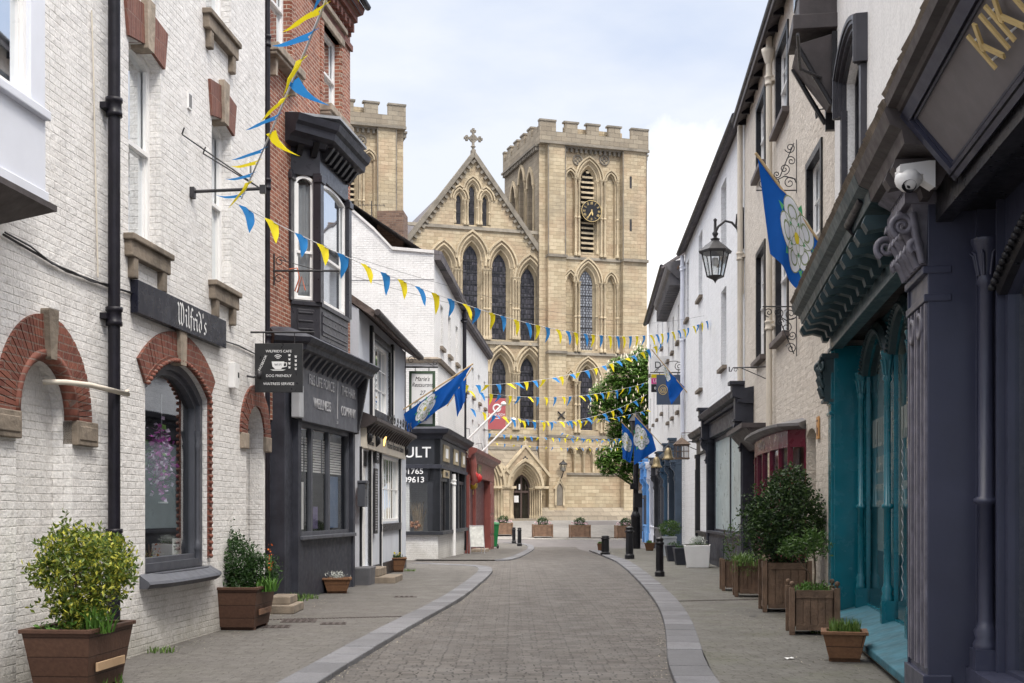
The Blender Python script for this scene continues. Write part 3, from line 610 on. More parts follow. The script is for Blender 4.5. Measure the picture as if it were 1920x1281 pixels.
    # side and back walls
    for side in (0, T):
        x = X(side); Bm = MB(); hs = []; mm = MB()
        for i, (c_, hh) in enumerate(((2.2, 0), (4.5, .9), (6.8, 0))):
            p = pointed(c_ - .62, c_ + .62, z3 + .6, zc - 2.9 + hh, zc - 1.6 + hh, 7); hs.append(p)
            n = len(p); Bm.add([(x, a, b) for a, b in p] + [(x + (.35 if (x < X(4.7)) else -.35), a, b) for a, b in p], [(k, (k + 1) % n, n + (k + 1) % n, n + k) for k in range(n)])
            Bm.sheet(p, (), lambda a, b: (x + (.35 if (x < X(4.7)) else -.35), a, b))
            q = MB(); q.mould(pointed(c_ - .62, c_ + .62, None, zc - 2.9 + hh, zc - 1.6 + hh, 7), [(.0, .02), (.0, -.12), (.28, -.12), (.3, .02)])
            shaft(q, c_ - .95, z3 + .5, zc - 2.9 + hh, -.05); shaft(q, c_ + .95, z3 + .5, zc - 2.9 + hh, -.05)
            sg = -1 if x < X(4.7) else 1
            mm.merge(q, Matrix(((0, -sg, 0, x), (1, 0, 0, 0), (0, 0, 1, 0), (0, 0, 0, 1))))
        Bm.sheet(rect(0, 9.4, .2, zc + 1.6), hs, lambda a, b: (x, a, b)); Bm.build('side_wall', STONE_G if not mir else STONE, root); mm.build('arch_mouldings', STONE_M, root)  # clock tower sides get the darker grey stone: their shade is painted in
    m = MB(); m.quad((X(0), 9.4, .2), (X(T), 9.4, .2), (X(T), 9.4, zc + 1.6), (X(0), 9.4, zc + 1.6)); m.quad((X(0), 0, zc + .9), (X(T), 0, zc + .9), (X(T), 9.4, zc + .9), (X(0), 9.4, zc + .9)); m.build('back_wall', STONE, root)
    # strings, corbel table
    e_ = seg(bl, br)
    for z in (z1, z2, z3): s_ = MB(); s_.hexa([(e_[0], -.14, z - .1), (e_[1], -.14, z - .1), (e_[1], .1, z - .1), (e_[0], .1, z - .1)], [(e_[0], -.06, z + .14), (e_[1], -.06, z + .14), (e_[1], .1, z + .14), (e_[0], .1, z + .14)]); s_.build('string_course', STONE_D, root)
    k = MB(); i = e_[0] + .1; zk = zc - .1
    while i < e_[1]: k.box(i, i + .18, -.28, .02, zk - .32, zk); i += .42
    k.box(e_[0], e_[1], -.34, .02, zk, zk + .16); k.box(seg(0, 9.4)[0] - .12, seg(0, 9.4)[1] + .12, -.66, -.5, zc + .02, zc + .22)
    xm = seg(0, 9.4)
    for x_, sg in ((xm[0], -1), (xm[1], 1)):
        j = .1
        while j < 9.2: k.box(min(x_, x_ + sg * .28), max(x_, x_ + sg * .28), j, j + .18, zk - .32, zk); j += .42
        k.box(min(x_, x_ + sg * .34), max(x_, x_ + sg * .34), 0, 9.4, zk, zk + .16)
    k.build('corbel_table', STONE_D, root)
    # parapet with battlements on four sides
    p = MB(); zb = zc + .02; zcr = zc + 1.05; zm = zc + 1.85; thk = .4
    mer = [(0, 1.2), (cu(1056), cu(1079)), (cu(1097), cu(1119)), (cu(1137), cu(1159)), (8.05, 9.4)]
    for v0, v1 in ((-.5, -.1), (9.2, 9.6)):
        p.box(xm[0] - .1, xm[1] + .1, v0, v1, zb, zcr)
        for a_, b_ in mer: x0, x1 = seg(a_, b_); p.box(x0 - (.099 if a_ == 0 or b_ == 9.4 else 0), x1 + (.099 if b_ == 9.4 or a_ == 0 else 0), v0 + .001, v1, zcr - .01, zm)
    for x_ in (xm[0] - .1, xm[1] - .3):
        p.box(x_, x_ + thk, -.1, 9.2, zb, zcr)
        for c_ in (1.5, 3.35, 5.2, 7.05): p.box(x_ + .001, x_ + thk - .001, c_ + .25, c_ + 1.2, zcr - .01, zm)
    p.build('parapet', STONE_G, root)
    cp = MB()
    for v0, v1 in ((-.5, -.1), (9.2, 9.6)):
        for a_, b_ in mer: x0, x1 = seg(a_, b_); cp.box(x0 - .13, x1 + .13, v0 - .06, v1 + .06, zm, zm + .14)
    for x_ in (xm[0] - .1, xm[1] - .3):
        for c_ in (1.5, 3.35, 5.2, 7.05): cp.box(x_ - .06, x_ + thk + .06, c_ + .19, c_ + 1.26, zm, zm + .14)
    cp.build('coping', STONE_D, root)
    for pu in (1083, 1133):
        rd = MB()
        c_ = (X(cu(pu)), 0, cz(pu, 301)); q = MB(); q.lathe([(.32, 0), (.34, .1), (.44, .1), (.46, 0)], (0, 0, 0), 16)
        for k4 in range(4): q.lathe([(.02, .06), (.10, .05), (.12, 0)], (.17 * math.cos(k4 * 1.5708), .17 * math.sin(k4 * 1.5708), 0), 8)
        rd.merge(q, Matrix.Translation(c_) @ Matrix.Rotation(R(90), 4, 'X')); rd.build('roundel', STONE_D, root)
    # battered plinth
    pb = MB(); z_a, z_b, z_c = cz(1110, 952), cz(1110, 967), .2
    x0, x1 = seg(0, 9.35); ex = [(.55, z_a, .9, z_b), (.9, z_b - .01, 1.0, z_b - .4), (1.15, z_b - .4, 1.3, z_c)]
    for o0, zt_, o1, zb_ in ex: pb.hexa([(x0 - o1 * .3, -o1, zb_), (x1 + o1 * .3, -o1, zb_), (x1 + o1 * .3, .3, zb_), (x0 - o1 * .3, .3, zb_)], [(x0 - o0 * .3, -o0, zt_), (x1 + o0 * .3, -o0, zt_), (x1 + o0 * .3, .3, zt_), (x0 - o0 * .3, .3, zt_)])
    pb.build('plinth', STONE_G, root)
    if clock:
        cc = (cu(1106), -.32, cz(1106, 398)); rot = Matrix.Translation(cc) @ Matrix.Rotation(R(90), 4, 'X'); q = MB(); q.lathe([(0, .06), (.86, .06), (.88, 0), (.88, -.3)], n=40, smooth=False); q.xf(rot); q.build('clock_face', BLACK, root)
        g = MB(); g.lathe([(.85, .06), (.85, .09), (.885, .09), (.885, .05)], n=40)
        NUM = ['I', 'II', 'III', 'IIII', 'V', 'VI', 'VII', 'VIII', 'IX', 'X', 'XI', 'XII']
        for h in range(12):
            t = MB(); s_ = NUM[h]; wds = {'I': .055, 'V': .11, 'X': .11}; W_ = sum(wds[c_] for c_ in s_); x = -W_ / 2
            for c_ in s_:
                w2 = wds[c_]
                if c_ == 'I': t.box(x + .015, x + .037, .56, .78, .062, .085)
                elif c_ == 'V': t.tube([(x + .01, .74, .07), (x + .055, .53, .07), (x + .10, .74, .07)], .011, 4)
                else: t.tube([(x + .01, .74, .07), (x + .10, .53, .07)], .011, 4); t.tube([(x + .10, .74, .07), (x + .01, .53, .07)], .011, 4)
                x += w2
            g.merge(t, Matrix.Rotation(-R(30 * (h + 1)), 4, 'Z'))
        g.xf(rot); g.build('clock_numerals', GOLD, root)
        for nm, ang, ln, wd in (('hour_hand', 167, .42, .07), ('minute_hand', 210, .70, .05)):
            t = MB(); t.prismz([(-wd * .4, -.12), (-wd, ln * .55), (0, ln), (wd, ln * .55), (wd * .4, -.12)], .10, .12); t.xf(rot @ Matrix.Rotation(-R(ang), 4, 'Z')); t.build(nm, GOLD, root)
tw = bpy.data.objects.new('tower', None); COL.objects.link(tw); tw.parent = ch; tower(tw, False, True); tw['label'] = 'tower with the black and gold clock'
tw2 = bpy.data.objects.new('tower', None); COL.objects.link(tw2); tw2.parent = ch; tower(tw2, True, False); tw2['label'] = 'tower half hidden behind the red brick building'
# nave front between the towers, set back .35
gf = bpy.data.objects.new('gabled_front', None); COL.objects.link(gf); gf.parent = ch
VN = .35; uu = lambda px: cu(px, VN); zz_ = lambda px, py: cz(px, py, VN)
zs2, zs1, zs0 = zz_(960, 645), zz_(960, 818), .3; zst = zz_(930, 432)
ap = (uu(887.5), zz_(887.5, 296)); gr = (0, zz_(1010, 474)); gl_ = (-11.3, zz_(758, 470))
B = Bay()
for px, pl_, at_, zb_ in ((779, 24, 496, 634), (832, 24, 474, 634), (885.5, 27, 457.5, 634), (940, 26, 474, 635), (993.5, 25.5, 501, 637)):
    w2 = (uu(px + pl_ / 2) - uu(px - pl_ / 2)) / 2; c_ = uu(px); B.lancet(c_ - w2, c_ + w2, zz_(px, zb_), zz_(px, at_), v=VN, o=.42, hood=.5, depth=.7)
for i, px in enumerate((806, 859, 912.5, 967)):
    for d in (-.22, 0, .22): shaft(B.m, uu(px) + d, zz_(px, 637), zz_(px, (520, 505, 505, 520)[i]), VN - .06, .08, (zz_(px, 580),))
for px, w_, at_, zb_ in ((861.6, 8.1, 364.5, 418.5), (886.3, 10, 348, 420), (910.7, 7.4, 368, 422)):
    B.lancet(uu(px - w_ / 2), uu(px + w_ / 2), zz_(px, zb_), zz_(px, at_), v=VN, o=.28, hood=.4, depth=.4)
for px in (874, 899):
    for d in (-.12, .12): shaft(B.m, uu(px) + d, zz_(px, 422), zz_(px, 375), VN - .05, .07)
B.finish(gf, [(-11.3, zs2), (-11.3, gl_[1]), ap, (0, gr[1]), (0, zs2)], v=VN)
B = Bay()
for px in (779, 832, 885.5, 939.8, 992.6):
    c_ = uu(px); B.lancet(c_ - .57, c_ + .57, zz_(px, 801), zz_(px, 670), v=VN, o=.42, hood=.5, depth=.7)
for px in (806, 859, 912.5, 967):
    for d in (-.2, 0, .2): shaft(B.m, uu(px) + d, zz_(px, 806), zz_(px, 700), VN - .06, .08, (zz_(px, 752),))
B.finish(gf, rect(-11.3, 0, zs1, zs2), v=VN)
m = MB(); m.quad((-11.3, VN, zs0), (0, VN, zs0), (0, VN, zs1), (-11.3, VN, zs1)); m.build('wall_stage', STONE, gf)
for z, d in ((zs2, .2), (zs1, .25), (zst, .16), (zs1 - 1.0, .12)): s_ = MB(); s_.hexa([(-11.3, VN - d, z - .12), (0, VN - d, z - .12), (0, VN, z - .12), (-11.3, VN, z - .12)], [(-11.3, VN - d * .4, z + .16), (0, VN - d * .4, z + .16), (0, VN, z + .16), (-11.3, VN, z + .16)]); s_.build('string_course', STONE_D, gf)
cp = MB(); 
for (xa, za), (xb, zb_) in ((gl_, ap), ((0, gr[1]), ap)):
    L_ = math.hypot(xb - xa, zb_ - za); dx, dz = (xb - xa) / L_, (zb_ - za) / L_; sg = 1 if dx > 0 else -1; nx, nz = -dz * sg, dx * sg
    cp.prism([(xa, za), (xb, zb_), (xb + nx * .1, zb_ + .45), (xa + nx * .38, za + nz * .38)], VN - .3, VN + .6)
    i = .4
    while i < L_ - .3: q = (xa + dx * i, za + dz * i); cp.prism([(q[0], q[1]), (q[0] + dx * .2, q[1] + dz * .2), (q[0] + dx * .2 - nx * .3, q[1] + dz * .2 - nz * .3), (q[0] - nx * .3, q[1] - nz * .3)], VN - .22, VN + .01); i += .52
cp.build('gable_coping', STONE_D, gf)
f_ = MB(); fx, fz = ap; f_.box(fx - .16, fx + .16, VN - .2, VN + .3, fz + .2, fz + .62); f_.lathe([(.14, 0), (.10, .2), (.22, .3), (.10, .42)], (fx, VN + .05, fz + .6), 8)
cxz = fz + 1.55; f_.box(fx - .09, fx + .09, VN - .05, VN + .15, cxz - .7, cxz + .6); f_.box(fx - .55, fx + .55, VN - .045, VN + .145, cxz - .08, cxz + .1)
for ax, az in ((-.55, 0), (.55, 0), (0, .6)):
    for k4 in range(3):
        t = [(-90, 0, 90), (90, 0, -90)][0][k4]; base = math.atan2(az, ax) + R(t); q = (fx + ax + .13 * math.cos(base), cxz + az + .13 * math.sin(base)); f_.lathe([(0, -.1), (.1, -.09), (.1, .09), (0, .1)], (0, 0, 0), 8) if False else f_.box(q[0] - .09, q[0] + .09, VN - .055, VN + .155, q[1] - .09, q[1] + .09)
f_.prism([(fx + .32 * math.cos(R(t)), cxz + .32 * math.sin(R(t))) for t in range(0, 360, 30)], VN - .04, VN + .14, [[(fx + .2 * math.cos(R(t)), cxz + .2 * math.sin(R(t))) for t in range(0, 360, 30)]])
f_.build('cross_finial', STONE_D, gf)
# nave body and aisles behind
nb = MB(); nb.add([(-11, .4, gl_[1] - .6), (0, .4, gr[1] - .6), (0, 42, gr[1] - .6), (-11, 42, gl_[1] - .6), (ap[0], .4, ap[1] - .3), (ap[0], 42, ap[1] - .3)], [(0, 4, 5, 3), (1, 2, 5, 4), (2, 3, 5)]); nb.build('nave_roof', SLATE, ch)
nb = MB(); nb.box(-20.4, 9.2, 9.5, 42, .2, 14); nb.box(-11, -.1, 9.5, 41.9, 13, 21.6); nb.build('nave_wall', STONE, ch)
# portals: a projecting screen with three gables
PV = -.9; pu_ = lambda px: cu(px, PV); pz_ = lambda px, py: cz(px, py, PV)
zb_ = .75; zv = pz_(985, 893)
ports = [(985, 16.5, 889, 915, 36, 863, 838), (885, 27, 850, 914, 66, 832, 822), (785, 16.5, 889, 915, 36, 863, 838)]
zt_ = zs1 - 1.05
def roofz(u, t):
    z = zv + .02 + (zt_ - zv) * t
    for px, hw, da, sp, ow, oa, ga in ports:
        g_ = pz_(px, ga); o_ = (pu_(px + ow) - pu_(px - ow)) / 2; c_ = pu_(px); z = max(z, g_ - (g_ - zv) * abs(u - c_) / (o_ + .35))
    return z
holes = []
for px, hw, da, sp, ow, oa, ga in ports: o_ = (pu_(px + ow) - pu_(px - ow)) / 2; c_ = pu_(px); holes.append(pointed(c_ - o_ + .3, c_ + o_ - .3, zb_ + .002, pz_(px, sp), pz_(px, oa) - .15, 9))
outer = [(-11.4, zb_)] + [(-11.4 + 11.35 * i / 160, roofz(-11.4 + 11.35 * i / 160, 0)) for i in range(161)] + [(-.05, zb_)]
sc_ = MB(); sc_.sheet(outer, holes, lambda a, b: (a, PV, b)); sc_.quad((-.05, PV, zb_), (-.05, VN, zb_), (-.05, VN, zv + 1.6), (-.05, PV, zv)); sc_.build('portal_screen', STONE, gf)
rf = MB(); rf.grid(lambda a, b: (-11.4 + 11.35 * a, PV + .004 + (VN - PV) * b, roofz(-11.4 + 11.35 * a, b)), 160, 5, False)
rf.build('portal_roof', STONE_G, gf)
pm = MB(); dm = MB(); dk = MB()
for px, hw, da, sp, ow, oa, ga in ports:
    c_ = pu_(px); o_ = (pu_(px + ow) - pu_(px - ow)) / 2; i_ = (pu_(px + hw) - pu_(px - hw)) / 2; zsP = pz_(px, sp); zo = pz_(px, oa); zi = pz_(px, da); N = 5 if ow < 50 else 7
    for k in range(N):
        t0, t1 = k / N, (k + 1) / N; w0 = o_ - .3 + (i_ - o_ + .3) * t0; w1 = o_ - .3 + (i_ - o_ + .3) * t1; v0 = PV + 1.08 * t0; v1 = PV + 1.08 * t1; h0 = zo - .15 + (zi - zo + .15) * t0; h1 = zo - .15 + (zi - zo + .15) * t1
        A_ = pointed(c_ - w0, c_ + w0, zb_, zsP, h0, 9); B_ = pointed(c_ - w1, c_ + w1, zb_, zsP, h1, 9); splay(pm, A_, A_, v0, v1 - .02); splay(pm, A_, B_, v1 - .02, v1)
        am = pointed(c_ - w1, c_ + w1, None, zsP, h1, 9); pm.mould(am, [(.0, v0 + .02), (.0, v0 + .2), (.12, v0 + .2), (.14, v0 + .02)])
        for sg in (-1, 1): shaft(pm, c_ + sg * (w0 - .10), zb_ + .1, zsP + .02, (v0 + v1) / 2, .07)
    am = pointed(c_ - o_ + .3, c_ + o_ - .3, None, zsP, zo - .15, 9); pm.mould(am, [(.05, PV + .02), (.05, PV - .15), (.25, PV - .15), (.28, PV + .02)])
    for sg in (-1, 1): pm.box(min(c_ + sg * (i_ + .05), c_ + sg * (o_ + .35)), max(c_ + sg * (i_ + .05), c_ + sg * (o_ + .35)), PV - .12, PV + .35, zsP - .06, zsP + .14)
    g_ = pz_(px, ga)
    for sg in (-1, 1): pm.prism([(c_ + sg * (o_ + .45), zv - .1), (c_, g_ - .02), (c_, g_ + .25), (c_ + sg * (o_ + .55), zv + .1)], PV - .12, PV + .25)
    pm.box(c_ - .05, c_ + .05, PV - .1, PV + .05, g_ + .1, g_ + .62); pm.box(c_ - .2, c_ + .2, PV - .09, PV + .04, g_ + .34, g_ + .46)
    qz = g_ - .95
    for a_, b_ in ((0, .13), (0, -.13), (.13, 0), (-.13, 0)): dk.prism([(c_ + a_ + .09 * math.cos(R(t)), qz + b_ + .09 * math.sin(R(t))) for t in range(0, 360, 45)], PV - .006, PV + .05)
    DI = pointed(c_ - i_, c_ + i_, zb_, zsP, zi, 9); dr = bpy.data.objects.new('door', None); COL.objects.link(dr); dr.parent = ch
    d_ = MB(); d_.sheet(DI, (), lambda a, b: (a, PV + 1.16, b)); d_.build('door_glass', GLASSD, dr)
    b2 = MB(); b2.prism(DI, PV + 1.08, PV + 1.18, [pointed(c_ - i_ + .12, c_ + i_ - .12, zb_ + .1, zsP, zi - .15, 9)], back=False)
    b2.box(c_ - .07, c_ + .07, PV + 1.07, PV + 1.17, zb_, zi - .25); b2.box(c_ - i_, c_ + i_, PV + 1.065, PV + 1.15, zsP - .38, zsP - .22)
    for sg in (-1, 1): b2.box(c_ + sg * i_ * .5 - .02, c_ + sg * i_ * .5 + .02, PV + 1.10, PV + 1.15, zsP - .3, zi - .8)
    b2.build('door_frame', plain('door_brown', (.09, .06, .052), .5), dr)
    if px == 985:
        n_ = MB(); n_.box(c_ - i_ * .82, c_ - i_ * .82 + .38, PV + 1.05, PV + 1.062, 2.2, 2.75); n_.box(c_ - .22, c_ + .02 - .1, PV + 1.05, PV + 1.062, 3.25, 3.7); n_.build('paper_notice', TXTW, dr)
pm.build('portal_arches', STONE_M, gf); dk.build('dark_opening', DARK, gf)
st_ = MB()
for k in range(3): st_.box(-12.5, .4, PV - 1.1 - (2 - k) * .4, PV + 1.4, gz(97) - .3, .78 - .14 * (2 - k) + .12)
st_.build('steps', STONE_G, ch)
# niche and iron tie and lamp on the clock tower's left buttress
nn_ = MB(); c_ = cu(1048, -.55); z0_, z1_ = cz(1048, 948), cz(1048, 897)
p_ = pointed(c_ - .28, c_ + .28, z0_, z1_ - 1.0, z1_ - .4, 6); nn_.mould(p_, [(.0, -.7), (.0, -.8), (.14, -.8), (.14, -.7)]); nn_.prism([(c_ - .5, z1_ - .9), (c_, z1_ + .1), (c_ + .5, z1_ - .9), (c_ + .4, z1_ - .9), (c_, z1_ - .1), (c_ - .4, z1_ - .9)], -.85, -.68)
nn_.build('niche', STONE_M, ch); nd = MB(); nd.sheet(p_, (), lambda a, b: (a, -.69, b)); nd.build('niche_back', STONE_D, ch)
ti = MB(); c_ = (cu(1052, -.6), cz(1052, 780))
for s1 in (-1, 1): ti.tube([(c_[0] - .3 * s1, -.68, c_[1] - .3), (c_[0] + .3 * s1, -.68, c_[1] + .3)], .06, 5)
ti.build('iron_tie', BLACKM, ch)
# ================================================================ left side: A white brick café
A = Wall(-5.314, .09, 6.0, 18.24, 'L')
ra = A.root('white_brick_cafe', 'white painted brick café building at the left edge with red brick arches', 'building')
au, az = A.u, A.z
hA = []; W1 = (au(241), au(301), 4.60, 6.80); W2 = (au(397), au(433), 4.60, 6.80); W3 = (au(386), au(432), 8.0, 10.0); W4 = (au(233), au(290), 8.0, 10.0)
for q in (W1, W2, W3, W4): hA.append(segm(*q, .09, 6))
SH = (au(272), au(388), .93, 3.40); shH = segm(*SH, .36, 14); hA.append(shH)
cB = au(85) ; BL = (cB - .55, cB + .55, .0, 3.06); blH = segm(*BL, .55, 14); hA.append([(p[0], max(p[1], -.5)) for p in segm(BL[0], BL[1], -.5, BL[3], .55, 14)])
cD = au(478); DR = (cD - .40, cD + .40, -.5, 3.12); hA.append(segm(*DR, .40, 12))
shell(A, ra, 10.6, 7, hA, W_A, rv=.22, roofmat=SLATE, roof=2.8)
for q in (W1, W2, W3, W4):
    window(ra, *q, v=.13, rise=.09, fm=WHITE, curtain=CURT if q is W1 else None, fw=.06)
    s_ = MB(); u0, u1, z0, z1 = q; s_.box(u0 - .14, u1 + .14, -.12, .14, z0 - .07, z0); s_.box(u0 - .11, u1 + .11, -.085, .02, z0 - .24, z0 - .068)
    for x_ in (u0 - .02, u1 - .10): s_.box(x_, x_ + .12, -.075, .02, z0 - .46, z0 - .238)
    s_.build('window_sill', SILL, ra, bevel=.012)
    # flat-arch lintel of raked bricks with a stone key
    m = MB(); zt_ = z1 - .05; c_ = (u0 + u1) / 2
    for a_, b_ in ((u0 - .06, c_ - .09), (c_ + .09, u1 + .06)):
        sp_ = -.09 if a_ < c_ - .1 else .09; lo = [(a_, zt_ - .02), (b_, zt_ + (.05 if sp_ < 0 else -.02))]; lo = [(a_, zt_ - .02 + (.07 if sp_ > 0 else 0)), (b_, zt_ - .02 + (.07 if sp_ < 0 else 0))]
        m.prism([lo[0], (a_ + (sp_ if sp_ < 0 else 0), zt_ + .42 + (.06 if sp_ > 0 else 0)), (b_ + (sp_ if sp_ > 0 else 0), zt_ + .42 + (.06 if sp_ < 0 else 0)), lo[1]], -.035, .13)
    m.build('brick_lintel', REDV, ra)
    m = MB(); m.prism([(c_ - .085, zt_ + .0), (c_ - .12, zt_ + .56), (c_ + .12, zt_ + .56), (c_ + .085, zt_ + .0)], -.075, .13); m.build('keystone', SILLC, ra, bevel=.012)
def ring(root, c, zs, r0, r1, y0, y1, mat, rise=None, n=40, name='brick_arch', gap=.01, a0=0, a1=180):
    m = MB(); N = n
    for i in range(N):
        t0 = R(a0 + (a1 - a0) * i / N) + gap / 2 / r1; t1 = R(a0 + (a1 - a0) * (i + 1) / N) - gap / 2 / r1; j = random.uniform(-.004, .004)
        m.prism([(c + r0 * math.cos(t0), zs + r0 * math.sin(t0)), (c + r1 * math.cos(t0), zs + r1 * math.sin(t0)), (c + r1 * math.cos(t1), zs + r1 * math.sin(t1)), (c + r0 * math.cos(t1), zs + r0 * math.sin(t1))], y0 + j, y1)
    return m.build(name, mat, root)
# blind arch at the left edge
zsB = 2.51
ring(ra, cB, zsB, .60, .93, -.03, .10, REDM, n=46)
q = MB(); q.mould([(cB + .61 * math.cos(R(t)), zsB + .61 * math.sin(R(t))) for t in range(180, -1, -9)], [(-.10, .06), (-.10, -.01), (-.05, -.05), (.0, -.045), (.02, .06)], True); q.build('roll_moulding', REDM, ra)
m = MB(); m.prism([(cB - .06, zsB + .52), (cB - .10, zsB + .98), (cB + .10, zsB + .98), (cB + .06, zsB + .52)], -.085, .1); m.build('keystone', SILL, ra, bevel=.02)
for sg in (-1, 1):
    m = MB(); x0, x1 = sorted((cB + sg * .55, cB + sg * 1.02)); m.box(x0, x1, -.06, .1, zsB - .24, zsB); m.box(x0 + .04, x1 - .04, -.07, -.05, zsB - .19, zsB - .05); m.build('impost_block', SILL, ra, bevel=.015)
m = MB(); m.sheet([(p[0], max(p[1], -.5)) for p in segm(BL[0] - .01, BL[1] + .01, -.5, BL[3] + .01, .56, 14)], (), lambda a, b: (a, .2, b)); m.build('blind_panel', W_A, ra)
m = MB(); m.box(cB + .55, cB + .68, .0, .0 + .001, 0, 0); 
# small brick arch and passage at the right end
ring(ra, cD, 2.72, .42, .72, -.03, .2, REDM, n=30)
for sg in (-1, 1):
    m = MB(); x0, x1 = sorted((cD + sg * .41, cD + sg * .70)); m.box(x0, x1, -.05, .2, 2.5, 2.72); m.build('impost_block', SILLC, ra, bevel=.012)
m = MB(); m.box(DR[0] - .01, DR[0] + .0, .0, 1.3, -.5, 2.7); m.box(DR[1], DR[1] + .01, .2, 1.3, -.5, 2.72); m.box(DR[0], DR[1], 1.2, 1.24, -.5, 3.3); m.build('passage_wall', W_A, ra)
m = MB(); m.lathe([(.40, .2), (.40, 1.2)], (0, 0, 0), 16, 0, 180); m.xf(Matrix.Translation((cD, 0, 2.72)) @ Matrix(((1, 0, 0, 0), (0, 0, 1, 0), (0, 1, 0, 0), (0, 0, 0, 1)))); m.build('passage_vault', REDM, ra)
# arched shop window
u0, u1, z0, zt_ = SH; c_ = (u0 + u1) / 2; hw = (u1 - u0) / 2; rise = .36; Rr = (hw * hw + rise * rise) / (2 * rise); zc_ = zt_ - Rr; th = math.degrees(math.asin(hw / Rr))
ring(ra, c_, zc_, Rr + .035, Rr + .36, -.03, .12, REDV if False else REDM, n=30, a0=90 - th - 1, a1=90 + th + 1)
m = MB(); path = segm(u0 - .02, u1 + .02, z0 + .1, zt_ + .02, rise + .0, 20)[1:]
m.mould(path, [(-.015, .10), (-.015, -.03), (.06, -.04), (.07, .10)])
P_ = resample(path, .085)
for p in P_: m.lathe([(0, -.028), (.022, -.022), (.032, 0), (.022, .022), (0, .028)], (p.x, -.045, p.y), 6)
m.build('beaded_brick_jamb', REDM, ra)
m = MB(); m.prism([(c_ - .09, zt_ - .03), (c_ - .12, zt_ + .44), (c_ + .12, zt_ + .44), (c_ + .09, zt_ - .03)], -.07, .12); m.build('keystone', SILLC, ra, bevel=.015)
fr = MB(); i1 = segm(u0 + .09, u1 - .09, z0 + .1, zt_ - .09, rise * .95, 14); i2 = segm(u0 + .15, u1 - .15, z0 + .16, zt_ - .15, rise * .9, 14)
fr.prism(shH, .06, .16, [i1]); fr.prism(i1, .11, .19, [i2]); 
for x_ in (u0 + .10, u1 - .10): fr.lathe([(.045, z0 + .05), (.045, z0 + .2), (.06, z0 + .22), (.04, z0 + .3), (.03, z0 + .35), (.028, 2.4), (.045, 2.45), (.03, 2.5), (.055, 2.6), (.06, 2.64)], (x_, .09, 0), 8)
fo = fr.build('shop_window', CHARM, ra)
m = MB(); m.sheet(i2, (), lambda a, b: (a, .17, b)); m.build('pane', GLASSC, fo)
m = MB(); m.pathprof([(u0 - .16, 0), (u0 + .25, -.10), (c_, -.13), (u1 - .25, -.10), (u1 + .16, 0)], [(-.01, z0 - .16), (.10, z0 - .16), (.14, z0 - .11), (.12, z0 - .08), (.02, z0 - .02), (-.01, z0)])
m.prismz([(u0 - .05, .2), (u0 - .05, 0), (u0 + .25, -.11), (c_, -.14), (u1 - .25, -.11), (u1 + .05, 0), (u1 + .05, .2)], z0 - .06, z0 + .0); m.build('window_sill', CHARM, ra)
m = MB(); m.box(u0 - .2, u1 + .2, .31, .33, .3, .75); m.quad((u0 - .2, 1.6, .5), (u1 + .2, 1.6, .5), (u1 + .2, 1.6, 3.6), (u0 - .2, 1.6, 3.6)); m.quad((u0 - .2, .3, .75), (u1 + .2, .3, .75), (u1 + .2, 1.6, .75), (u0 - .2, 1.6, .75)); m.quad((u0 - .2, .3, .75), (u0 - .2, 1.6, .75), (u0 - .2, 1.6, 3.6), (u0 - .2, .3, 3.6)); m.quad((u1 + .2, .3, .75), (u1 + .2, 1.6, .75), (u1 + .2, 1.6, 3.6), (u1 + .2, .3, 3.6)); m.build('interior', DARK, ra)
# far-left oriel
OR = Wall(-4.864, .09, 6.0, 10.35, 'L')
ro = OR.root('oriel_window', 'white timber oriel window projecting at the top left edge', 'bay window')
m = MB(); zb_ = 4.22; L_ = OR.L
m.box(0, L_, 0, .45, zb_, zb_ + .75); m.box(0, L_, -.03, .02, zb_ + .0, zb_ + .10); m.box(0, L_, -.05, .02, zb_ + .70, zb_ + .78); m.box(0, L_, 0, .45, 6.9, 7.4)
for x_ in (0, 1.35, 2.7, L_ - .26): m.box(x_, x_ + .26, .003, .15, zb_ + .7, 6.95)
m.box(L_ - .15, L_ - .001, .1, .449, zb_ + .7, 6.95); m.build('bay_frame', WHITEB, ro, bevel=.01)
for a_, b_ in ((.26, 1.35), (1.61, 2.7), (2.96, L_ - .26)): window(ro, a_, b_, zb_ + .79, 6.9, v=.04, fm=WHITE, curtain=CURT)
m = MB(); m.hexa([(.15, .3, zb_ - .26), (L_ - .35, .3, zb_ - .26), (L_ - .35, .46, zb_ - .3), (.15, .46, zb_ - .3)], [(-.05, -.06, zb_ - .05), (L_ + .05, -.06, zb_ - .05), (L_ + .05, .46, zb_ - .05), (-.05, .46, zb_ - .05)]); m.box(-.05, L_ + .06, -.07, .46, zb_ - .05, zb_ - .001); m.build('soffit', BROWNP, ro)
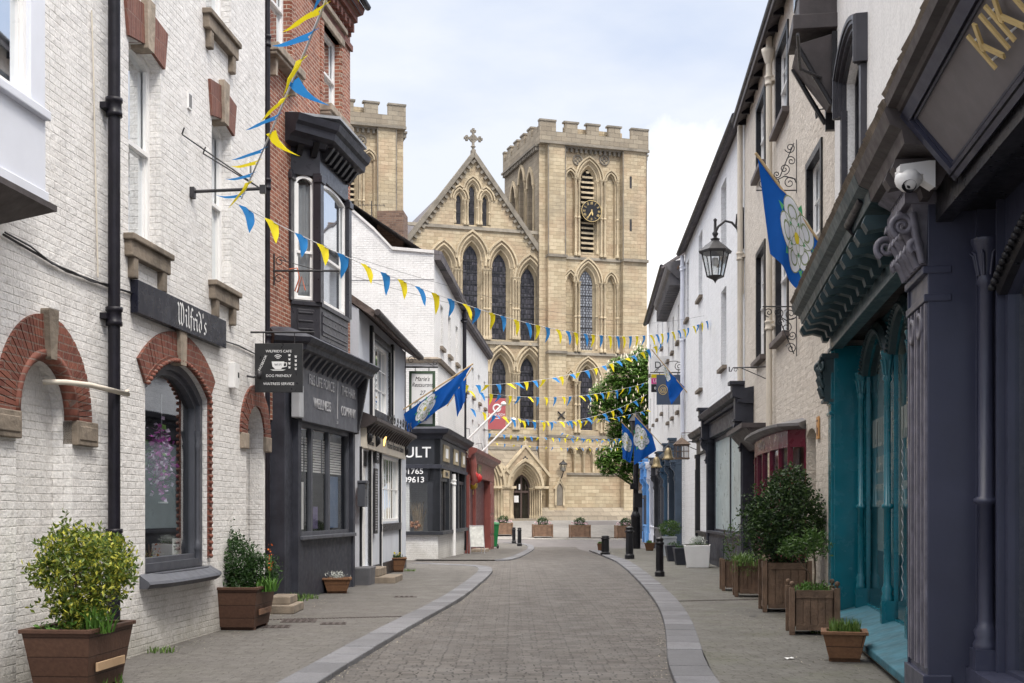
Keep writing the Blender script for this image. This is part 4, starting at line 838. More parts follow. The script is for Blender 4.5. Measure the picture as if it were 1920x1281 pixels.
# pipes, cables, boxes on A
def downpipe(W, u, zt_, zb_, r, v, label, mat=PIPE, joints=(), root_name='downpipe', group=None):
    t = W.at(root_name, label, 'drainpipe', u, v, 0, group); m = MB(); m.tube([(0, 0, zb_), (0, 0, zt_)], r, 12); m.build('pipe', mat, t)
    for z in joints: c = MB(); c.lathe([(r * 1.02, z - .09), (r * 1.35, z - .09), (r * 1.35, z - .05), (r * 1.22, z - .04), (r * 1.22, z + .05), (r * 1.4, z + .06), (r * 1.4, z + .1), (r * 1.02, z + .1)], n=12); c.box(-r * 2, r * 2, r * .5, r * 1.8, z - .03, z + .03); c.build('collar', mat, t)
    return t
downpipe(A, au(214, -.1), 10.6, .02, .062, -.10, 'fat black cast iron downpipe on the white brick café wall', joints=(az(205, 210), az(210, 600), 8.8, 1.35))
c = MB(); c.tube([A.w(au(p[0]), -.02, az(*p)) for p in ((2, 440), (40, 462), (80, 485), (120, 508), (160, 522), (195, 535), (240, 548), (252, 556))], .012, 5); c.tube([A.w(au(p[0]), -.035, az(*p)) for p in ((2, 436), (50, 462), (90, 494), (130, 510), (165, 528), (195, 533))], .009, 5); tag(c.build('cable', BLACKM), 'sagging black cable pinned to the white wall above the blind arch', 'cable')
c = MB(); c.tube([A.w(au(168), -.02, az(168, 20)), A.w(au(172), -.02, az(172, 150)), A.w(au(174), -.02, az(174, 270)), A.w(au(180), -.02, az(180, 520))], .008, 5); tag(c.build('cable', CREAMP), 'thin pale vertical cable on the white wall left of the fat downpipe', 'cable')
c = MB(); c.tube([A.w(au(419), -.02, az(419, 640)), A.w(au(445), -.02, az(445, 648)), A.w(au(478), -.02, az(478, 665))], .010, 5); tag(c.build('cable', BLACKM), 'short black cable between the long sign and the square hanging sign', 'cable')
c = MB(); c.tube([A.w(au(100), .1, az(100, 716)), A.w(au(104), -.1, az(104, 717)), A.w(au(145), -.12, az(145, 722)), A.w(au(205), -.2, az(205, 740)), A.w(au(238, -.2), -.2, az(238, 741))], .026, 8); tag(c.build('waste_pipe', CREAMP), 'cream painted waste pipe running out of the blind arch to the black downpipe', 'pipe')
t = A.at('alarm_box', 'small white alarm box on the café wall beside the small brick arch', 'alarm box', au(433), 0, az(433, 705)); m = MB(); m.prism([(-.1, -.17), (-.1, .17), (.1, .17), (.1, -.1), (.04, -.17)], -.09, 0); m.build('case', WHITE, t, bevel=.01); m = MB(); m.box(.02, .07, -.095, -.089, -.02, .05); m.build('badge', BLACKM, t)
for px, py, lb in ((354, 190, 'small slotted vent in the white wall between the two café windows'), (467, 315, 'small slotted vent in the white wall beside the corner bunting bracket')):
    t = A.at('air_vent', lb, 'vent', au(px), 0, az(px, py)); m = MB(); m.box(-.06, .06, -.02, .01, -.1, .1); m.build('vent_frame', WHITE, t); m = MB(); m.box(-.035, -.01, -.024, -.019, -.08, .08); m.box(.012, .037, -.024, -.019, -.08, .08); m.build('slot', BLACKM, t)
t = A.at('security_light', 'tiny black spotlight above the small brick arch', 'light', au(463), 0, az(463, 705)); m = MB(); m.tube([(0, 0, 0), (0, -.1, -.02), (.05, -.14, .02)], .015, 6); m.lathe([(0, -.06), (.035, -.06), (.045, .05), (0, .05)], (.05, -.16, .02), 8); m.build('lamp_body', BLACKM, t)
# long fascia sign, blackletter drawn with a broad nib
t = A.at('fascia_sign', 'long dark glossy sign with white blackletter lettering on the white brick wall', 'sign', au(252, -.05), -.04, 3.77)
Ls = au(419, -.05) - au(252, -.05); m = MB(); m.box(0, Ls, -.05, .035, 0, .36); m.build('board', plain('glossy_black_sign', (.010, .011, .020), .3, .1, 2, spec=.22), t, bevel=.006)
def nib(m, pts, y, w=.032, a=42, h=.006):
    dx, dz = w / 2 * math.cos(R(a)), w / 2 * math.sin(R(a))
    for (x0, z0_), (x1, z1_) in zip(pts, pts[1:]):
        poly = [(x0 - dx, z0_ - dz), (x0 + dx, z0_ + dz), (x1 + dx, z1_ + dz), (x1 - dx, z1_ - dz)]
        m.add([(a_, y, b_) for a_, b_ in poly], [(0, 1, 2, 3)]); m.add([(x0 - dx, y - .0005, z0_ - dz), (x0 + dx, y - .0005, z0_ + dz), (x0 + dx, y - .0005, z0_ + dz - .004), (x0 - dx, y - .0005, z0_ - dz - .004)], [(0, 1, 2, 3)])
def dia(x, z, s=1): return [(x - .012 * s, z + .012 * s), (x + .014 * s, z - .014 * s)]
GL = {'W': ([[(0, .22), (.03, .19), (.03, .04), (.06, .0), (.10, .03), (.10, .20), (.07, .23)], [(.10, .03), (.13, .0), (.17, .03), (.17, .16), (.15, .2), (.12, .23)], [(.03, .12), (.0, .1)]], .225),
      'i': ([[(0, .125), (.02, .11), (.02, .03), (.04, .0)], [(.01, .185), (.035, .165)]], .072), 'l': ([[(0, .23), (.02, .2), (.02, .03), (.045, .0)]], .072),
      'f': ([[(.02, -.02), (.02, .19), (.04, .225), (.075, .20)], [(-.01, .13), (.06, .13)]], .085), 'r': ([[(0, .125), (.02, .11), (.02, .02), (.0, .0)], [(.02, .02), (.04, .0)], [(.02, .10), (.05, .13), (.075, .11)]], .092),
      'd': ([[(0, .22), (.05, .19), (.09, .11), (.09, .04), (.05, .0), (.02, .03), (.02, .09), (.055, .13), (.09, .10)]], .125), "'": ([[(.01, .22), (.02, .17)]], .05),
      's': ([[(.07, .12), (.035, .13), (.01, .105), (.02, .08), (.06, .055), (.065, .025), (.03, .0), (.0, .015)]], .09)}
m = MB(); x = Ls * .40; k_ = 1.12
for ch_ in "Wilfrid's":
    for st in GL[ch_][0]: nib(m, [(x + a_ * k_, .065 + b_ * k_) for a_, b_ in st], -.053)
    x += GL[ch_][1] * k_ * 1.02
m.build('lettering', TXTW, t)
# square hanging sign
Ys = A.Y(au(470)); t = thing('hanging_sign', 'square black hanging sign with white cup and café lettering', 'sign', (P3(478, 645, Ys).x, Ys, 3.32)); wS = P3(568, 645, Ys).x - P3(478, 645, Ys).x
m = MB(); m.box(0, wS, -.015, .015, 0, .70); m.build('board', plain('black_sign_board', (.02, .02, .021), .35, .2, 3), t, bevel=.004)
m = MB(); m.tube([(-.09, 0, .86), (wS + .16, 0, .86)], .014, 8); m.box(-.105, -.085, -.03, .03, .80, .92)
for x_ in (.12, wS - .12): m.tube([(x_, 0, .86), (x_, 0, .70)], .007, 5)
m.build('bracket', BLACKM, t)
cS = wS / 2
for s_, z, sz in (("WILFRID'S CAFE", .585, .052), ('DOG FRIENDLY', .235, .052), ('WAITRESS SERVICE', .12, .052)): text(s_, t, cS, z, sz, TXTW, -.018, .001)
text('FACEBOOK', t, .115, .42, .047, TXTW, -.018, .001, rotz=R(65)); 
m = MB(); m.prism([(cS - .10, .44), (cS + .08, .44), (cS + .07, .37), (cS + .03, .33), (cS - .05, .33), (cS - .09, .37)], -.02, -.016); m.prism([(cS - .12, .325), (cS + .10, .325), (cS + .06, .31), (cS - .08, .31)], -.02, -.016)
m.tube([(cS + .07, -.018, .42), (cS + .115, -.018, .42), (cS + .11, -.018, .37), (cS + .06, -.018, .36)], .008, 4)
for r_ in (.025, .048, .07): m.tube([(cS - .01 + r_ * math.sin(R(a_)), -.018, .465 + r_ * math.cos(R(a_))) for a_ in range(-45, 46, 15)], .0065, 4)
for i in range(4):
    for j in (0, 1):
        xx, z_ = wS - .19 + j * .09, .52 - i * .058 - j * .02; m.lathe([(0, -.01), (.014, -.008), (.014, .01), (0, .012)], (xx, -.018, z_), 6)
        for k in (-1, 0, 1): m.box(xx + k * .012 - .004, xx + k * .012 + .004, -.02, -.016, z_ + .016, z_ + .025)
m.build('cup_emblem', TXTW, t); text('WI FI', t, cS - .01, .392, .045, BLACK, -.022, .001)
# ================================================================ B red brick shop
Bw = Wall(-7.138, .14, 17.6, 26.25, 'L'); bu, bz = Bw.u, Bw.z
rb = Bw.root('red_brick_shop', 'tall red brick shop building with a black bay window and charcoal shopfront', 'building')
b1 = (bu(505), bu(543), 9.62, 11.6); b2 = (bu(606), bu(638), 9.62, 11.3)
shell(Bw, rb, 12.35, 8, [rect(*b1), rect(*b2), rect(bu(505), Bw.L - .3, .0, 3.2), rect(bu(552), bu(652), 5.2, 8.0)], REDB, rv=.2, roofmat=SLATE, roof=2.6)
for q in (b1, b2):
    window(rb, *q, v=.12, fm=WHITE, curtain=CURT); u0, u1, z0, z1 = q
    s_ = MB(); s_.box(u0 - .22, u1 + .22, -.24, .12, z0 - .14, z0); s_.box(u0 - .2, u1 + .2, -.2, .02, z0 - .2, z0 - .139)
    for x_ in (u0 - .05, u1 - .09): s_.prism([(x_, z0 - .2), (x_ + .14, z0 - .2), (x_ + .11, z0 - .5), (x_ + .03, z0 - .5)], -.13, .02)
    s_.build('window_sill', SILLC, rb, bevel=.015)
    s_ = MB(); s_.box(u0 - .2, u1 + .2, -.05, .12, z1, z1 + .28); s_.box(u0 - .24, u1 + .24, -.10, .02, z1 + .279, z1 + .38); s_.build('stone_lintel', SILLC, rb, bevel=.012)
    for x_ in (u0 - .2, u1 + .03):
        i = z0; s_ = MB()
        while i < z1 - .1: s_.box(x_, x_ + .17, -.03, .01, i, i + .075 * 3 - .02); i += .225
        s_.build('brick_quoin', REDB, rb)
m = MB(); zc_ = 11.95
m.xprof([(0, zc_), (-.06, zc_), (-.06, zc_ + .12), (-.14, zc_ + .14), (-.14, zc_ + .26), (-.26, zc_ + .3), (-.30, zc_ + .42), (0, zc_ + .42)], 0, Bw.L + .1)
x = .1
while x < Bw.L: m.box(x, x + .1, -.13, -.001, zc_ - .16, zc_ + .0); m.box(x + .02, x + .08, -.07, -.002, zc_ - .26, zc_ - .159); x += .3
m.xprof([(0, zc_ - .5), (-.05, zc_ - .5), (-.05, zc_ - .38), (0, zc_ - .36)], 0, Bw.L + .05)
m.build('brick_cornice', REDM, rb); m = MB(); m.tube([(0, -.36, zc_ + .46), (Bw.L + .12, -.36, zc_ + .46)], .07, 8); m.build('gutter', PIPE, rb)
downpipe(Bw, bu(501, -.1), 12.3, .05, .05, -.10, 'black downpipe at the left end of the red brick wall', joints=(bz(501, 355), bz(501, 90), 4.5, 2.9))
# bay window
F2 = Wall(-6.688, .14, 17.6, 26.25, 'L'); vb = -.45; ub0, ub1 = bu(600, vb), bu(653, vb); ue0, ue1 = bu(545), ub1 + .30
plan = [(ue0, 0), (ub0, vb), (ub1, vb), (ue1, 0)]
by = bpy.data.objects.new('bay_window', None); COL.objects.link(by); by.parent = rb; by['label'] = 'black canted bay window on the upper floor'
def baypanel(m, p, q, z0, z1, off=0, inset=0, th=.06):
    P = Vector(p); Q = Vector(q); d = (Q - P); L_ = d.length; d /= L_; nn = Vector((d.y, -d.x)); a_ = P + d * inset + nn * off; b_ = Q - d * inset + nn * off
    m.hexa([(a_.x, a_.y, z0), (b_.x, b_.y, z0), (b_.x - nn.x * th, b_.y - nn.y * th, z0), (a_.x - nn.x * th, a_.y - nn.y * th, z0)], [(a_.x, a_.y, z1), (b_.x, b_.y, z1), (b_.x - nn.x * th, b_.y - nn.y * th, z1), (a_.x - nn.x * th, a_.y - nn.y * th, z1)])
zb0, zb1, zb2, zb3 = 4.78, 5.42, 7.75, 8.25
m = MB()
for p, q in zip(plan, plan[1:]):
    baypanel(m, p, q, zb0, zb1); baypanel(m, p, q, zb2, zb3 + .1); baypanel(m, p, q, zb1 - .05, zb1 + .03, .04); baypanel(m, p, q, zb0 + .08, zb1 - .12, .018, .12, .03)
    for k in range(3): baypanel(m, p, q, zb0 + .14 + k * .15, zb0 + .17 + k * .15, .035, .14, .02)
for i, p in enumerate(plan):
    w_ = .10 if i in (1, 2) else .12; m.box(p[0] - w_, p[0] + w_, p[1] - .045, p[1] + .10, zb1 + .02, zb2 + .05); m.box(p[0] - w_ - .03, p[0] + w_ + .03, p[1] - .075, p[1] + .10, zb2 - .12, zb2 + .0)
m.build('bay_frame', plain('black_bay_paint', (.024, .023, .030), .35, .2, 3, coat=.15), by, bevel=.006)
for p, q in zip(plan, plan[1:]):
    P = Vector(p); Q = Vector(q); d = Q - P; L_ = d.length; wr = bpy.data.objects.new('bay_sash', None); COL.objects.link(wr); wr.parent = by; wr.location = (p[0], p[1], 0); wr.rotation_euler = (0, 0, math.atan2(d.y, d.x))
    n_ = 1; window_ = window(wr, .13 if p is not plan[0] else .08, L_ - (.13 if p is not plan[0] else .09), zb1 + .06, zb2, v=.03, rise=.10, fm=WHITE, fw=.05, curtain=CURT, mid=6.35, gm=GLASS); 
m = MB(); o_ = [(0, zb3 - .02), (.10, zb3), (.14, zb3 + .08), (.18, zb3 + .10), (.30, zb3 + .13), (.32, zb3 + .25), (.38, zb3 + .30), (.42, zb3 + .42), (.0, zb3 + .55)]
m.pathprof([(ue0 - .32, 0.0), (ub0, vb), (ub1, vb), (ue1 + .1, 0.0)], [(-.15 if o == 0 else o, z) for o, z in o_]); m.build('bay_cornice', CHAR, by)
for p, q in zip(plan, plan[1:]):
    P = Vector(p); Q = Vector(q); d = Q - P; L_ = d.length; d /= L_; nn = Vector((d.y, -d.x)); N_ = max(2, int(L_ / .26))
    for i in range(N_): m = MB(); s0 = P + d * (L_ * (i + .3) / N_); s1 = P + d * (L_ * (i + .7) / N_); m.hexa([(t_.x, t_.y, zb3 - .16) for t_ in (s0 + nn * .07, s1 + nn * .07, s1, s0)], [(t_.x, t_.y, zb3 + .06) for t_ in (s0 + nn * .24, s1 + nn * .24, s1, s0)]); m.build('corbel', BLACK, by)
m = MB(); m.prismz([(ue0 - .1, .0), (ub0, vb - .38), (ub1, vb - .38), (ue1 + .1, 0)], zb3 + .55, zb3 + .6); m.build('lead_roof', plain('lead_sheet', (.30, .31, .33), .5, .2, 4, streak=.3), by)
# charcoal shopfront
vs = -.30; s0, s1 = bu(557, vs), bu(662, vs)
m = MB(); us0 = bu(518, 0) - .2
m.box(us0, s0 + .02, -.22, .1, -.3, 4.25); m.box(s0 - .02, s0 + .16, vs - .03, .1, -.3, 3.3); m.box(s1 - .10, s1 + .05, vs - .03, .1, -.3, 3.3)
m.box(s0 + .1, s1 - .05, vs, .1, -.3, 1.12)
m.build('shopfront', CHAR, rb, bevel=.008)
m = MB(); m.box(s0 - .02, s1 + .06, vs - .10, .1, 3.22, 4.28); m.build('fascia', CHARM, rb, bevel=.006)
m = MB(); m.box(s0 + .1, s1 - .05, vs - .09, vs + .02, 1.10, 1.17); m.build('window_sill', CHARM, rb, bevel=.01)
wf = MB(); nW = 4; wu = [s0 + .14, bu(590, vs), bu(622, vs), s1 - .14]
i_w = []
for a_, b_ in zip(wu, wu[1:]): i_w.append((a_ + .05, b_ - .05))
wf.prism(rect(wu[0], wu[-1], 1.16, 3.23), vs + .05, vs + .13, [rect(a_, b_, 1.24, 3.14) for a_, b_ in i_w]); fo = wf.build('window_frame', CHARM, rb, bevel=.005)
m = MB(); 
for a_, b_ in i_w: m.quad((a_, vs + .1, 1.24), (b_, vs + .1, 1.24), (b_, vs + .1, 3.14), (a_, vs + .1, 3.14))
m.build('pane', GLASSC, fo)
m = MB(); U0, U1 = s0 + .0, s1 + .0; m.quad((U0, 1.7, .3), (U1, 1.7, .3), (U1, 1.7, 3.3), (U0, 1.7, 3.3)); m.quad((U0, .0, 1.1), (U1, .0, 1.1), (U1, 1.7, 1.1), (U0, 1.7, 1.1)); m.quad((U0, 0, .3), (U0, 1.7, .3), (U0, 1.7, 3.3), (U0, 0, 3.3)); m.quad((U1, 0, .3), (U1, 1.7, .3), (U1, 1.7, 3.3), (U1, 0, 3.3)); m.build('interior', DARK, rb)
dsp = MB(); 
for i, (a_, b_) in enumerate(i_w):
    z = 2.95
    while z > 2.35: dsp.box(a_ + .01, b_ - .01, vs + .2, vs + .215, z, z + .035); z -= .05
dsp.build('window_blind', CURT, rb)
for i, (a_, b_) in enumerate(i_w):
    m = MB(); cm = (a_ + b_) / 2; wd = (b_ - a_) * (.36, .16, .22)[i]; m.box(cm - wd, cm + wd, vs + .16, vs + .17, 1.28, (2.15, 1.7, 2.3)[i]); tag(m.build('display_poster', (CURT, plain('purple_poster', (.10, .07, .18), .5), plain('blue_poster', (.05, .10, .20), .4))[i], None), ('tall pale poster in the left pane of the charcoal shop window', 'small purple poster in the middle pane of the charcoal shop window', 'tall blue poster in the right pane of the charcoal shop window')[i], 'poster'); o = bpy.data.objects[-1] if False else None
    p_ = [x_ for x_ in COL.objects if x_.name.startswith('display_poster')][-1]; p_.location = (Bw.P.x, Bw.P.y, 0); p_.rotation_euler = (0, 0, Bw.rz)
m = MB(); cz0 = 4.25
m.pathprof([(s0 - .55, .0), (s0 - .35, vs - .05), (s1 + .12, vs - .05), (s1 + .12, 0.1)], [(-.1, cz0), (.06, cz0), (.08, cz0 + .05), (.28, cz0 + .16), (.30, cz0 + .24), (.36, cz0 + .28), (.40, cz0 + .36), (.36, cz0 + .40), (-.1, cz0 + .58)]); m.build('shop_cornice', CHAR, rb)
x = s0 - .2
while x < s1: m = MB(); m.hexa([(x, vs - .12, cz0 - .10), (x + .10, vs - .12, cz0 - .10), (x + .10, vs - .02, cz0 - .10), (x, vs - .02, cz0 - .10)], [(x, vs - .30, cz0 + .12), (x + .10, vs - .30, cz0 + .12), (x + .10, vs - .02, cz0 + .12), (x, vs - .02, cz0 + .12)]); m.build('modillion', CHARM, rb); x += .34
m = MB(); m.prism([(s1 - .02, 0), (s1 + .1, 0), (s1 + .1, .1), (s1 - .02, .1)], -.1, 0); 
cb = MB(); cb.hexa([(s1 - .02, vs - .10, 3.2), (s1 + .10, vs - .10, 3.2), (s1 + .10, .05, 3.2), (s1 - .02, .05, 3.2)], [(s1 - .02, vs - .32, cz0 + .1), (s1 + .10, vs - .32, cz0 + .1), (s1 + .10, .05, cz0 + .1), (s1 - .02, .05, cz0 + .1)]); cb.build('console', BLACK, rb, bevel=.02)
um = (s0 + s1) / 2
for s_, uc, z, sz, sxx in (('F&S LIFE FORCE', s0 + (s1 - s0) * .31, 3.98, .27, .86), ('WELLNESS', s0 + (s1 - s0) * .32, 3.58, .27, .86), ('THE HAIR', s0 + (s1 - s0) * .80, 3.98, .27, .86), ('COMPANY', s0 + (s1 - s0) * .80, 3.58, .27, .80)): text(s_, rb, uc, z, sz, TXTG, vs - .108, .006, sx=sxx)
m = MB(); m.box(um + .32, um + .34, vs - .115, vs - .1, 3.4, 4.15); m.build('divider', TXTG, rb)
text('39', rb, um + .33, 3.33, .09, TXTG, vs - .105, .006)
t = Bw.at('junction_box', 'pale grey box on the corner of the charcoal fascia below the square hanging sign', 'junction box', s0 - .12, vs - .02, 3.55); m = MB(); m.box(-.16, .08, -.12, .04, -.3, .28); m.build('case', plain('grey_plastic', (.33, .34, .36), .4), t, bevel=.02)
t = Bw.at('iron_bracket', 'black wrought iron arm with orange cord on the red brick wall', 'bracket', bu(512), 0, bz(512, 508)); m = MB(); m.tube([(0, -.02, -.25), (0, -.02, .3)], .014, 6); 
inv = Matrix.Rotation(-Bw.rz, 4, 'Z'); arm = inv @ Vector((1, 0, 0)); ax = lambda s_, z: (arm.x * s_, arm.y * s_, z)
m.tube([ax(0, 0), ax(1.15, 0)], .018, 6); m.tube([(a_ * arm.x, a_ * arm.y, c_) for a_, b_, c_ in scroll(.12, .16, .10, 1.3)], .008, 5); m.tube([(a_ * arm.x, a_ * arm.y, c_) for a_, b_, c_ in scroll(.1, -.14, .09, 1.3)], .008, 5); m.tube([ax(.1, .2), ax(.7, .03)], .007, 5); m.build('bracket_arm', BLACKM, t)
m = MB(); m.tube([ax(.28, .03), ax(.42, .05), ax(.46, -.12), ax(.38, -.35), ax(.42, -.38), ax(.5, -.1), ax(.56, -.34)], .012, 5); m.build('cord', plain('orange_cord', (.5, .13, .06), .7), t)
# ================================================================ C low timbered restaurant
Cw = Wall(-4.6, .05, 26.3, 33.7, 'L'); c_u, c_z = Cw.u, Cw.z
rc = Cw.root('restaurant_building', 'low pale grey rendered restaurant with black timber trim and a sagging stone roof', 'building')
cw = (c_u(699), c_u(729), 3.95, 5.55)
dr_ = (c_u(676), c_u(692), .38, 2.95); wn_ = (c_u(713), c_u(748), 1.35, 2.95)
shell(Cw, rc, 5.95, 7, [rect(*cw), rect(*dr_), rect(*wn_)], GREYW, rv=.15, roofmat=plain('stone_slate_roof', (.13, .10, .09), .85, .4, 5, .03, 10), roof=2.4, eave=.38, thick=.2)
m = MB(); m.tube([(-.1, -.42, 5.86), (2, -.42, 5.84), (Cw.L + .1, -.42, 5.82)], .07, 8); m.build('gutter', BROWNP, rc)
w_ = window(rc, *cw, v=.06, fm=WHITE, cols=4, rows=3, sash=False, curtain=CURT, fw=.07); 
m = MB(); u0, u1, z0, z1 = cw
for a_, b_, c__, d_ in ((u0 - .16, u0, z0 - .1, z1 + .12), (u1, u1 + .16, z0 - .1, z1 + .12), (u0 - .16, u1 + .16, z1, z1 + .16), (u0 - .16, u1 + .16, z0 - .16, z0)): m.box(a_, b_, -.05, .02, c__, d_)
m.build('window_surround', BLACK, rc)
for x_ in (u0 - .45, u1 + .28): m = MB(); m.box(x_, x_ + .2, -.07, 0, 3.35, z1 + .25); m.build('timber_post', BLACK, rc); m = MB(); m.box(x_ + .05, x_ + .15, -.09, -.069, 3.55, z1 + .1); m.build('post_inlay', WHITE, rc)
# ground floor
m = MB(); m.box(*dr_[:2], .08, .13, .38, 2.62); m.build('door', WHITE, rc); m = MB(); m.tube([(dr_[0] + .12, .05, 1.35), (dr_[0] + .12, .02, 1.35), (dr_[0] + .35, .02, 1.34)], .02, 6); m.build('door_handle', BLACKM, rc)
m = MB(); m.box(dr_[0], dr_[1], .05, .12, 2.62, 2.95); m.build('transom_light', BLACK, rc)
window(rc, *wn_, v=.02, fm=WHITE, cols=4, rows=2, sash=False, curtain=WHITE, fw=.06)
m = MB()
for x_ in (dr_[0] - .13, dr_[1], wn_[0] - .12, wn_[1]): m.box(x_, x_ + .13, -.05, .03, .1, 3.0)
m.box(wn_[0] - .1, wn_[1] + .1, -.06, .03, 1.12, 1.3); m.box(.0, Cw.L - .1, -.03, .03, -.2, .36); m.build('black_trim', BLACK, rc)
m = MB(); 
for x_ in (dr_[0] - .075, dr_[1] + .055, wn_[0] - .065, wn_[1] + .055): m.box(x_, x_ + .045, -.062, -.048, .2, 2.95)
m.build('white_trim', WHITE, rc)
m = MB(); m.box(.25, Cw.L - .9, -.12, .02, 2.98, 3.42); m.build('fascia', CREAMP, rc)
text('Pizzeria\nRistorante', rc, (dr_[0] + dr_[1]) / 2 + .1, 3.2, .17, BLACK, -.13, .002, shear=.3); text('Pizzeria Ristorante Italiano', rc, (wn_[0] + wn_[1]) / 2 + .1, 3.2, .24, BLACK, -.13, .002, shear=.3, sx=1.1)
m = MB()
for i in range(3): x_ = (.45, dr_[1] + .25, Cw.L - 1.0)[i]; m.lathe([(0, -.14), (.09, -.06), (.09, .06), (0, .14)], (x_, -.13, 3.2), 8)
m.build('fascia_emblem', BLACK, rc)
m = MB(); m.xprof([(.0, 3.42), (-.14, 3.42), (-.3, 3.52), (-.38, 3.56), (-.38, 3.63), (0, 3.78)], .1, Cw.L - .6); x = .3
while x < Cw.L - .8: m.hexa([(x, -.14, 3.3), (x + .09, -.14, 3.3), (x + .09, -.02, 3.3), (x, -.02, 3.3)], [(x, -.32, 3.53), (x + .09, -.32, 3.53), (x + .09, -.02, 3.53), (x, -.02, 3.53)]); x += .36
m.build('shop_cornice', BROWNP, rc)
m = MB(); random.seed(3)
for i in range(9):
    x_ = 2.6 + i * .5; m.tube([(a_, -.25, b_) for a_, q_, b_ in scroll(x_, 3.82, .14, 1.2, random.random() * 6)], .012, 4)
m.build('iron_cresting', BLACKM, rc)
stp = MB(); stp.box(dr_[0] - .05, dr_[1] + .1, -.75, .06, -.05, .19); stp.box(dr_[0], dr_[1], -.4, .06, .189, .37); stp.build('doorstep', SILL, rc, bevel=.02)
stp = MB(); stp.box(-.5, .35, -.32, .06, -.05, .42); stp.build('plinth_block', plain('dark_plinth', (.09, .09, .10), .7, .3), rc, bevel=.02)
t = Cw.at('letterbox', 'dark metal post box on the white post beside the restaurant door', 'letterbox', c_u(671), -.02, 1.7); m = MB(); m.prism([(-.17, 0), (-.17, .50), (.17, .50), (.17, 0)], -.16, 0); m.prism([(-.19, .50), (-.19, .56), (.19, .56), (.19, .50)], -.19, 0); m.build('case', CHARM, t, bevel=.015); m = MB(); m.box(-.1, .1, -.168, -.158, .38, .42); m.lathe([(0, .0), (.03, 0), (.03, .01)], (0, -.16, .2), 8); m.build('slot', BLACKM, t)
def lantern(name, label, loc, s, lit=False, rz=0, arm=None):
    t = thing(name, label, 'lamp', loc, rz); m = MB()
    for k in range(6):
        a_ = R(60 * k); m.tube([(s * .20 * math.cos(a_), s * .20 * math.sin(a_), 0), (s * .34 * math.cos(a_), s * .34 * math.sin(a_), s * .62)], s * .018, 5)
    m.lathe([(0, -s * .16), (s * .03, -s * .1), (s * .07, -s * .06), (s * .21, -s * .0), (s * .22, s * .03)], n=6, smooth=False)
    m.build('lantern_frame', BLACKM, t); m = MB(); m.lathe([(s * .40, s * .60), (s * .42, s * .66), (s * .26, s * .80), (s * .10, s * .92), (s * .12, s * .97), (s * .04, s * 1.0), (s * .05, s * 1.06), (0, s * 1.12)], n=6, smooth=False); m.lathe([(0, s * .6), (s * .40, s * .60)], n=6); m.build('lantern_cap', BLACKM, t)
    m = MB(); m.lathe([(s * .19, s * .02), (s * .33, s * .61)], n=6, smooth=False); m.build('lantern_glass', emis('lit_amber_glass', (1, .62, .2), 1.6) if lit else GLASSC, t)
    if arm: q = MB(); q.tube(arm, s * .05, 6); q.build('bracket', BLACKM, t)
    return t
pL = P3(715, 838, 29.0); lantern('wall_lantern', 'small lit amber wall lantern over the restaurant shopfront', pL, .40, True, 0, [(0, 0, -.08), (0, 0, -.18), (-.28, 0, -.2), (-.30, 0, .05)])
# menu boards
for px, y0, y1, lb in ((707, 835, 870, 'small dark menu board beside the restaurant door, upper one'), (704.5, 880, 1000, 'tall dark chalk menu board beside the restaurant door, lower one')):
    t = Cw.at('menu_board', lb, 'menu board', c_u(px, -.07), -.07, c_z(px, y1)); hh = c_z(px, y0) - c_z(px, y1); m = MB(); m.box(-.2, .2, -.02, .02, 0, hh); m.build('board', BLACKM, t); m = MB(); z = .08
    while z < hh - .06: m.box(-.15, -.15 + random.uniform(.15, .3), -.024, -.019, z, z + .025); z += .06
    m.build('writing', TXTG, t)
# ================================================================ D tall white building, E lower one beyond
D = Wall(-5.242, .065, 40.8, 49.5, 'L'); du, dz = D.u, D.z
rd_ = D.root('tall_white_house', 'tall white painted brick building with a blank gable wall facing the camera', 'building')
dws = []
for px, y0, y1 in ((828.5, 575, 636), (845.5, 0, 0), (855, 0, 0)):
    u_ = du(px); dws.append((u_ - .45, u_ + .45, 7.4, 8.9)); dws.append((u_ - .45, u_ + .45, 4.75, 6.3))
dws = []
for u_ in (2.1, 4.4, 6.9): dws += [(u_ - .42, u_ + .42, 7.3, 8.75), (u_ - .42, u_ + .42, 4.7, 6.2)]
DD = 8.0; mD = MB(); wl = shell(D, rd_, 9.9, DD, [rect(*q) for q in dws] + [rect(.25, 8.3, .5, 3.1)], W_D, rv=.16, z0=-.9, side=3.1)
for q in dws:
    window(rd_, *q, v=.10, fm=WHITE, curtain=CURT if q[2] > 6 else None); s_ = MB(); s_.box(q[0] - .1, q[1] + .1, -.1, .1, q[2] - .12, q[2]); s_.build('window_sill', SILL, rd_)
# gable wall toward the camera: stepped profile with raking coping (local +y runs inwards)
gY = lambda px: (P3(px, 500, 40.8).x); toL = lambda px: (D.P.x - P3(px, 0, 40.8).x) 
pts = [(toL(814), 9.3), (toL(814), 10.15), (toL(735), 10.29), (toL(700), 10.95), (toL(655), 11.65), (toL(560), 13.2), (toL(480), 11.6), (toL(480), 9.3)]
m = MB(); m.sheet(pts, (), lambda a, b: (-.02, a, b)); m.sheet(pts, (), lambda a, b: (.32, a, b)); n = len(pts); m.add([(-.02, a, b) for a, b in pts] + [(.32, a, b) for a, b in pts], [(i, (i + 1) % n, n + (i + 1) % n, n + i) for i in range(n)]); m.build('gable', W_D, rd_)
cp = MB()
for (a_, b_), (c__, d_) in zip(pts[1:5], pts[2:6]): cp.hexa([(-.09, a_, b_), (.4, a_, b_), (.4, c__, d_), (-.09, c__, d_)], [(-.09, a_, b_ + .1), (.4, a_, b_ + .1), (.4, c__, d_ + .1), (-.09, c__, d_ + .1)])
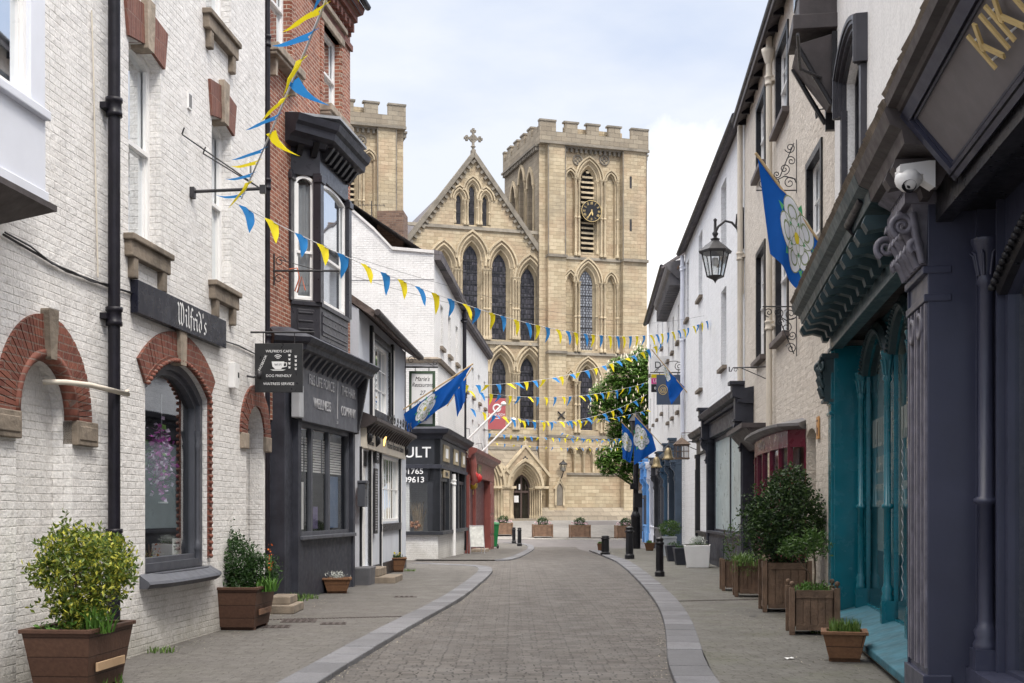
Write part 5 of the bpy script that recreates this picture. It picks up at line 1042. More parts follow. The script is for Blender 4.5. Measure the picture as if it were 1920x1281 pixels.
cp.build('gable_coping', plain('pale_coping', (.6, .58, .56), .7, .15, 4, streak=.3), rd_)
m = MB(); m.add([(.3, -.25, 9.9), (D.L, -.25, 9.75), (D.L, toL(560), 13.0), (.3, toL(560), 13.1), (.3, 8, 9.5), (D.L, 8, 9.5)], [(0, 1, 2, 3), (3, 2, 5, 4)]); m.add([(D.L, 0, 9.8), (D.L, toL(560), 13.0), (D.L, 8, 9.5)], [(0, 1, 2)]); m.build('roof', SLATE, rd_)
m = MB(); m.hexa([(.0, -.22, 9.95), (D.L, -.22, 9.62), (D.L, .05, 9.62), (0, .05, 9.95)], [(0, -.26, 10.22), (D.L, -.26, 9.86), (D.L, .05, 9.9), (0, .05, 10.3)]); m.build('eaves_board', SLATE, rd_)
m = MB(); chy0, chy1 = toL(742), toL(690); m.box(1.6, 2.6, chy0, chy1, 9.8, 12.0); m.build('brick_chimney', BROWNB, rd_)
# the lower block carrying the black corner shop
vS = -.2; m = MB(); yB0 = (D.P.x - P3(762, 0, 40.7).x)
zP = dz(818, 700 - 40); m.box(-.12, 8.6, vS + .06, yB0 + .4, 3.05, 6.55); m.box(-.12, 8.6, vS + .06, yB0 + .4, -.9, .82); m.box(-.115, 8.6, 1.6, 1.7, .82, 3.05); m.box(2.6, 2.7, vS + .1, 1.6, .82, 3.05); m.box(-.115, 0.05, yB0 - .1, yB0 + .4, .82, 3.05); m.build('projecting_storey', W_D, rd_)
m = MB(); m.pathprof([(-.12, yB0 + .4), (-.12, vS + .06), (8.6, vS + .06)], [(-.02, 6.5), (.1, 6.5), (.14, 6.62), (-.02, 6.7)]); m.build('string_course', SILL, rd_)
# black shopfront: side face to camera at u=-0.15
m = MB(); xs0 = -.18; ysr = vS - .02
m.box(xs0 - .02, 8.1, ysr - .02, ysr + .2, 3.05, 4.0); m.box(xs0 - .02, xs0 + .2, ysr - .015, yB0 + .3, 3.05, 4.0)
for x_ in (0, 2.55, 3.0, 5.4, 7.9): m.box(xs0 + x_ - (.0 if x_ else .003), xs0 + x_ + .32, ysr - .01, ysr + .25, .9, 3.1)
m.box(xs0 - .003, xs0 + .25, ysr, ysr + .42, .9, 3.1); m.box(xs0 - .003, xs0 + .2, ysr + .2, yB0 + .3, 2.55, 3.1)
m.box(xs0 - .08, 8.2, ysr - .10, ysr + .2, .80, .92); m.box(xs0 - .085, xs0 + .2, ysr - .09, yB0 + .3, .80, .92)
m.build('shopfront', plain('black_shopfront_paint', (.020, .022, .028), .45, .25, 3), rd_, bevel=.01)
m = MB(); m.pathprof([(xs0, yB0 + .3), (xs0, ysr), (8.2, ysr)], [(-.02, 3.98), (.08, 3.98), (.12, 4.08), (.28, 4.16), (.34, 4.3), (-.02, 4.42)]); m.pathprof([(xs0, yB0 + .3), (xs0, ysr), (8.2, ysr)], [(0, 3.0), (.07, 3.0), (.07, 3.12), (0, 3.14)]); m.build('shop_cornice', CHAR, rd_)
def side_txt(s_, y, z, sz, sxx=1):      # lettering on the face turned to the camera (local -x)
    return text(s_, rd_, 0, 0, sz, TXTW, mtx=Matrix.Translation((xs0 - .03, y, z)) @ Matrix.Rotation(R(-90), 4, 'Z') @ Matrix.Rotation(R(90), 4, 'X') @ Matrix.Diagonal((sxx, 1, 1, 1)), bold=.004)
pY = lambda px: (D.P.x - P3(px, 0, 40.7).x) 
side_txt('VAULT', pY(766), 3.52, .50, 1.0); side_txt('01765', pY(775), 2.90, .26, 1.1); side_txt('609613', pY(773), 2.62, .26, 1.1)
m = MB(); m.quad((xs0 + .05, ysr + .42, .92), (xs0 + .05, yB0 + .3, .92), (xs0 + .05, yB0 + .3, 2.56), (xs0 + .05, ysr + .42, 2.56)); m.build('side_pane', GLASSC, rd_); m = MB()
for a_, b_ in ((.14, 2.37), (3.14, 5.22), (5.54, 7.72)): m.quad((a_, ysr + .12, .92), (b_, ysr + .12, .92), (b_, ysr + .12, 3.06), (a_, ysr + .12, 3.06))
m.build('shop_pane', GLASSD, rd_)
m = MB()
for a_, b_ in ((.14, 2.37), (3.14, 5.22), (5.54, 7.72)):
    for k in (.33, .66): m.box(a_ + (b_ - a_) * k - .05, a_ + (b_ - a_) * k + .05, ysr + .05, ysr + .16, .92, 2.7)
    m.box(a_, b_, ysr + .05, ysr + .16, 2.6, 2.72)
m.build('mullions', BLACK, rd_)
for i, (a_, w_, z_) in enumerate(((.45, 1.6, 3.55), (3.5, 1.5, 3.55), (6.2, 1.2, 3.55), (.4, 1.6, 2.85))):
    m = MB(); m.box(a_, a_ + w_, ysr - .06, ysr - .019, z_ - .28 if i < 3 else z_ - .13, z_ + .28 if i < 3 else z_ + .13); m.build('sign_panel', plain('brass_panel', (.33, .27, .17), .5), rd_); m = MB(); m.box(a_ + w_ * .3, a_ + w_ * .7, ysr - .075, ysr - .059, z_ - .16 if i < 3 else z_ - .06, z_ + .16 if i < 3 else z_ + .06); m.build('sign_motif', TXTW if i < 3 else BLACK, rd_)
downpipe(D, 3.0, 2.9, 0, .07, vS - .12, 'white downpipe on the front of the black corner shop', WHITE, (2.6,))
downpipe(D, 8.4, 9.8, 0, .08, -.14, 'black downpipe between the tall white building and its neighbour', PIPE, (9.2, 6.2, 3.5))
# interior things seen in the corner window
dv = thing('dried_flower_display', 'dried flowers and baubles in the corner window of the black shop', 'window display', D.w(.25, yB0 - .35, .93)); m = MB(); random.seed(5)
for i in range(60): a_ = random.uniform(-.9, .9); m.tube([(random.uniform(-.15, .15), 0, 0), (a_ * .3, random.uniform(-.08, .08), random.uniform(.5, 1.0))], .008, 4)
m.build('stems', plain('dried_stems', (.34, .26, .17), .9), dv); m = MB()
for i in range(12): m.lathe([(0, -.07), (.06, -.04), (.07, 0), (.05, .05), (0, .07)], (random.uniform(-.35, .4), random.uniform(-.06, .06), random.uniform(.06, .28)), 8)
m.build('baubles', plain('copper_baubles', (.36, .16, .08), .3, .4, 9), dv)
Ew = Wall(-5.242, .065, 49.5, 62, 'L')
re_ = Ew.root('far_white_house', 'lower white house beyond the tall white building on the left', 'building')
ews = []
for u_ in (1.6, 4.6, 7.6, 10.6): ews += [(u_ - .42, u_ + .42, 6.6, 7.9), (u_ - .42, u_ + .42, 4.1, 5.6)]
shell(Ew, re_, 9.45, 8, [rect(*q) for q in ews], W_J, rv=.15, z0=-1, roofmat=SLATE, roof=2.5)
for q in ews: window(re_, *q, v=.10, fm=WHITE); s_ = MB(); s_.box(q[0] - .1, q[1] + .1, -.1, .1, q[2] - .12, q[2]); s_.build('window_sill', SILL, re_)
m = MB(); m.xprof([(.0, 9.2), (-.2, 9.25), (-.28, 9.5), (0, 9.5)], 0, Ew.L + .05); m.build('eaves_board', SLATE, re_)
# oxblood shopfront
m = MB(); vE = -.3
for a_, b_, d_ in ((0, .45, 0), (Ew.L - 2.3, Ew.L - 0, .0)): m.box(a_, b_, vE, .1, -.8, 3.05)
m.box(.4, Ew.L - .0, vE - .02, .1, 3.0, 3.75); m.box(.4, Ew.L - 2.2, .25, .35, -.8, 3.0); m.box(4.4, 4.6, -.15, .1, -.8, 3.0)
for z0, z1 in ((-.2, .3), (.45, 1.3), (1.45, 2.4)): 
    for x_ in (Ew.L - 2.1, Ew.L - 1.1): m.box(x_, x_ + .85, vE - .03, vE + .01, z0, z1)
m.build('shopfront', OXB, re_, bevel=.01)
m = MB(); m.pathprof([(-.1, vE), (Ew.L + .05, vE), (Ew.L + .05, .2)], [(-.02, 3.72), (.06, 3.72), (.10, 3.85), (.30, 3.95), (.34, 4.1), (-.02, 4.2)]); m.build('shop_cornice', OXB, re_)
m = MB(); m.box(3.3, 5.2, vE - .045, vE - .02, 3.2, 3.6); m.build('sign_panel', plain('olive_sign', (.12, .11, .05), .5), re_)
strokes(re_, 3.7, 4.8, 3.3, .22, 6, vE - .047, GOLD)
m = MB(); m.quad((.42, -.02, -.8), (Ew.L - 2.28, -.02, -.8), (Ew.L - 2.28, -.02, 3.02), (.42, -.02, 3.02)); m.build('door_panels', plain('dark_oxblood', (.09, .022, .02), .5), re_)
cl = MB(); cl.tube([(.22, vE - .05, 3.9), (.22, vE - .16, 3.4), (.22, vE - .12, 3.1), (.22, vE - .2, 2.8), (.22, vE - .1, 2.65)], [.16, .15, .12, .13, .08], 8); cl.build('console', OXB, re_)
pd = plain('red_silk_lantern', (.45, .02, .02), .5, .2)
for i, (px, py, c_) in enumerate(((887, 893, 0), (894, 897, 0), (887, 911, 1))):
    q = P3(px, py, 52 + i * .5); t = thing('paper_lantern', ('red paper lantern hanging in the oxblood doorway, left of the red pair', 'red paper lantern hanging in the oxblood doorway, right of the red pair', 'small yellow paper lantern below the two red ones')[i], 'lantern', q)
    s_ = 1 if c_ == 0 else .8; m = MB(); m.lathe([(0, -.2 * s_), (.12 * s_, -.19 * s_), (.23 * s_, -.08 * s_), (.24 * s_, .06 * s_), (.14 * s_, .19 * s_), (0, .2 * s_)], n=12); m.build('globe', pd if c_ == 0 else plain('yellow_silk_lantern', (.55, .36, .03), .5), t); m = MB(); m.tube([(0, 0, .2), (0, 0, .6)], .01, 4); m.tube([(0, 0, -.2), (0, 0, -.38)], .025, 5); m.build('cord_and_tassel', GOLD, t)
# ================================================================ right side, near: two shopfronts in one terrace
def capital(m, u, v, z0, z1, w, d):           # acanthus block: bell, leaf rows and corner volutes
    m.box(u - w / 2, u + w / 2, v - d, v + .1, z0 - .07, z0 - .03); m.box(u - w / 2 * 1.1, u + w / 2 * 1.1, v - d - .02, v + .1, z1 - .07, z1)
    m.hexa([(u - w * .42, v - d * .8, z0 - .03), (u + w * .42, v - d * .8, z0 - .03), (u + w * .42, v + .1, z0 - .03), (u - w * .42, v + .1, z0 - .03)], [(u - w * .5, v - d * 1.2, z1 - .07), (u + w * .5, v - d * 1.2, z1 - .07), (u + w * .5, v + .1, z1 - .07), (u - w * .5, v + .1, z1 - .07)])
    H = z1 - z0; k = max(3, int(w / .09))
    for r_ in range(3):
        for i in range(k + (r_ % 2)):
            x = u - w * .42 + w * .84 * (i + (0 if r_ % 2 else .5)) / k; zb = z0 + H * .22 * r_; yo = v - d * (.85 + .15 * r_)
            m.tube([(x, yo, zb), (x, yo - .03, zb + H * .16), (x, yo - .065, zb + H * .25), (x, yo - .07, zb + H * .19)], [.03, .032, .022, .008], 5)
    for sx in (-1, 1): m.tube([(u + sx * w * .5 + sx * a_, v - d * 1.25 + .03 * math.sin(a_ * 9), c_) for a_, b_, c_ in scroll(.02, z1 - .17, .10, 1.4, R(90), sx)], [.03 - .018 * i / 26 for i in range(27)], 5)
    for sy in (0,): m.tube([(u - w * .5 - .01, v - d * 1.0 - a_, c_) for a_, b_, c_ in scroll(.0, z1 - .17, .085, 1.4, R(90), -1)], [.03 - .018 * i / 26 for i in range(27)], 5)
def colonette(root, mat, u, v, z0, z1, r=.055, mid=1.65):
    m = MB(); m.box(u - r * 1.7, u + r * 1.7, v - r * 1.7, v + r * 1.7, z0, z0 + .28)
    m.lathe([(r * 1.6, z0 + .28), (r * 1.7, z0 + .32), (r * 1.3, z0 + .36), (r * 1.6, z0 + .42), (r * 1.1, z0 + .46), (r, z0 + .5), (r, mid), (r * 1.6, mid + .02), (r * 1.6, mid + .05), (r, mid + .07), (r * .92, z1 - .36), (r * 1.3, z1 - .33), (r * .95, z1 - .28), (r * 1.15, z1 - .22), (r * 1.7, z1 - .05), (r * 1.9, z1 - .03), (r * 1.9, z1)], (u, v, 0), 12)
    for k in range(8): a_ = R(45 * k + 20); m.tube([(u + r * math.cos(a_), v + r * math.sin(a_), z1 - .28), (u + r * 1.5 * math.cos(a_), v + r * 1.5 * math.sin(a_), z1 - .12), (u + r * 2.0 * math.cos(a_), v + r * 2.0 * math.sin(a_), z1 - .10)], [.014, .016, .006], 4)
    m.build('colonette', mat, root)
def modillions(root, mat, u0, u1, v, z, step=.42, s=1):
    x = u0
    while x < u1: 
        m = MB(); m.xprof([(v + .06, z), (v - .04 * s, z - .20 * s), (v - .10 * s, z - .20 * s), (v - .12 * s, z - .13 * s), (v - .22 * s, z - .10 * s), (v - .34 * s, z - .12 * s), (v - .38 * s, z - .05 * s), (v - .36 * s, z)], x, x + .15 * s); m.build('cornice_bracket', mat, root); x += step
G_ = Wall(1.90, .15, 10.45, 17.25, 'R'); gu, gzz = G_.u, G_.z
rg = G_.root('teal_shop', 'teal painted shop with arched windows and a deep bracketed cornice', 'shop')
Lg = G_.L; vg = .40
UP = brick('smooth_grey_white_render', (.66, .65, .64), (.68, .67, .66), (.64, .63, .62), bw=1.4, bh=.5, ms=.004, rough=.7, bd=.002, nb=.008, ns=6, dark=(.42, .41, .40), dsc=1.6, df=.25, streak=.25)
uw = (gu(1588, .05), gu(1622, .05), 4.9, 7.3)
m = MB(); hh = segm(*uw, .16, 10); m.sheet(rect(0, Lg, 4.3, 10.8), [hh], lambda a, b: (a, .05, b)); m.add([(a, .05, b) for a, b in hh] + [(a, .25, b) for a, b in hh], [(i, (i + 1) % len(hh), len(hh) + (i + 1) % len(hh), len(hh) + i) for i in range(len(hh))])
m.quad((0, .05, -.3), (0, 7, -.3), (0, 7, 10.8), (0, .05, 10.8)); m.quad((Lg, .8, -.3), (Lg, 7, -.3), (Lg, 7, 10.8), (Lg, .8, 10.8)); m.quad((0, 7, -.3), (Lg, 7, -.3), (Lg, 7, 10.8), (0, 7, 10.8)); m.quad((0, .05, 10.8), (Lg, .05, 10.8), (Lg, 7, 10.8), (0, 7, 10.8)); m.build('upper_wall', UP, rg)
window(rg, *uw, v=.15, rise=.16, fm=BLACK, curtain=CURT)
m = MB(); pth = segm(uw[0] - .02, uw[1] + .02, uw[3] - .55, uw[3] + .02, .17, 12)
for k, (o, y) in enumerate(((.0, .0), (.05, -.05), (.10, -.09), (.14, -.11))): m.mould(pth, [(o, .06), (o, y), (o + .05, y), (o + .065, y + .03), (o + .07, .06)])
for x_ in (uw[0] - .16, uw[1]): m.box(x_, x_ + .16, -.02, .06, uw[2] - .1, uw[3] - .5)
m.build('window_surround', plain('black_stone_surround', (.035, .033, .04), .4, .25, 4), rg)
m = MB(); m.xprof([(-.2, 10.5), (-.45, 10.75), (-.45, 10.9), (3.5, 13), (7.2, 10.9), (7.2, 10.75), (7, 10.7), (.0, 10.7)], 0, Lg); m.build('roof', SLATE, rg)
# cornice, brackets and fascia
def cornice_run(root, L_, u0=0, end=False, hi=False):
    dz_ = .03 if hi else 0; m = MB(); prof = [(.3, 4.485), (-.38, 4.485), (-.44, 4.50), (-.46, 4.53), (-.52, 4.54), (-.54, 4.60), (.3, 4.68)] if hi else [(.3, 4.18), (-.10, 4.18), (-.14, 4.24), (-.40, 4.28), (-.42, 4.38), (-.50, 4.42), (-.54, 4.52), (-.52, 4.56), (.3, 4.66)]
    m.xprof(prof, u0, L_); m.build('cornice', BROWNP if not end else TEALD, root)
    m = MB(); random.seed(11); x = u0
    while x < L_: w_ = random.uniform(.16, .3); m.hexa([(x, -.52, 4.55), (min(x + w_, L_), -.52, 4.55), (min(x + w_, L_), .06, 4.68), (x, .06, 4.68)], [(x, -.555 - random.random() * .012, 4.59 + random.random() * .015), (min(x + w_, L_), -.555, 4.59 + random.random() * .015), (min(x + w_, L_), .06, 4.74), (x, .06, 4.74)]); x += w_
    if hi: m.v = [(a, b, c + dz_) for a, b, c in m.v]
    m.build('stone_capping', SILL, root)
cornice_run(rg, Lg, -.12, True)
modillions(rg, TEALD, .1, Lg - .05, -.02, 4.2, .54, 1.12)
m = MB(); m.box(0, Lg, -.02, .12, 3.86, 4.2); m.box(0, Lg, -.05, .0, 3.84, 3.89); m.build('fascia', plain('grey_green_fascia', (.06, .09, .10), .4, .15), rg, bevel=.006)
m = MB(); m.box(0, Lg, .121, .5, 4.02, 4.1); m.build('soffit', BROWNP, rg)
# end pilaster, return panel
m = MB(); m.box(.0, .34, -.04, .46, .0, 3.86); m.box(-.02, .36, -.07, .1, .0, .22); m.box(-.01, .35, -.06, .1, .24, .34); m.box(-.01, .35, -.06, .1, 2.95, 3.0); m.box(-.01, .35, -.06, .1, 3.1, 3.14); m.box(.34, .36, -.0, .42, .0, 3.9)
m.build('end_pilaster', TEAL, rg, bevel=.008)
m = MB(); capital(m, .17, -.04, 3.2, 3.80, .36, .1); m.build('capital', TEALD, rg)
# window plane
cols = [gu(1612, .3), gu(1658, .3), gu(1705, .3), gu(1705, .3) + 2.0, Lg - .15]; cols = [c_ for c_ in cols if c_ < Lg]
cols = [.55] + [c_ for c_ in cols if c_ > .9] 
if cols[-1] < Lg - .3: cols.append(Lg - .12)
m = MB(); hs = [segm(a_ + .06, b_ - .06, .38, 3.86, .42 if b_ - a_ > 1.2 else .3, 12) for a_, b_ in zip(cols, cols[1:])]
m.prism(rect(.36, Lg, .30, 4.05), vg, vg + .05, hs); m.build('window_frame', TEAL, rg)
pn = MB(); [pn.sheet(h, (), lambda a, b: (a, vg + .025, b)) for h in hs]; pn.build('pane', glass('shop_glass', (.74, .77, .76), .14, .6), rg)
m = MB()
for a_, b_ in zip(cols, cols[1:]):
    pth = segm(a_ + .08, b_ - .08, 3.0, 3.88, .42 if b_ - a_ > 1.2 else .3, 14)[1:-1]; m.mould(pth, [(-.02, vg + .01), (-.02, vg - .06), (.04, vg - .10), (.12, vg - .06), (.13, vg + .01)])
    for p in resample(pth, .07): m.lathe([(0, -.022), (.018, -.014), (.022, 0), (.014, .016), (0, .02)], (p.x, vg - .10, p.y + .03), 6)
m.build('arch_mouldings', TEALD, rg)
for c_ in cols[:-1]: colonette(rg, TEAL, c_, .335, .30, 3.5, .043)
m = MB(); m.hexa([(.3, -.10, .12), (Lg, -.10, .12), (Lg, vg + .02, .14), (.3, vg + .02, .14)], [(.3, -.10, .20), (Lg, -.10, .20), (Lg, vg + .02, .36), (.3, vg + .02, .36)]); m.build('window_sill', TEALL, rg, bevel=.012)
m = MB(); m.box(.3, Lg, -.02, .1, -.1, .13); m.build('stall_riser', SILLC, rg)
m = MB(); m.quad((0, 3.2, 0), (Lg, 3.2, 0), (Lg, 3.2, 4), (0, 3.2, 4)); m.quad((0, vg, .3), (Lg, vg, .3), (Lg, 3.2, .3), (0, 3.2, .3)); m.quad((.01, vg + .1, .3), (.01, 3.2, .3), (.01, 3.2, 4.1), (.01, vg + .1, 4.1)); m.quad((Lg - .01, vg + .1, .3), (Lg - .01, 3.2, .3), (Lg - .01, 3.2, 4.1), (Lg - .01, vg + .1, 4.1)); m.quad((0, vg + .1, 4.05), (Lg, vg + .1, 4.05), (Lg, 3.2, 4.05), (0, 3.2, 4.05)); m.build('interior', MIDINT, rg)
m = MB(); m.box(cols[0] + .12, cols[1] - .12, vg + .14, vg + .15, 1.1, 3.7); m.box(cols[1] + .12, cols[1] + .9, vg + .14, vg + .15, 1.6, 3.7); m.build('window_blind', plain('sage_blind', (.42, .44, .40), .9), rg)
VNL = plain('window_vinyl', (.20, .23, .22), .5)
for i, (a_, b_) in enumerate(((cols[0] + .55, cols[1] - .12), (cols[1] + .45, cols[2] - .12))):
    strokes(rg, a_, b_, 2.45, .36, 11, vg + .02, VNL, 2 + i); strokes(rg, a_ + .3, b_, 2.12, .2, 9, vg + .02, VNL, 4 + i); strokes(rg, a_ + .15, b_, 1.88, .09, 14, vg + .02, VNL, 6 + i); strokes(rg, a_ + .3, b_, 1.68, .08, 12, vg + .02, VNL, 8 + i)
lt = MB(); i = 0
for k in range(14): z = .7 + k * .12; u_ = cols[2] - .02; lt.tube([(u_ - .05, .235, z), (u_ + .05, .235, z + .06), (u_ - .05, .235, z + .12)], .005, 4)
lt.build('leaded_strip', TXTG, rg)
# near shop
F_ = Wall(1.90, .15, 4.0, 10.43, 'R'); fu, fz_ = F_.u, F_.z
rf_ = F_.root('purple_shop', 'dark slate purple shopfront at the right edge with a tilted grey name board', 'shop')
Lf = F_.L
m = MB(); m.quad((0, .05, 4.3), (Lf, .05, 4.3), (Lf, .05, 11), (0, .05, 11)); m.quad((Lf, .05, -.2), (Lf, 7, -.2), (Lf, 7, 11), (Lf, .05, 11)); m.quad((0, 7, -.2), (Lf, 7, -.2), (Lf, 7, 11), (0, 7, 11)); m.quad((0, .05, 11), (Lf, .05, 11), (Lf, 7, 11), (0, 7, 11)); m.build('upper_wall', UP, rf_)
pw = .82
m = MB(); m.box(0, pw, -.08, .55, -.05, 4.05); m.box(-.03, pw + .03, -.12, .1, -.05, .35); m.box(-.02, pw + .01, -.11, .1, 3.28, 3.34); m.box(-.02, pw + .01, -.12, .1, 3.50, 3.56); m.box(-.0, .02, -.1, .4, 0, 4.2)
m.build('pilaster', PURP, rf_, bevel=.008)
m = MB()
for x_ in (.04, .15, .33, .43, .61, .76): m.box(x_, x_ + .045, -.10, -.079, .4, 3.27)
for x_ in (.24, .57): m.lathe([(.10, -.0), (.11, .03), (.075, .035), (.07, .0)], n=16); m.v[-64:] = [tuple(Matrix.Translation((x_, -.08, 3.12)) @ Matrix.Rotation(R(90), 4, 'X') @ Vector(p)) for p in m.v[-64:]]
m.build('fluting', PURPD, rf_)
m = MB(); m.hexa([(.06, -.12, 3.58), (pw - .06, -.12, 3.58), (pw - .06, .1, 3.58), (.06, .1, 3.58)], [(.0, -.20, 4.05), (pw, -.20, 4.05), (pw, .1, 4.05), (.0, .1, 4.05)])
for x_, s1 in ((.0, 1), (pw, 1)):
    for cv, cz2, r_ in ((-.27, 3.88, .095), (-.17, 3.72, .055)):
        m.tube([(x_, cv - a_, c_) for a_, b_, c_ in scroll(0, cz2, r_, 1.7, R(-60), 1, 34)], [.030 - .018 * i / 34 for i in range(35)], 6)
    m.tube([(x_, -.12, 3.58), (x_, -.16, 3.75), (x_, -.20, 3.98)], [.03, .035, .04], 6)
for x_ in (.14, .34, .50, .70):
    for k2 in range(3): zb2 = 3.58 + .14 * k2; y2 = -.13 - .03 * k2; m.tube([(x_, y2, zb2), (x_ + .01, y2 - .05, zb2 + .10), (x_ + .02, y2 - .11, zb2 + .14), (x_ + .02, y2 - .12, zb2 + .10)], [.05, .045, .03, .008], 6)
for x_, sg in ((.22, 1), (.60, -1)): m.tube([(x_ + a_, -.24, c_) for a_, b_, c_ in scroll(0, 3.94, .12, 1.6, 0, sg)], [.03 - .015 * i / 26 for i in range(27)], 5)
m.build('capital', PURPD, rf_)
m = MB(); m.box(-.04, pw + .04, -.26, .1, 4.05, 4.13); m.box(-.0, pw + .0, -.20, .1, 4.13, 4.2); m.hexa([(-.04, -.24, 4.2), (pw + .04, -.24, 4.2), (pw + .04, .1, 4.2), (-.04, .1, 4.2)], [(-.10, -.40, 4.32), (pw + .1, -.40, 4.32), (pw + .1, .1, 4.32), (-.1, .1, 4.32)])
x = .0
while x < pw: m.box(x, x + .04, -.235, -.199, 4.14, 4.195); x += .08
m.build('entablature_block', PURPD, rf_)
m = MB(); m.box(pw, pw + .04, .28, .55, -.05, 4.0); m.prism(rect(pw, Lf, .3, 4.0), .42, .5, [segm(pw + .42, Lf - .4, .45, 3.75, .5, 12)]); m.box(pw + .0, Lf, .2, .42, -.05, .42); m.box(pw + .30, pw + .34, .36, .43, .4, 4.0); m.build('window_frame', PURP, rf_)
colonette(rf_, PURP, pw + .17, .32, .30, 3.72, .06, 1.68)
m = MB(); m.sheet(segm(pw + .42, Lf - .4, .45, 3.75, .5, 12), (), lambda a, b: (a, .47, b)); m.build('pane', glass('shop_glass', (.74, .77, .76), .14, .6), rf_)
m = MB(); pth = segm(pw + .40, Lf - .38, 2.6, 3.77, .5, 18)[1:-1]; m.mould(pth, [(-.02, .43), (-.02, .36), (.05, .32), (.13, .36), (.14, .43)])
for p in resample(pth, .09): m.lathe([(0, -.03), (.028, -.02), (.032, 0), (.02, .024), (0, .03)], (p.x, .31, p.y + .04), 6)
m.build('arch_mouldings', BLACK, rf_)
m = MB(); m.quad((0, 3, 0), (Lf, 3, 0), (Lf, 3, 4), (0, 3, 4)); m.quad((0, .5, .3), (Lf, .5, .3), (Lf, 3, .3), (0, 3, .3)); m.quad((0, .5, 4), (Lf, .5, 4), (Lf, 3, 4), (0, 3, 4)); m.build('interior', MIDINT, rf_)
text('M', rf_, fu(1912, .45), fz_(1912, 476, .45), .2, GOLD, .445, .002)
m = MB(); m.box(0, Lf, .1, .5, 3.98, 4.1); m.box(0, Lf, -.02, .1, 3.9, 4.3); m.build('soffit', BLACK, rf_)
ub = fu(1802, -.02)
cornice_run(rf_, ub - .05, 0); cornice_run(rf_, Lf, ub - .04, hi=True)
modillions(rf_, BROWNP, pw + .1, 1.5, -.06, 4.24, .36)
# tilted board
zb0_, zb1_ = 4.04, 4.47; T0 = Vector((0, -.04, zb0_)); T1 = Vector((0, -.38, zb1_)); dt = (T1 - T0); ht = dt.length; dn = dt.normalized(); nrm_ = Vector((0, -dn.z, dn.y))
Mx = Matrix(((1, 0, 0, 0), (0, dn.y, nrm_.y * -1, T0.y), (0, dn.z, nrm_.z * -1, T0.z), (0, 0, 0, 1)))      # local: x along, y up the board, z = into the wall
nb_ = bpy.data.objects.new('name_board', None); COL.objects.link(nb_); nb_.parent = rf_; nb_['label'] = 'tilted grey name board with gold letters'
m = MB(); m.box(ub, Lf, 0, ht, 0, .04); m.xf(Mx); m.build('panel', GREYB, nb_)
m = MB()
for a_, b_, c__, d_ in ((ub, Lf, -.03, .05), (ub, Lf, ht - .05, ht + .03), (ub - .04, ub + .06, -.03, ht + .03)): m.box(a_, b_, c__, d_, -.045, .05)
for a_, b_, c__, d_ in ((ub + .06, Lf, .06, .075), (ub + .06, Lf, ht - .075, ht - .06), (ub + .07, ub + .085, .06, ht - .06)): m.box(a_, b_, c__, d_, -.02, .02)
m.xf(Mx); m.build('board_frame', PURP, nb_)
m = MB(); m.add([(ub - .04, -.04, zb0_), (ub - .04, .05, zb0_), (ub - .04, .05, zb1_), (ub - .04, -.36, zb1_)], [(0, 1, 2, 3)]); m.quad((ub - .04, -.10, zb0_ - .02), (Lf, -.10, zb0_ - .02), (Lf, .1, zb0_ - .02), (ub - .04, .1, zb0_ - .02)); m.build('board_box', BLACK, nb_)
m = MB(); lx = fu(1888, -.13); lh = .25; y0 = ht * .34
def bar2(p, q, w_=.034): 
    P = Vector(p); Q = Vector(q); d = (Q - P).normalized(); n_ = Vector((-d.y, d.x)) * w_ / 2; m.hexa([(t_.x, t_.y, -.05) for t_ in (P - n_, Q - n_, Q + n_, P + n_)], [(t_.x, t_.y, -.035) for t_ in (P - n_, Q - n_, Q + n_, P + n_)])
def Kk(x): bar2((x, y0), (x, y0 + lh)); bar2((x + .03, y0 + lh * .48), (x + .17, y0 + lh)); bar2((x + .06, y0 + lh * .58), (x + .19, y0))
Kk(lx); bar2((lx + .30, y0), (lx + .30, y0 + lh)); Kk(lx + .42); bar2((lx + .74, y0), (lx + .74, y0 + lh))
m.xf(Mx); m.build('lettering', GOLD, nb_)
m = MB(); 
for x_ in (lx + .02, lx + .3, lx + .44): 
    for y_ in (y0 + .05, y0 + lh - .05): m.tube([(x_, y_, -.036), (x_, y_, .0)], .008, 5)
m.xf(Mx); m.build('letter_pins', TXTW, nb_)
# surveillance camera
pc = P3(1708, 338, 9.05); t = thing('security_camera', 'white dome surveillance camera on the capital beside the tilted board', 'camera', pc)
m = MB(); m.prism([(-.10, .045), (-.10, .10), (.12, .13), (.16, .13), (.16, -.07), (.08, -.02), (.07, .03)], -.06, .06); m.build('mount', WHITE, t, bevel=.012)
m = MB(); m.lathe([(0, .065), (.07, .06), (.095, .03), (.098, -.0), (.085, -.04), (.05, -.075), (0, -.09)], (-.02, 0, 0), 16); m.build('dome', WHITE, t); m = MB(); m.lathe([(0, .0), (.045, .0), (.05, .012), (.052, -.02)], n=14); m.lathe([(0, .01), (.02, .008)], n=10); m.xf(Matrix.Translation((-.03, -.055, -.055)) @ Matrix.Rotation(R(125), 4, 'X')); m.build('lens', BLACK, t)
m = MB(); m.tube([G_.w(Lg - .35, -.42, 4.40), G_.w(Lg - 1.2, -.44, 4.36), G_.w(Lg - 1.25, -.3, 4.22), G_.w(Lg - 1.3, -.15, 4.15)], .045, 8); o = tag(m.build('overflow_pipe', PIPE), 'short dark overflow pipe under the cornice where the two near shops meet', 'pipe')
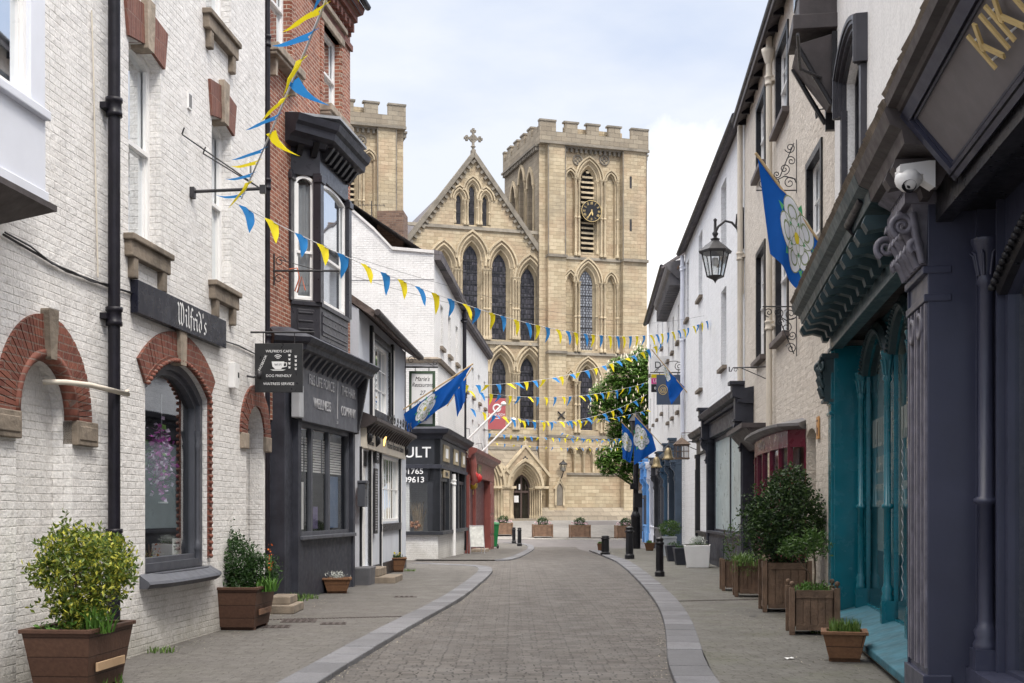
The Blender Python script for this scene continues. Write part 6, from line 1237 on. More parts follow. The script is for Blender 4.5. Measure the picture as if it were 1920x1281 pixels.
# oriel bracket canopy high on the corner
t = H0 = thing('oriel_canopy', 'dark timber canopy with angled brackets high on the wall, cut by the top edge', 'canopy', G_.w(-.1, .0, 7.35), G_.rz)
m = MB(); m.hexa([(-.3, -.02, .0), (.3, -.02, .0), (.3, .25, .0), (-.3, .25, .0)], [(-.5, -.50, .75), (.4, -.50, .75), (.4, .25, .95), (-.5, .25, .95)]); m.box(-.55, .45, -.55, .25, .95, 1.15); m.build('canopy_body', BROWNP, t, bevel=.01)
m = MB()
for x_ in (-.48, .38): m.prism([(x_ - .05, -.2), (x_ - .05, .9), (x_ + .05, .9), (x_ + .05, -.2)], -.02, .12); m.tube([(x_, -.02, -.1), (x_, -.25, .3), (x_, -.48, .72)], .04, 4)
m.build('bracket', BLACK, t)
m = MB(); m.box(-.48, .38, -.46, .2, 1.151, 3.6); m.build('oriel_box', BROWNP, t); m = MB()
for x_ in (-.8, -.25, .0): pass
for a_, b_ in ((-.4, -.1), (0, .3)): m.box(a_, b_, -.48, -.455, 1.5, 3.2)
m.build('oriel_pane', GLASSD, t)
m = MB(); q0 = G_.w(gu(1585, .05), .0, gzz(1600, 14, .05)); m.tube([G_.w(.2, .0, 7.62), G_.w(.2, -.15, 7.65), G_.w(.9, -.5, 7.55), G_.w(2.0, -.62, 7.6)], .022, 6); tag(m.build('sign_bracket', BLACKM), 'hooked iron arm along the grey white wall near the top edge', 'bracket')
# ================================================================ H cream roughcast house
H = Wall(3.284, .083, 17.3, 30.7, 'R'); hu, hz = H.u, H.z
rh = H.root('cream_house', 'tall cream roughcast house with black framed windows and maroon joinery', 'building')
hw_ = []
for (p0, p1) in ((1420, 1435), (1457, 1478), (1515, 1541)): a_, b_ = hu(p0), hu(p1); hw_ += [(a_, b_, 9.2, 10.75), (a_, b_, 5.0, 7.4)]
dH = (hu(1408), hu(1436), .15, 3.3); nH = (hu(1512), hu(1530), -.3, 3.0)
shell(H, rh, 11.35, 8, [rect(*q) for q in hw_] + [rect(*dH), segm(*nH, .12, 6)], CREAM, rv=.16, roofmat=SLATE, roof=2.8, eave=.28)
for q in hw_:
    window(rh, *q, v=.08, fm=WHITE, cols=2, rows=2, curtain=CURT, fw=.06); u0, u1, z0, z1 = q
    m = MB(); m.box(u0 - .09, u0 + .03, -.03, .15, z0, z1 + .08); m.box(u1 - .03, u1 + .09, -.03, .15, z0, z1 + .08); m.box(u0 - .09, u1 + .09, -.032, .15, z1 - .02, z1 + .1); m.build('window_surround', BLACK, rh)
    m = MB(); m.box(u0 - .16, u1 + .16, -.14, .1, z0 - .11, z0); m.build('window_sill', plain('dark_sill', (.10, .08, .075), .6, .3), rh, bevel=.01)
m = MB(); m.box(nH[0], nH[1], .18, .2, -.3, 3.1); m.build('niche_back', CREAM, rh)
m = MB(); m.tube([(-.1, -.26, 11.38), (H.L / 2, -.26, 11.36), (H.L, -.26, 11.38)], .075, 8); 
for i in range(16): x_ = i * .85 + .2; m.box(x_, x_ + .05, -.2, .02, 11.2, 11.34)
m.build('gutter', PIPE, rh)
downpipe(H, hu(1443, -.1), 11.3, 3.2, .065, -.11, 'tall cream painted downpipe on the cream roughcast house', CREAMP, (10.4, 7.9, 5.4))
m = MB(); m.lathe([(.07, 0), (.14, .22), (.15, .3), (0, .3)], n=8); o = m.build('rainwater_head', CREAMP); o.location = H.w(hu(1443, -.1), -.12, 10.75); o.parent = None; tag(o, 'small cream rainwater head under the eaves of the cream house', 'rainwater head')
o.name = 'rainwater_head'
# maroon door and bow window
m = MB(); m.box(dH[0], dH[1], .10, .15, .15, 2.7); m.box(dH[0] - .12, dH[0], -.04, .1, .0, 3.4); m.box(dH[1], dH[1] + .12, -.04, .1, .0, 3.4); m.box(dH[0], dH[1], .0, .1, 2.7, 2.82)
for z0, z1 in ((.4, 1.1), (1.3, 2.5)):
    for a_ in (.12, .55): x_ = dH[0] + (dH[1] - dH[0]) * a_; m.box(x_, x_ + (dH[1] - dH[0]) * .34, .085, .101, z0, z1)
m.build('door', MAROON, rh, bevel=.006)
m = MB(); m.prism([(dH[0] - .35, 3.4), (dH[0] - .35, 3.5), (dH[1] + .3, 3.5), (dH[1] + .3, 3.4)], -.55, .02); m.hexa([(dH[0] - .3, -.1, 3.0), (dH[1] + .25, -.1, 3.0), (dH[1] + .25, .02, 3.0), (dH[0] - .3, .02, 3.0)], [(dH[0] - .3, -.45, 3.4), (dH[1] + .25, -.45, 3.4), (dH[1] + .25, .02, 3.4), (dH[0] - .3, .02, 3.4)]); m.build('door_hood', BROWNP, rh)
bw = bpy.data.objects.new('bow_window', None); COL.objects.link(bw); bw.parent = rh
b0, b1 = hu(1440), hu(1511); cb_ = (b0 + b1) / 2; hwb = (b1 - b0) / 2; N = 8
arc = [(cb_ + hwb * math.cos(R(180 - 180 * i / N)), -.10 - .30 * math.sin(R(180 * i / N)) ** .7) for i in range(N + 1)]; arc = [(a_, 0 if i in (0, N) else b_) for i, (a_, b_) in enumerate(arc)]
m = MB(); m.pathprof(arc, [(-.02, -.05), (.04, -.05), (.04, 1.0), (.08, 1.05), (-.02, 1.08)]); m.pathprof(arc, [(-.02, 2.72), (.03, 2.72), (.03, 3.02), (-.02, 3.02)])
for p in arc: m.box(p[0] - .035, p[0] + .035, p[1] - .03, p[1] + .06, 1.0, 2.8)
m.build('bow_frame', MAROON, bw); m = MB(); m.pathprof(arc, [(-.35, 3.02), (.10, 3.02), (.24, 3.07), (.24, 3.12), (-.35, 3.26)]); m.build('bow_cornice', plain('grey_lead_cornice', (.14, .135, .14), .5, .2, 3, streak=.2), bw)
m = MB(); 
for p, q in zip(arc, arc[1:]): m.quad((p[0], p[1] + .02, 1.05), (q[0], q[1] + .02, 1.05), (q[0], q[1] + .02, 2.75), (p[0], p[1] + .02, 2.75))
m.build('pane', GLASS, bw); m = MB(); m.grid(lambda a, b: (b0 + .05 + (b1 - b0 - .1) * a, -.10 + .02 * math.sin(a * 60), 1.1 + 1.6 * b), 60, 1); m.build('curtain', CURT, bw)
for i in range(N - 4): pass
strokes(bw, cb_ - .5, cb_ + .5, 2.8, .15, 9, arc[4][1] - .035, TXTG)
t = H.at('wall_plaque', 'small orange brown plaque on the cream wall beside the niche', 'plaque', hu(1536), -.01, hz(1536, 800)); m = MB(); m.box(-.11, .11, -.02, 0, -.2, .16); m.build('plate', plain('orange_plaque', (.50, .26, .09), .6, .2, 9), t, bevel=.004); m = MB(); m.box(-.07, -.02, -.024, -.02, -.12, .02); m.box(.0, .08, -.024, -.02, -.15, -.02); m.box(-.08, .08, -.024, -.02, .08, .11); m.build('plaque_marks', plain('brown_marks', (.18, .09, .04), .7), t)
m = MB(); m.tube([(.09 * math.cos(R(a_)), -.12, .09 * math.sin(R(a_))) for a_ in range(0, 360, 30)], .014, 6, True); m.tube([(.08, -.12, 0), (.14, -.06, 0), (.14, .02, 0)], .012, 5); o = m.build('iron_ring', BLACKM); o.location = H.w(hu(1546), 0, hz(1546, 210)); o.rotation_euler = (0, 0, H.rz); tag(o, 'small iron ring fixed to the cream wall below the dark canopy', 'ring')
# ================================================================ I white roughcast, J and beyond
I_ = Wall(4.264, .051, 30.75, 47.4, 'R'); iu, iz = I_.u, I_.z
ri = I_.root('white_roughcast_house', 'long white roughcast building with deep blank window recesses and a charcoal shopfront', 'building')
iw = []
for (p0, p1) in ((1305, 1317), (1347, 1362)): a_, b_ = iu(p0), iu(p1); a_ = b_ - 1.25; iw += [(a_, b_, 8.8, 11.0), (a_, b_, 5.7, 7.95)]
iw += [(.7, 1.7, 8.8, 11.0)] if iw[0][0] > 2.2 else []
shell(I_, ri, 11.55, 8, [rect(*q) for q in iw], W_I, rv=.5, roofmat=SLATE, roof=2.6, eave=.25)
for q in iw: window(ri, *q, v=.46, fm=WHITE, cols=2, rows=2, curtain=CURT); m = MB(); m.box(q[0] - .1, q[1] + .1, -.12, .2, q[2] - .1, q[2]); m.build('window_sill', SILL, ri)
m = MB(); m.tube([(0, -.26, 11.52), (I_.L, -.26, 11.52)], .08, 8); m.build('gutter', PIPE, ri)
downpipe(I_, .25, 11.4, 4.5, .08, -.12, 'white downpipe at the far end of the white roughcast building', WHITEB, (10.9, 8.2))
downpipe(I_, I_.L - .1, 11.4, 4.4, .07, -.1, 'cream downpipe where the white roughcast building meets the cream house', CREAMP, (8.0,))
def shopfront(W_, root, u0, u1, mat, v, zt_, zf, zs, panes, fm=None, stall=None, cons=True, gm=None):
    fm = fm or mat; m = MB(); k = bpy.data.objects.new('shopfront', None); COL.objects.link(k); k.parent = root
    m.box(u0, u0 + .28, v, .1, -.5, zf); m.box(u1 - .28, u1, v, .1, -.5, zf); m.box(u0, u1, v + .04, .1, zf, zt_ - .28); m.box(u0 + .28, u1 - .28, v + .05, .12, -.5, zs)
    for x_ in (u0, u1 - .28): m.box(x_ - .03, x_ + .31, v - .04, .1, -.5, .3); m.box(x_ - .02, x_ + .30, v - .03, .1, zf - .12, zf); m.box(x_ + .07, x_ + .21, v - .02, .1, .4, zf - .5)
    m.build('pilasters', mat, k, bevel=.008); m = MB(); m.xprof([(.05, zt_ - .3), (v + .02, zt_ - .3), (v - .03, zt_ - .2), (v - .20, zt_ - .14), (v - .26, zt_ - .02), (v - .26, zt_), (.05, zt_ + .12)], u0 - .06, u1 + .06)
    x = u0
    while x < u1: m.box(x, x + .07, v - .12, v + .02, zt_ - .28, zt_ - .2); x += .16
    m.build('shop_cornice', mat, k)
    if cons:
        for x_ in (u0, u1 - .28):
            m = MB(); m.box(x_ - .04, x_ + .32, v - .24, v + .05, zt_ - .16, zt_ + .14); m.box(x_ - .08, x_ + .36, v - .30, v + .05, zt_ + .14, zt_ + .22); m.box(x_ - .01, x_ + .29, v - .17, v + .05, zf + .02, zt_ - .16); m.box(x_ - .04, x_ + .32, v - .21, v + .05, zf - .03, zf + .02)
            m.xprof([(v + .02, zf - .75), (v - .05, zf - .74), (v - .06, zf - .62), (v - .03, zf - .5), (v - .06, zf - .36), (v - .15, zf - .28), (v - .20, zf - .16), (v - .17, zf - .03), (v + .02, zf - .03)], x_ + .04, x_ + .24)
            for e_ in (x_ + .03, x_ + .25): m.tube([(e_, v - .10 - p_, q_) for p_, r_, q_ in scroll(0, zf - .15, .09, 1.5)], .018, 5); m.tube([(e_, v - .02 - p_, q_) for p_, r_, q_ in scroll(0, zf - .66, .05, 1.3)], .013, 5)
            m.build('console', mat, k)
    a_ = u0 + .3; wd = (u1 - u0 - .6) / panes; hs = [rect(a_ + wd * i + .07, a_ + wd * (i + 1) - .07, zs + .08, zf - .12) for i in range(panes)]; m = MB(); m.prism(rect(a_ - .02, u1 - .28, zs, zf), v + .20, v + .26, hs); m.box(u0 + .28, u1 - .28, v + .12, v + .3, zf - .02, zf + .02); m.quad((u0 + .28, v, zs), (u0 + .28, v + .3, zs), (u0 + .28, v + .3, zf), (u0 + .28, v, zf)); m.box(u0 + .28, u1 - .28, v + .05, v + .3, zs - .05, zs + .01); m.box(u0 + .28, u1 - .28, v - .03, v + .1, zs - .04, zs + .03)
    for i in range(panes): m.box(a_ + wd * i + .1, a_ + wd * (i + 1) - .1, v + .03, v + .06, .25, zs - .15)
    m.build('window_frame', fm, k); m = MB(); [m.sheet(h, (), lambda a, b: (a, v + .23, b)) for h in hs]; m.build('pane', gm or GLASSD, k)
    m = MB(); m.box(u0 + .3, u1 - .3, .11, .13, zs, zf); 
    return k
uA, uB = I_.L - 12.6, I_.L - .05
k = shopfront(I_, ri, iu(1326, -.3), iu(1392, -.32), CHAR, -.32, 4.44, 3.75, 1.0, 2, gm=plain('frosted_film', (.36, .43, .44), .35, .15, 1.5)); k['label'] = 'near charcoal shopfront with carved consoles'
k = shopfront(I_, ri, iu(1303, -.15), iu(1326, -.15) - .02, plain('near_black_paint', (.03, .03, .034), .45, .2), -.14, 4.2, 3.5, .9, 2, cons=False); k['label'] = 'narrow near black shopfront beyond the charcoal one'
m = MB(); q_ = (iu(1303, -.15) + iu(1326, -.15)) / 2; m.box(q_ - .3, q_ + .3, -.13, -.11, 3.55, 3.85); m.build('sign_plate', TXTW, k)
J1 = Wall(3.546, .064, 47.4, 57, 'R'); rj = J1.root('bracketed_white_house', 'narrow white house with a dark bracketed cornice and blue shopfront', 'building')
jw = [(1.0, 1.8, 8.4, 9.9), (4.0, 4.8, 8.4, 9.9), (7.2, 8.0, 8.4, 9.9), (1.0, 1.8, 5.6, 7.3), (4.0, 4.8, 5.6, 7.3), (7.2, 8.0, 5.6, 7.3)]
shell(J1, rj, 11.0, 8, [rect(*q) for q in jw], W_J, rv=.25, z0=-1.2, roofmat=plain('brown_tiles', (.14, .09, .06), .9, .4, 4, .02), roof=2.6, eave=.2)
for q in jw: window(rj, *q, v=.2, fm=WHITE); m = MB(); m.box(q[0] - .1, q[1] + .1, -.12, .1, q[2] - .12, q[2]); m.build('window_sill', SILL, rj)
m = MB(); m.xprof([(0, 10.5), (-.2, 10.6), (-.55, 10.95), (-.6, 11.1), (-.6, 11.2), (0, 11.3)], 0, J1.L)
x = .1
while x < J1.L: m.box(x, x + .14, -.48, 0, 10.35, 10.8); x += .42
m.build('bracketed_cornice', plain('dark_grey_cornice', (.09, .085, .09), .6, .3, 3), rj)
k = shopfront(J1, rj, .4, J1.L - 4.4, BLUED, -.15, 4.1, 3.4, .8, 3); k['label'] = 'petrol blue shopfront'; k = shopfront(J1, rj, J1.L - 4.3, J1.L - .2, plain('blue_grey_paint', (.05, .075, .11), .45, .2), -.25, 4.2, 3.5, .8, 2); k['label'] = 'blue grey shopfront with iron cresting'
J2 = Wall(3.546, .064, 57, 75, 'R'); rk = J2.root('tall_far_white_house', 'tallest white house at the far right end of the street', 'building')
kw = []
for u_ in (2.0, 6.0, 10.0, 14.2): kw += [(u_, u_ + .9, 9.6, 11.4), (u_, u_ + .9, 6.4, 8.2)]
shell(J2, rk, 12.95, 8, [rect(*q) for q in kw], W_J, rv=.25, z0=-1.2, roofmat=SLATE, roof=2.6, eave=.25)
for q in kw: window(rk, *q, v=.2, fm=WHITE); m = MB(); m.box(q[0] - .1, q[1] + .1, -.12, .1, q[2] - .12, q[2]); m.build('window_sill', SILL, rk)
m = MB(); m.tube([(0, -.25, 12.95), (J2.L, -.25, 12.95)], .09, 8); m.build('gutter', PIPE, rk)
k = shopfront(J2, rk, .3, 5.6, BLUEL, -.35, 4.3, 3.5, .7, 2); k['label'] = 'sky blue shopfront at the corner'; k = shopfront(J2, rk, 5.7, 11.4, WHITEB, -.2, 4.1, 3.4, .7, 2); k['label'] = 'white shopfront'; k = shopfront(J2, rk, 11.5, J2.L - .1, CHARM, -.25, 4.1, 3.4, .7, 3); k['label'] = 'grey shopfront next to the bells'
m = MB(); m.box(J2.L - 1.2, J2.L - .1, 3, 4.5, 12.9, 15.6); m.box(J2.L - 1.25, J2.L - .05, 2.95, 4.55, 15.3, 15.45); m.build('chimney', BROWNB, rk)
# brown brick house beyond and grey railings panel
K3 = Wall(3.35, .064, 77, 86, 'R'); rq = K3.root('brown_brick_house', 'dark brown brick house beyond the white houses on the right', 'building')
kw = [(1, 1.9, 3.2, 5.0), (4, 4.9, 3.2, 5.0), (7, 7.9, 3.2, 5.0), (10, 10.9, 3.2, 5.0)]
shell(K3, rq, 6.7, 8, [rect(*q) for q in kw], BROWNB, rv=.15, z0=-1.5, roofmat=SLATE, roof=2)
for q in kw: window(rq, *q, v=.1, fm=CHARM)
m = MB(); m.box(0, K3.L, -.12, .02, 2.5, 2.9)
for i in range(10): x_ = i * 1.3 + .1; m.box(x_, x_ + .2, -.15, .02, -.5, 2.5); m.tube([(x_ + .1, -.2, 2.3), (x_ + .5, -.2, 2.45), (x_ + .9, -.2, 2.3)], .04, 5)
m.build('arcaded_front', CHARM, rq)
# ================================================================ bunting
FB = cloth('sky_blue_pennant', (.03, .22, .55)); FY = cloth('yellow_pennant', (.74, .62, .02)); CORD = plain('white_bunting_cord', (.62, .62, .64), .8, .1)
def bunting(label, A_, B_, sag, n, fw=.2, fh=.3, wind=.25, seed=1, cord=.006, group='bunting strings across the street', skip=()):
    random.seed(seed); A_, B_ = Vector(A_), Vector(B_)
    f = lambda t: A_.lerp(B_, t) + Vector((0, 0, -4 * sag * t * (1 - t)))
    t0 = thing('bunting', label, 'bunting', A_, 0, group)
    m = MB(); m.tube([f(i / 40) - A_ for i in range(41)], cord, 5); m.build('cord', CORD, t0)
    L_ = (B_ - A_).length
    for i in range(n):
        if i in skip: continue
        t = (i + .5 + random.uniform(-.12, .12)) / n; dt_ = fw / 2 / L_; p, q = f(t - dt_) - A_, f(t + dt_) - A_; d = (q - p).normalized(); side = d.cross(Vector((0, 0, 1))).normalized()
        wv = wind * random.uniform(.2, 1.9); sgn = 1 if random.random() < .7 else -.6
        down = (Vector((0, 0, -1)) + side * wv * sgn + d * random.uniform(-.6, .25) * (wv + .25)).normalized() * fh * random.uniform(.9, 1.1)
        cu_ = random.uniform(-.35, .35); m = MB()
        def fn(a, b): 
            w_ = 1 - b; c_ = (p + q) / 2; x = (a - .5) * w_
            return c_ + (q - p) * x + down * b * (1 - .02) + side * (.10 * math.sin(b * 3.1 + cu_ * 6) * b * fh * 3 * cu_ + .03 * math.sin(a * 5 + b * 4) * w_ * fh * 3) + Vector((0, 0, .06 * wv * b * b))
        m.grid(fn, 3, 5); m.build('flag', FB if i % 2 == 0 else FY, t0)
    return t0
bunting('long string of blue and yellow pennants sagging across the whole street', P3(440, 380, 15), P3(1330, 600, 38.8), 1.0, 43, .38, .33, .2, 3, .006)
bunting('nearest string of wind blown pennants rising past the red bricks to the top edge', (-3.32, 15.05, 5.46), (3.8, -7.3, 5.95), .35, 42, .28, .43, 1.2, 8, .010)
bunting('highest of the far bunting strings, climbing to the right over the green tree', P3(848, 722, 44), P3(1248, 640, 55), .55, 25, .34, .44, .6, 5)
bunting('second far bunting string, level with the red hanging sign', P3(852, 728, 44.5), P3(1213, 717, 58), .50, 23, .34, .44, .5, 6)
bunting('third far bunting string, deep sagging, ending at the dark lamp post', P3(876, 764, 50), P3(1212, 740, 61), .95, 20, .34, .46, .5, 9)
bunting('fourth far bunting string, just above the cathedral arches', P3(898, 772, 56), P3(1218, 768, 66), .55, 26, .26, .34, .8, 12)
bunting('lowest far bunting string, small pennants over the church doorway', P3(910, 812, 64), P3(1200, 822, 74), .15, 24, .24, .30, .6, 15)
bunting('short far bunting string below the two rose flags', P3(1052, 811, 90), P3(1192, 824, 78), .3, 14, .26, .34, .5, 18)
bunting('faintest far bunting string crossing in front of the door gable', P3(905, 828, 66), P3(1186, 838, 80), .2, 20, .2, .24, .6, 21)
m = MB(); 
for a_, b_, s_ in ((P3(655, 480, 24), P3(1212, 606, 52), .3), (P3(663, 518, 26), P3(1320, 592, 40), .6)): m.tube([a_.lerp(b_, i / 20) + Vector((0, 0, -4 * s_ * (i / 20) * (1 - i / 20))) for i in range(21)], .004, 4); tag(m.build('cable', BLACKM), 'thin dark wire crossing the street above the long bunting' if s_ == .3 else 'thin dark wire crossing the street just under the first wire', 'cable'); m = MB()
# bracket that the strings start from
br = thing('bunting_bracket', 'black iron bracket with two stays holding the bunting on the white café wall', 'bracket', A.w(au(358), 0, 5.56)); m = MB()
m.tube([(0, 0, 0), (.92, .0, .04)], .02, 6); m.box(-.02, .05, -.05, .05, -.08, .05); m.box(.85, .92, -.03, .03, -.02, .08); m.build('arm', BLACKM, br); m = MB()
o0 = A.w(au(358), 0, 5.56)
for p_ in ((338, 252), (378, 288)): q = A.w(au(p_[0]), -.02, az(*p_)) - o0; m.tube([q, Vector((.84, 0, .05))], .009, 5); m.tube([q, q + Vector((.03, 0, .08))], .01, 5)
m.build('stay', BLACKM, br)
# ================================================================ rose flags
FLB = cloth('royal_blue_flag_cloth', (.006, .085, .36)); ROSEW = cloth('white_rose_print', (.85, .85, .88)); ROSEL = plain('olive_rose_outline', (.22, .26, .14), .8, .1); ROSEG = plain('rose_leaf_green', (.06, .30, .12), .8, .1); ROSEY = plain('rose_heart_yellow', (.60, .48, .03), .8, .1)
def flag(label, Y, c, centre, rr, pole=None, folds=3, amp=.05, dY=(0, 0, 0, 0), rose=True, polev=None, wood=True, rot=0):
    """c: four corners as photo pixels (hoist top, hoist end, fly end, fly top) at depth Y"""
    K = [P3(px, py, Y + d) for (px, py), d in zip(c, dY)]; o = thing('rose_flag', label, 'flag', K[0]); K = [k - K[0] for k in K]
    def fn(u, v, off=0):
        a_ = K[0].lerp(K[1], u); b_ = K[3].lerp(K[2], u); p = a_.lerp(b_, v); w_ = math.sin(math.pi * min(1, v * 1.0 + .0))
        return p + Vector((0, amp * math.sin(u * folds * math.pi + v * 2) * (.3 + v) + off, .0)) 
    m = MB(); m.grid(fn, 24, 18); m.build('cloth', FLB, o)
    if rose:
        size_u = (K[1] - K[0]).length; size_v = ((K[3] - K[0]).length + (K[2] - K[1]).length) / 2; cu_, cv_ = centre
        for layer, mat in (('w', ROSEW), ('l', ROSEL), ('g', ROSEG), ('y', ROSEY)):
            m = MB()
            def disc(x, y, r, sq=1, ang=0, off=.008, n=16, r0=0):
                for s_ in (-1, 1):
                    rings = 3; vs = []; 
                    for j in range(rings + 1):
                        rj = r0 + (r - r0) * j / rings
                        for k in range(n): 
                            t_ = 2 * math.pi * k / n; a2, b2 = rj * math.cos(t_) * sq, rj * math.sin(t_); X_ = x + a2 * math.cos(ang) - b2 * math.sin(ang); Y_ = y + a2 * math.sin(ang) + b2 * math.cos(ang); vs.append(fn(cu_ + X_ / size_u, cv_ + Y_ / size_v, s_ * off))
                    m.add(vs, [(j * n + k, j * n + (k + 1) % n, (j + 1) * n + (k + 1) % n, (j + 1) * n + k) for j in range(rings) for k in range(n)], True)
            for k in range(5):
                a_ = R(72 * k + rot); ca, sa = math.cos(a_), math.sin(a_)
                if layer == 'w': disc(rr * .58 * ca, rr * .58 * sa, rr * .46, .92, a_, .006); disc(rr * .24 * ca, rr * .24 * sa, rr * .26, 1, a_, .012)
                if layer == 'l': disc(rr * .58 * ca, rr * .58 * sa, rr * .46, .92, a_, .009, 20, rr * .43); disc(rr * .60 * ca, rr * .60 * sa, rr * .26, .8, a_, .0085, 12, rr * .20); disc(rr * .24 * ca, rr * .24 * sa, rr * .255, 1, a_, .015, 14, rr * .235)
                if layer == 'g': a2 = a_ + R(36); disc(rr * .93 * math.cos(a2), rr * .93 * math.sin(a2), rr * .13, 1.2, a2, .005, 3); disc(rr * .42 * math.cos(a2), rr * .42 * math.sin(a2), rr * .08, 1.2, a2, .014, 3)
            if layer == 'y': disc(0, 0, rr * .15, 1, 0, .018)
            m.build({'w': 'rose_petals', 'l': 'petal_outline', 'g': 'rose_sepals', 'y': 'rose_heart'}[layer], mat, o)
    if pole:
        p, q = [P3(a_, b_, Y + d_) - o.location for a_, b_, d_ in pole]; m = MB(); m.tube([p, q], .02, 6); m.lathe([(0, -.03), (.03, 0), (0, .03)], tuple(q), 6); m.build('pole', plain('pale_wood_pole', (.42, .30, .16), .6, .2) if wood else WHITE, o)
    return o
flag('big blue flag with a white rose hanging from a pole over the teal shop', 16.9, ((1420, 291), (1547, 466), (1509, 562), (1446, 474)), (.62, .37), .50, ((1548, 470, .12), (1418, 289, .0)), 3, .06, (0, .1, 0, 0), rot=20)
flag('large rose flag draped from a pole above the restaurant, its white rose folded', 33.2, ((757, 776), (884, 686), (840, 756), (764, 812)), (.36, .48), .42, ((744, 776, 0), (886, 683, 0)), 4, .10, rot=10)
flag('narrow folded blue flag behind the large one on the left', 41, ((874, 702), (850, 726), (857, 782), (872, 752)), (.5, .3), .2, ((838, 762, .1), (885, 690, 0)), 4, .08, rose=False)
flag('blue flag half wrapped round its pole in front of the oval sign', 46.5, ((1246, 688), (1284, 726), (1258, 760), (1250, 722)), (.1, .3), .25, ((1294, 743, 0), (1222, 656, 0)), 3, .08)
flag('right one of two rose flags by the lamp post', 57, ((1191, 781), (1223, 816), (1230, 845), (1189, 872)), (.35, .40), .5, ((1246, 840, 0), (1189, 778, 0)), 3, .12, rot=15)
flag('left one of two rose flags, partly behind the lamp post', 61.5, ((1166, 793), (1191, 818), (1182, 868), (1168, 860)), (.42, .45), .45, ((1194, 822, 0), (1164, 790, 0)), 3, .10, rot=40)
# white flagpoles on the left
for i, (a_, b_, Y_) in enumerate((((875, 826), (944, 757), 50.6), ((899, 852), (963, 787), 55.5))):
    p, q = P3(*a_, Y_), P3(*b_, Y_); t = thing('flagpole', ('bare white flagpole with ball end, nearer of the two above the oxblood shop', 'bare white flagpole with ball end, further of the two above the oxblood shop')[i], 'flagpole', p, 0, 'white flagpoles'); m = MB(); m.tube([(0, 0, 0), q - p], .045, 8); m.build('pole', WHITE, t); m = MB(); m.lathe([(0, -.1), (.1, -.06), (.12, .0), (.07, .07), (0, .09)], tuple(q - p), 10); m.build('finial', WHITE, t); m = MB(); m.tube([(-.05, 0, .1), (-.05, 0, -.35)], .05, 6); m.tube([(-.3, 0, .45), (.1, 0, .5), (.15, 0, .1)], .015, 5); m.build('bracket', BLACKM, t)
# ================================================================ hanging signs
def scrollwork(m, w_, h, s=1):
    pass
Ys = 59; p = P3(915, 805, Ys); t = thing('banner_sign', 'square brick red hanging sign with white ring emblem beyond the left houses', 'sign', p); W_ = P3(948, 805, Ys).x - p.x; Hh = P3(915, 747, Ys).z - p.z
m = MB(); m.box(0, W_, -.03, .03, 0, Hh); m.build('board', plain('brick_red_banner', (.42, .10, .11), .6, .05), t); m = MB(); m.lathe([(.13, 0), (.14, .02), (.20, .02), (.21, 0)], n=18); m.xf(Matrix.Translation((W_ / 2, -.03, Hh * .68)) @ Matrix.Rotation(R(90), 4, 'X')); m.build('emblem', TXTW, t); text('BAMBUDDA', t, W_ / 2, Hh * .47, .17, TXTW, -.035, .001, sx=.86); m = MB(); m.box(W_ * .3, W_ * .7, -.034, -.03, Hh * .34, Hh * .36); m.build('underline', TXTW, t)
m = MB(); m.tube([(-.25, 0, Hh + .06), (W_ + .05, 0, Hh + .06)], .02, 5); m.tube([(-.25, 0, -.04), (W_ + .05, 0, -.04)], .02, 5); m.build('bracket', BLACKM, t)
Ys = 33.5; p = P3(767, 800, Ys); t = thing('restaurant_sign', 'tall white hanging sign with green frame and script lettering beside the restaurant', 'sign', p); W_ = P3(816, 800, Ys).x - p.x; Hh = P3(767, 696, Ys).z - p.z
m = MB(); m.box(.04, W_ - .04, -.02, .02, .04, Hh - .04); m.build('board', WHITE, t); m = MB(); m.prism(rect(0, W_, 0, Hh), -.035, .035, [rect(.07, W_ - .07, .07, Hh - .07)]); m.build('sign_frame', plain('dark_green_frame', (.05, .085, .05), .5), t)
for s_, z, sz in (("Marie's", Hh - .22, .17), ('Restaurant', Hh - .38, .16), ('27', Hh - .6, .17), ('Pizzeria', Hh - .86, .17), ('Ristorante', Hh - 1.08, .16), ('Café', Hh - 1.3, .17)): text(s_, t, W_ / 2, z, sz, BLACKM, -.025, .001, shear=.35, sx=.82)
m = MB(); m.tube([(-.1, 0, Hh + .11), (W_ + .08, 0, Hh + .11)], .025, 6); m.tube([(.12, 0, Hh + .42), (W_ - .02, 0, Hh + .13)], .008, 5); m.tube(scroll(.06, Hh + .3, .11, 1.5), .010, 5); m.tube(scroll(W_, Hh + .22, .08, 1.5), .010, 5); m.tube([(-.1, 0, -.6), (-.1, 0, Hh + .6)], .012, 5)
for x_ in (.17, W_ - .17): m.tube([(x_, 0, Hh), (x_, 0, Hh + .11)], .012, 5)
m.build('bracket', BLACKM, t)
Ys = 48; p = P3(1231, 759, Ys); t = thing('oval_logo_sign', 'slate blue hanging sign with a gold oval and at symbol', 'sign', p); W_ = P3(1276, 759, Ys).x - p.x; Hh = P3(1231, 703, Ys).z - p.z
m = MB(); m.box(0, W_, -.02, .02, 0, Hh); m.build('board', plain('slate_blue_sign', (.055, .075, .115), .5, .05), t); m = MB(); m.tube([(.25 + .17 * math.cos(R(a_)) , -.025, Hh * .5 + .19 * math.sin(R(a_))) for a_ in range(0, 360, 20)], .012, 5, True); m.build('emblem', GOLD, t); text('@', t, .25, Hh * .5, .26, GOLD, -.025, .002)
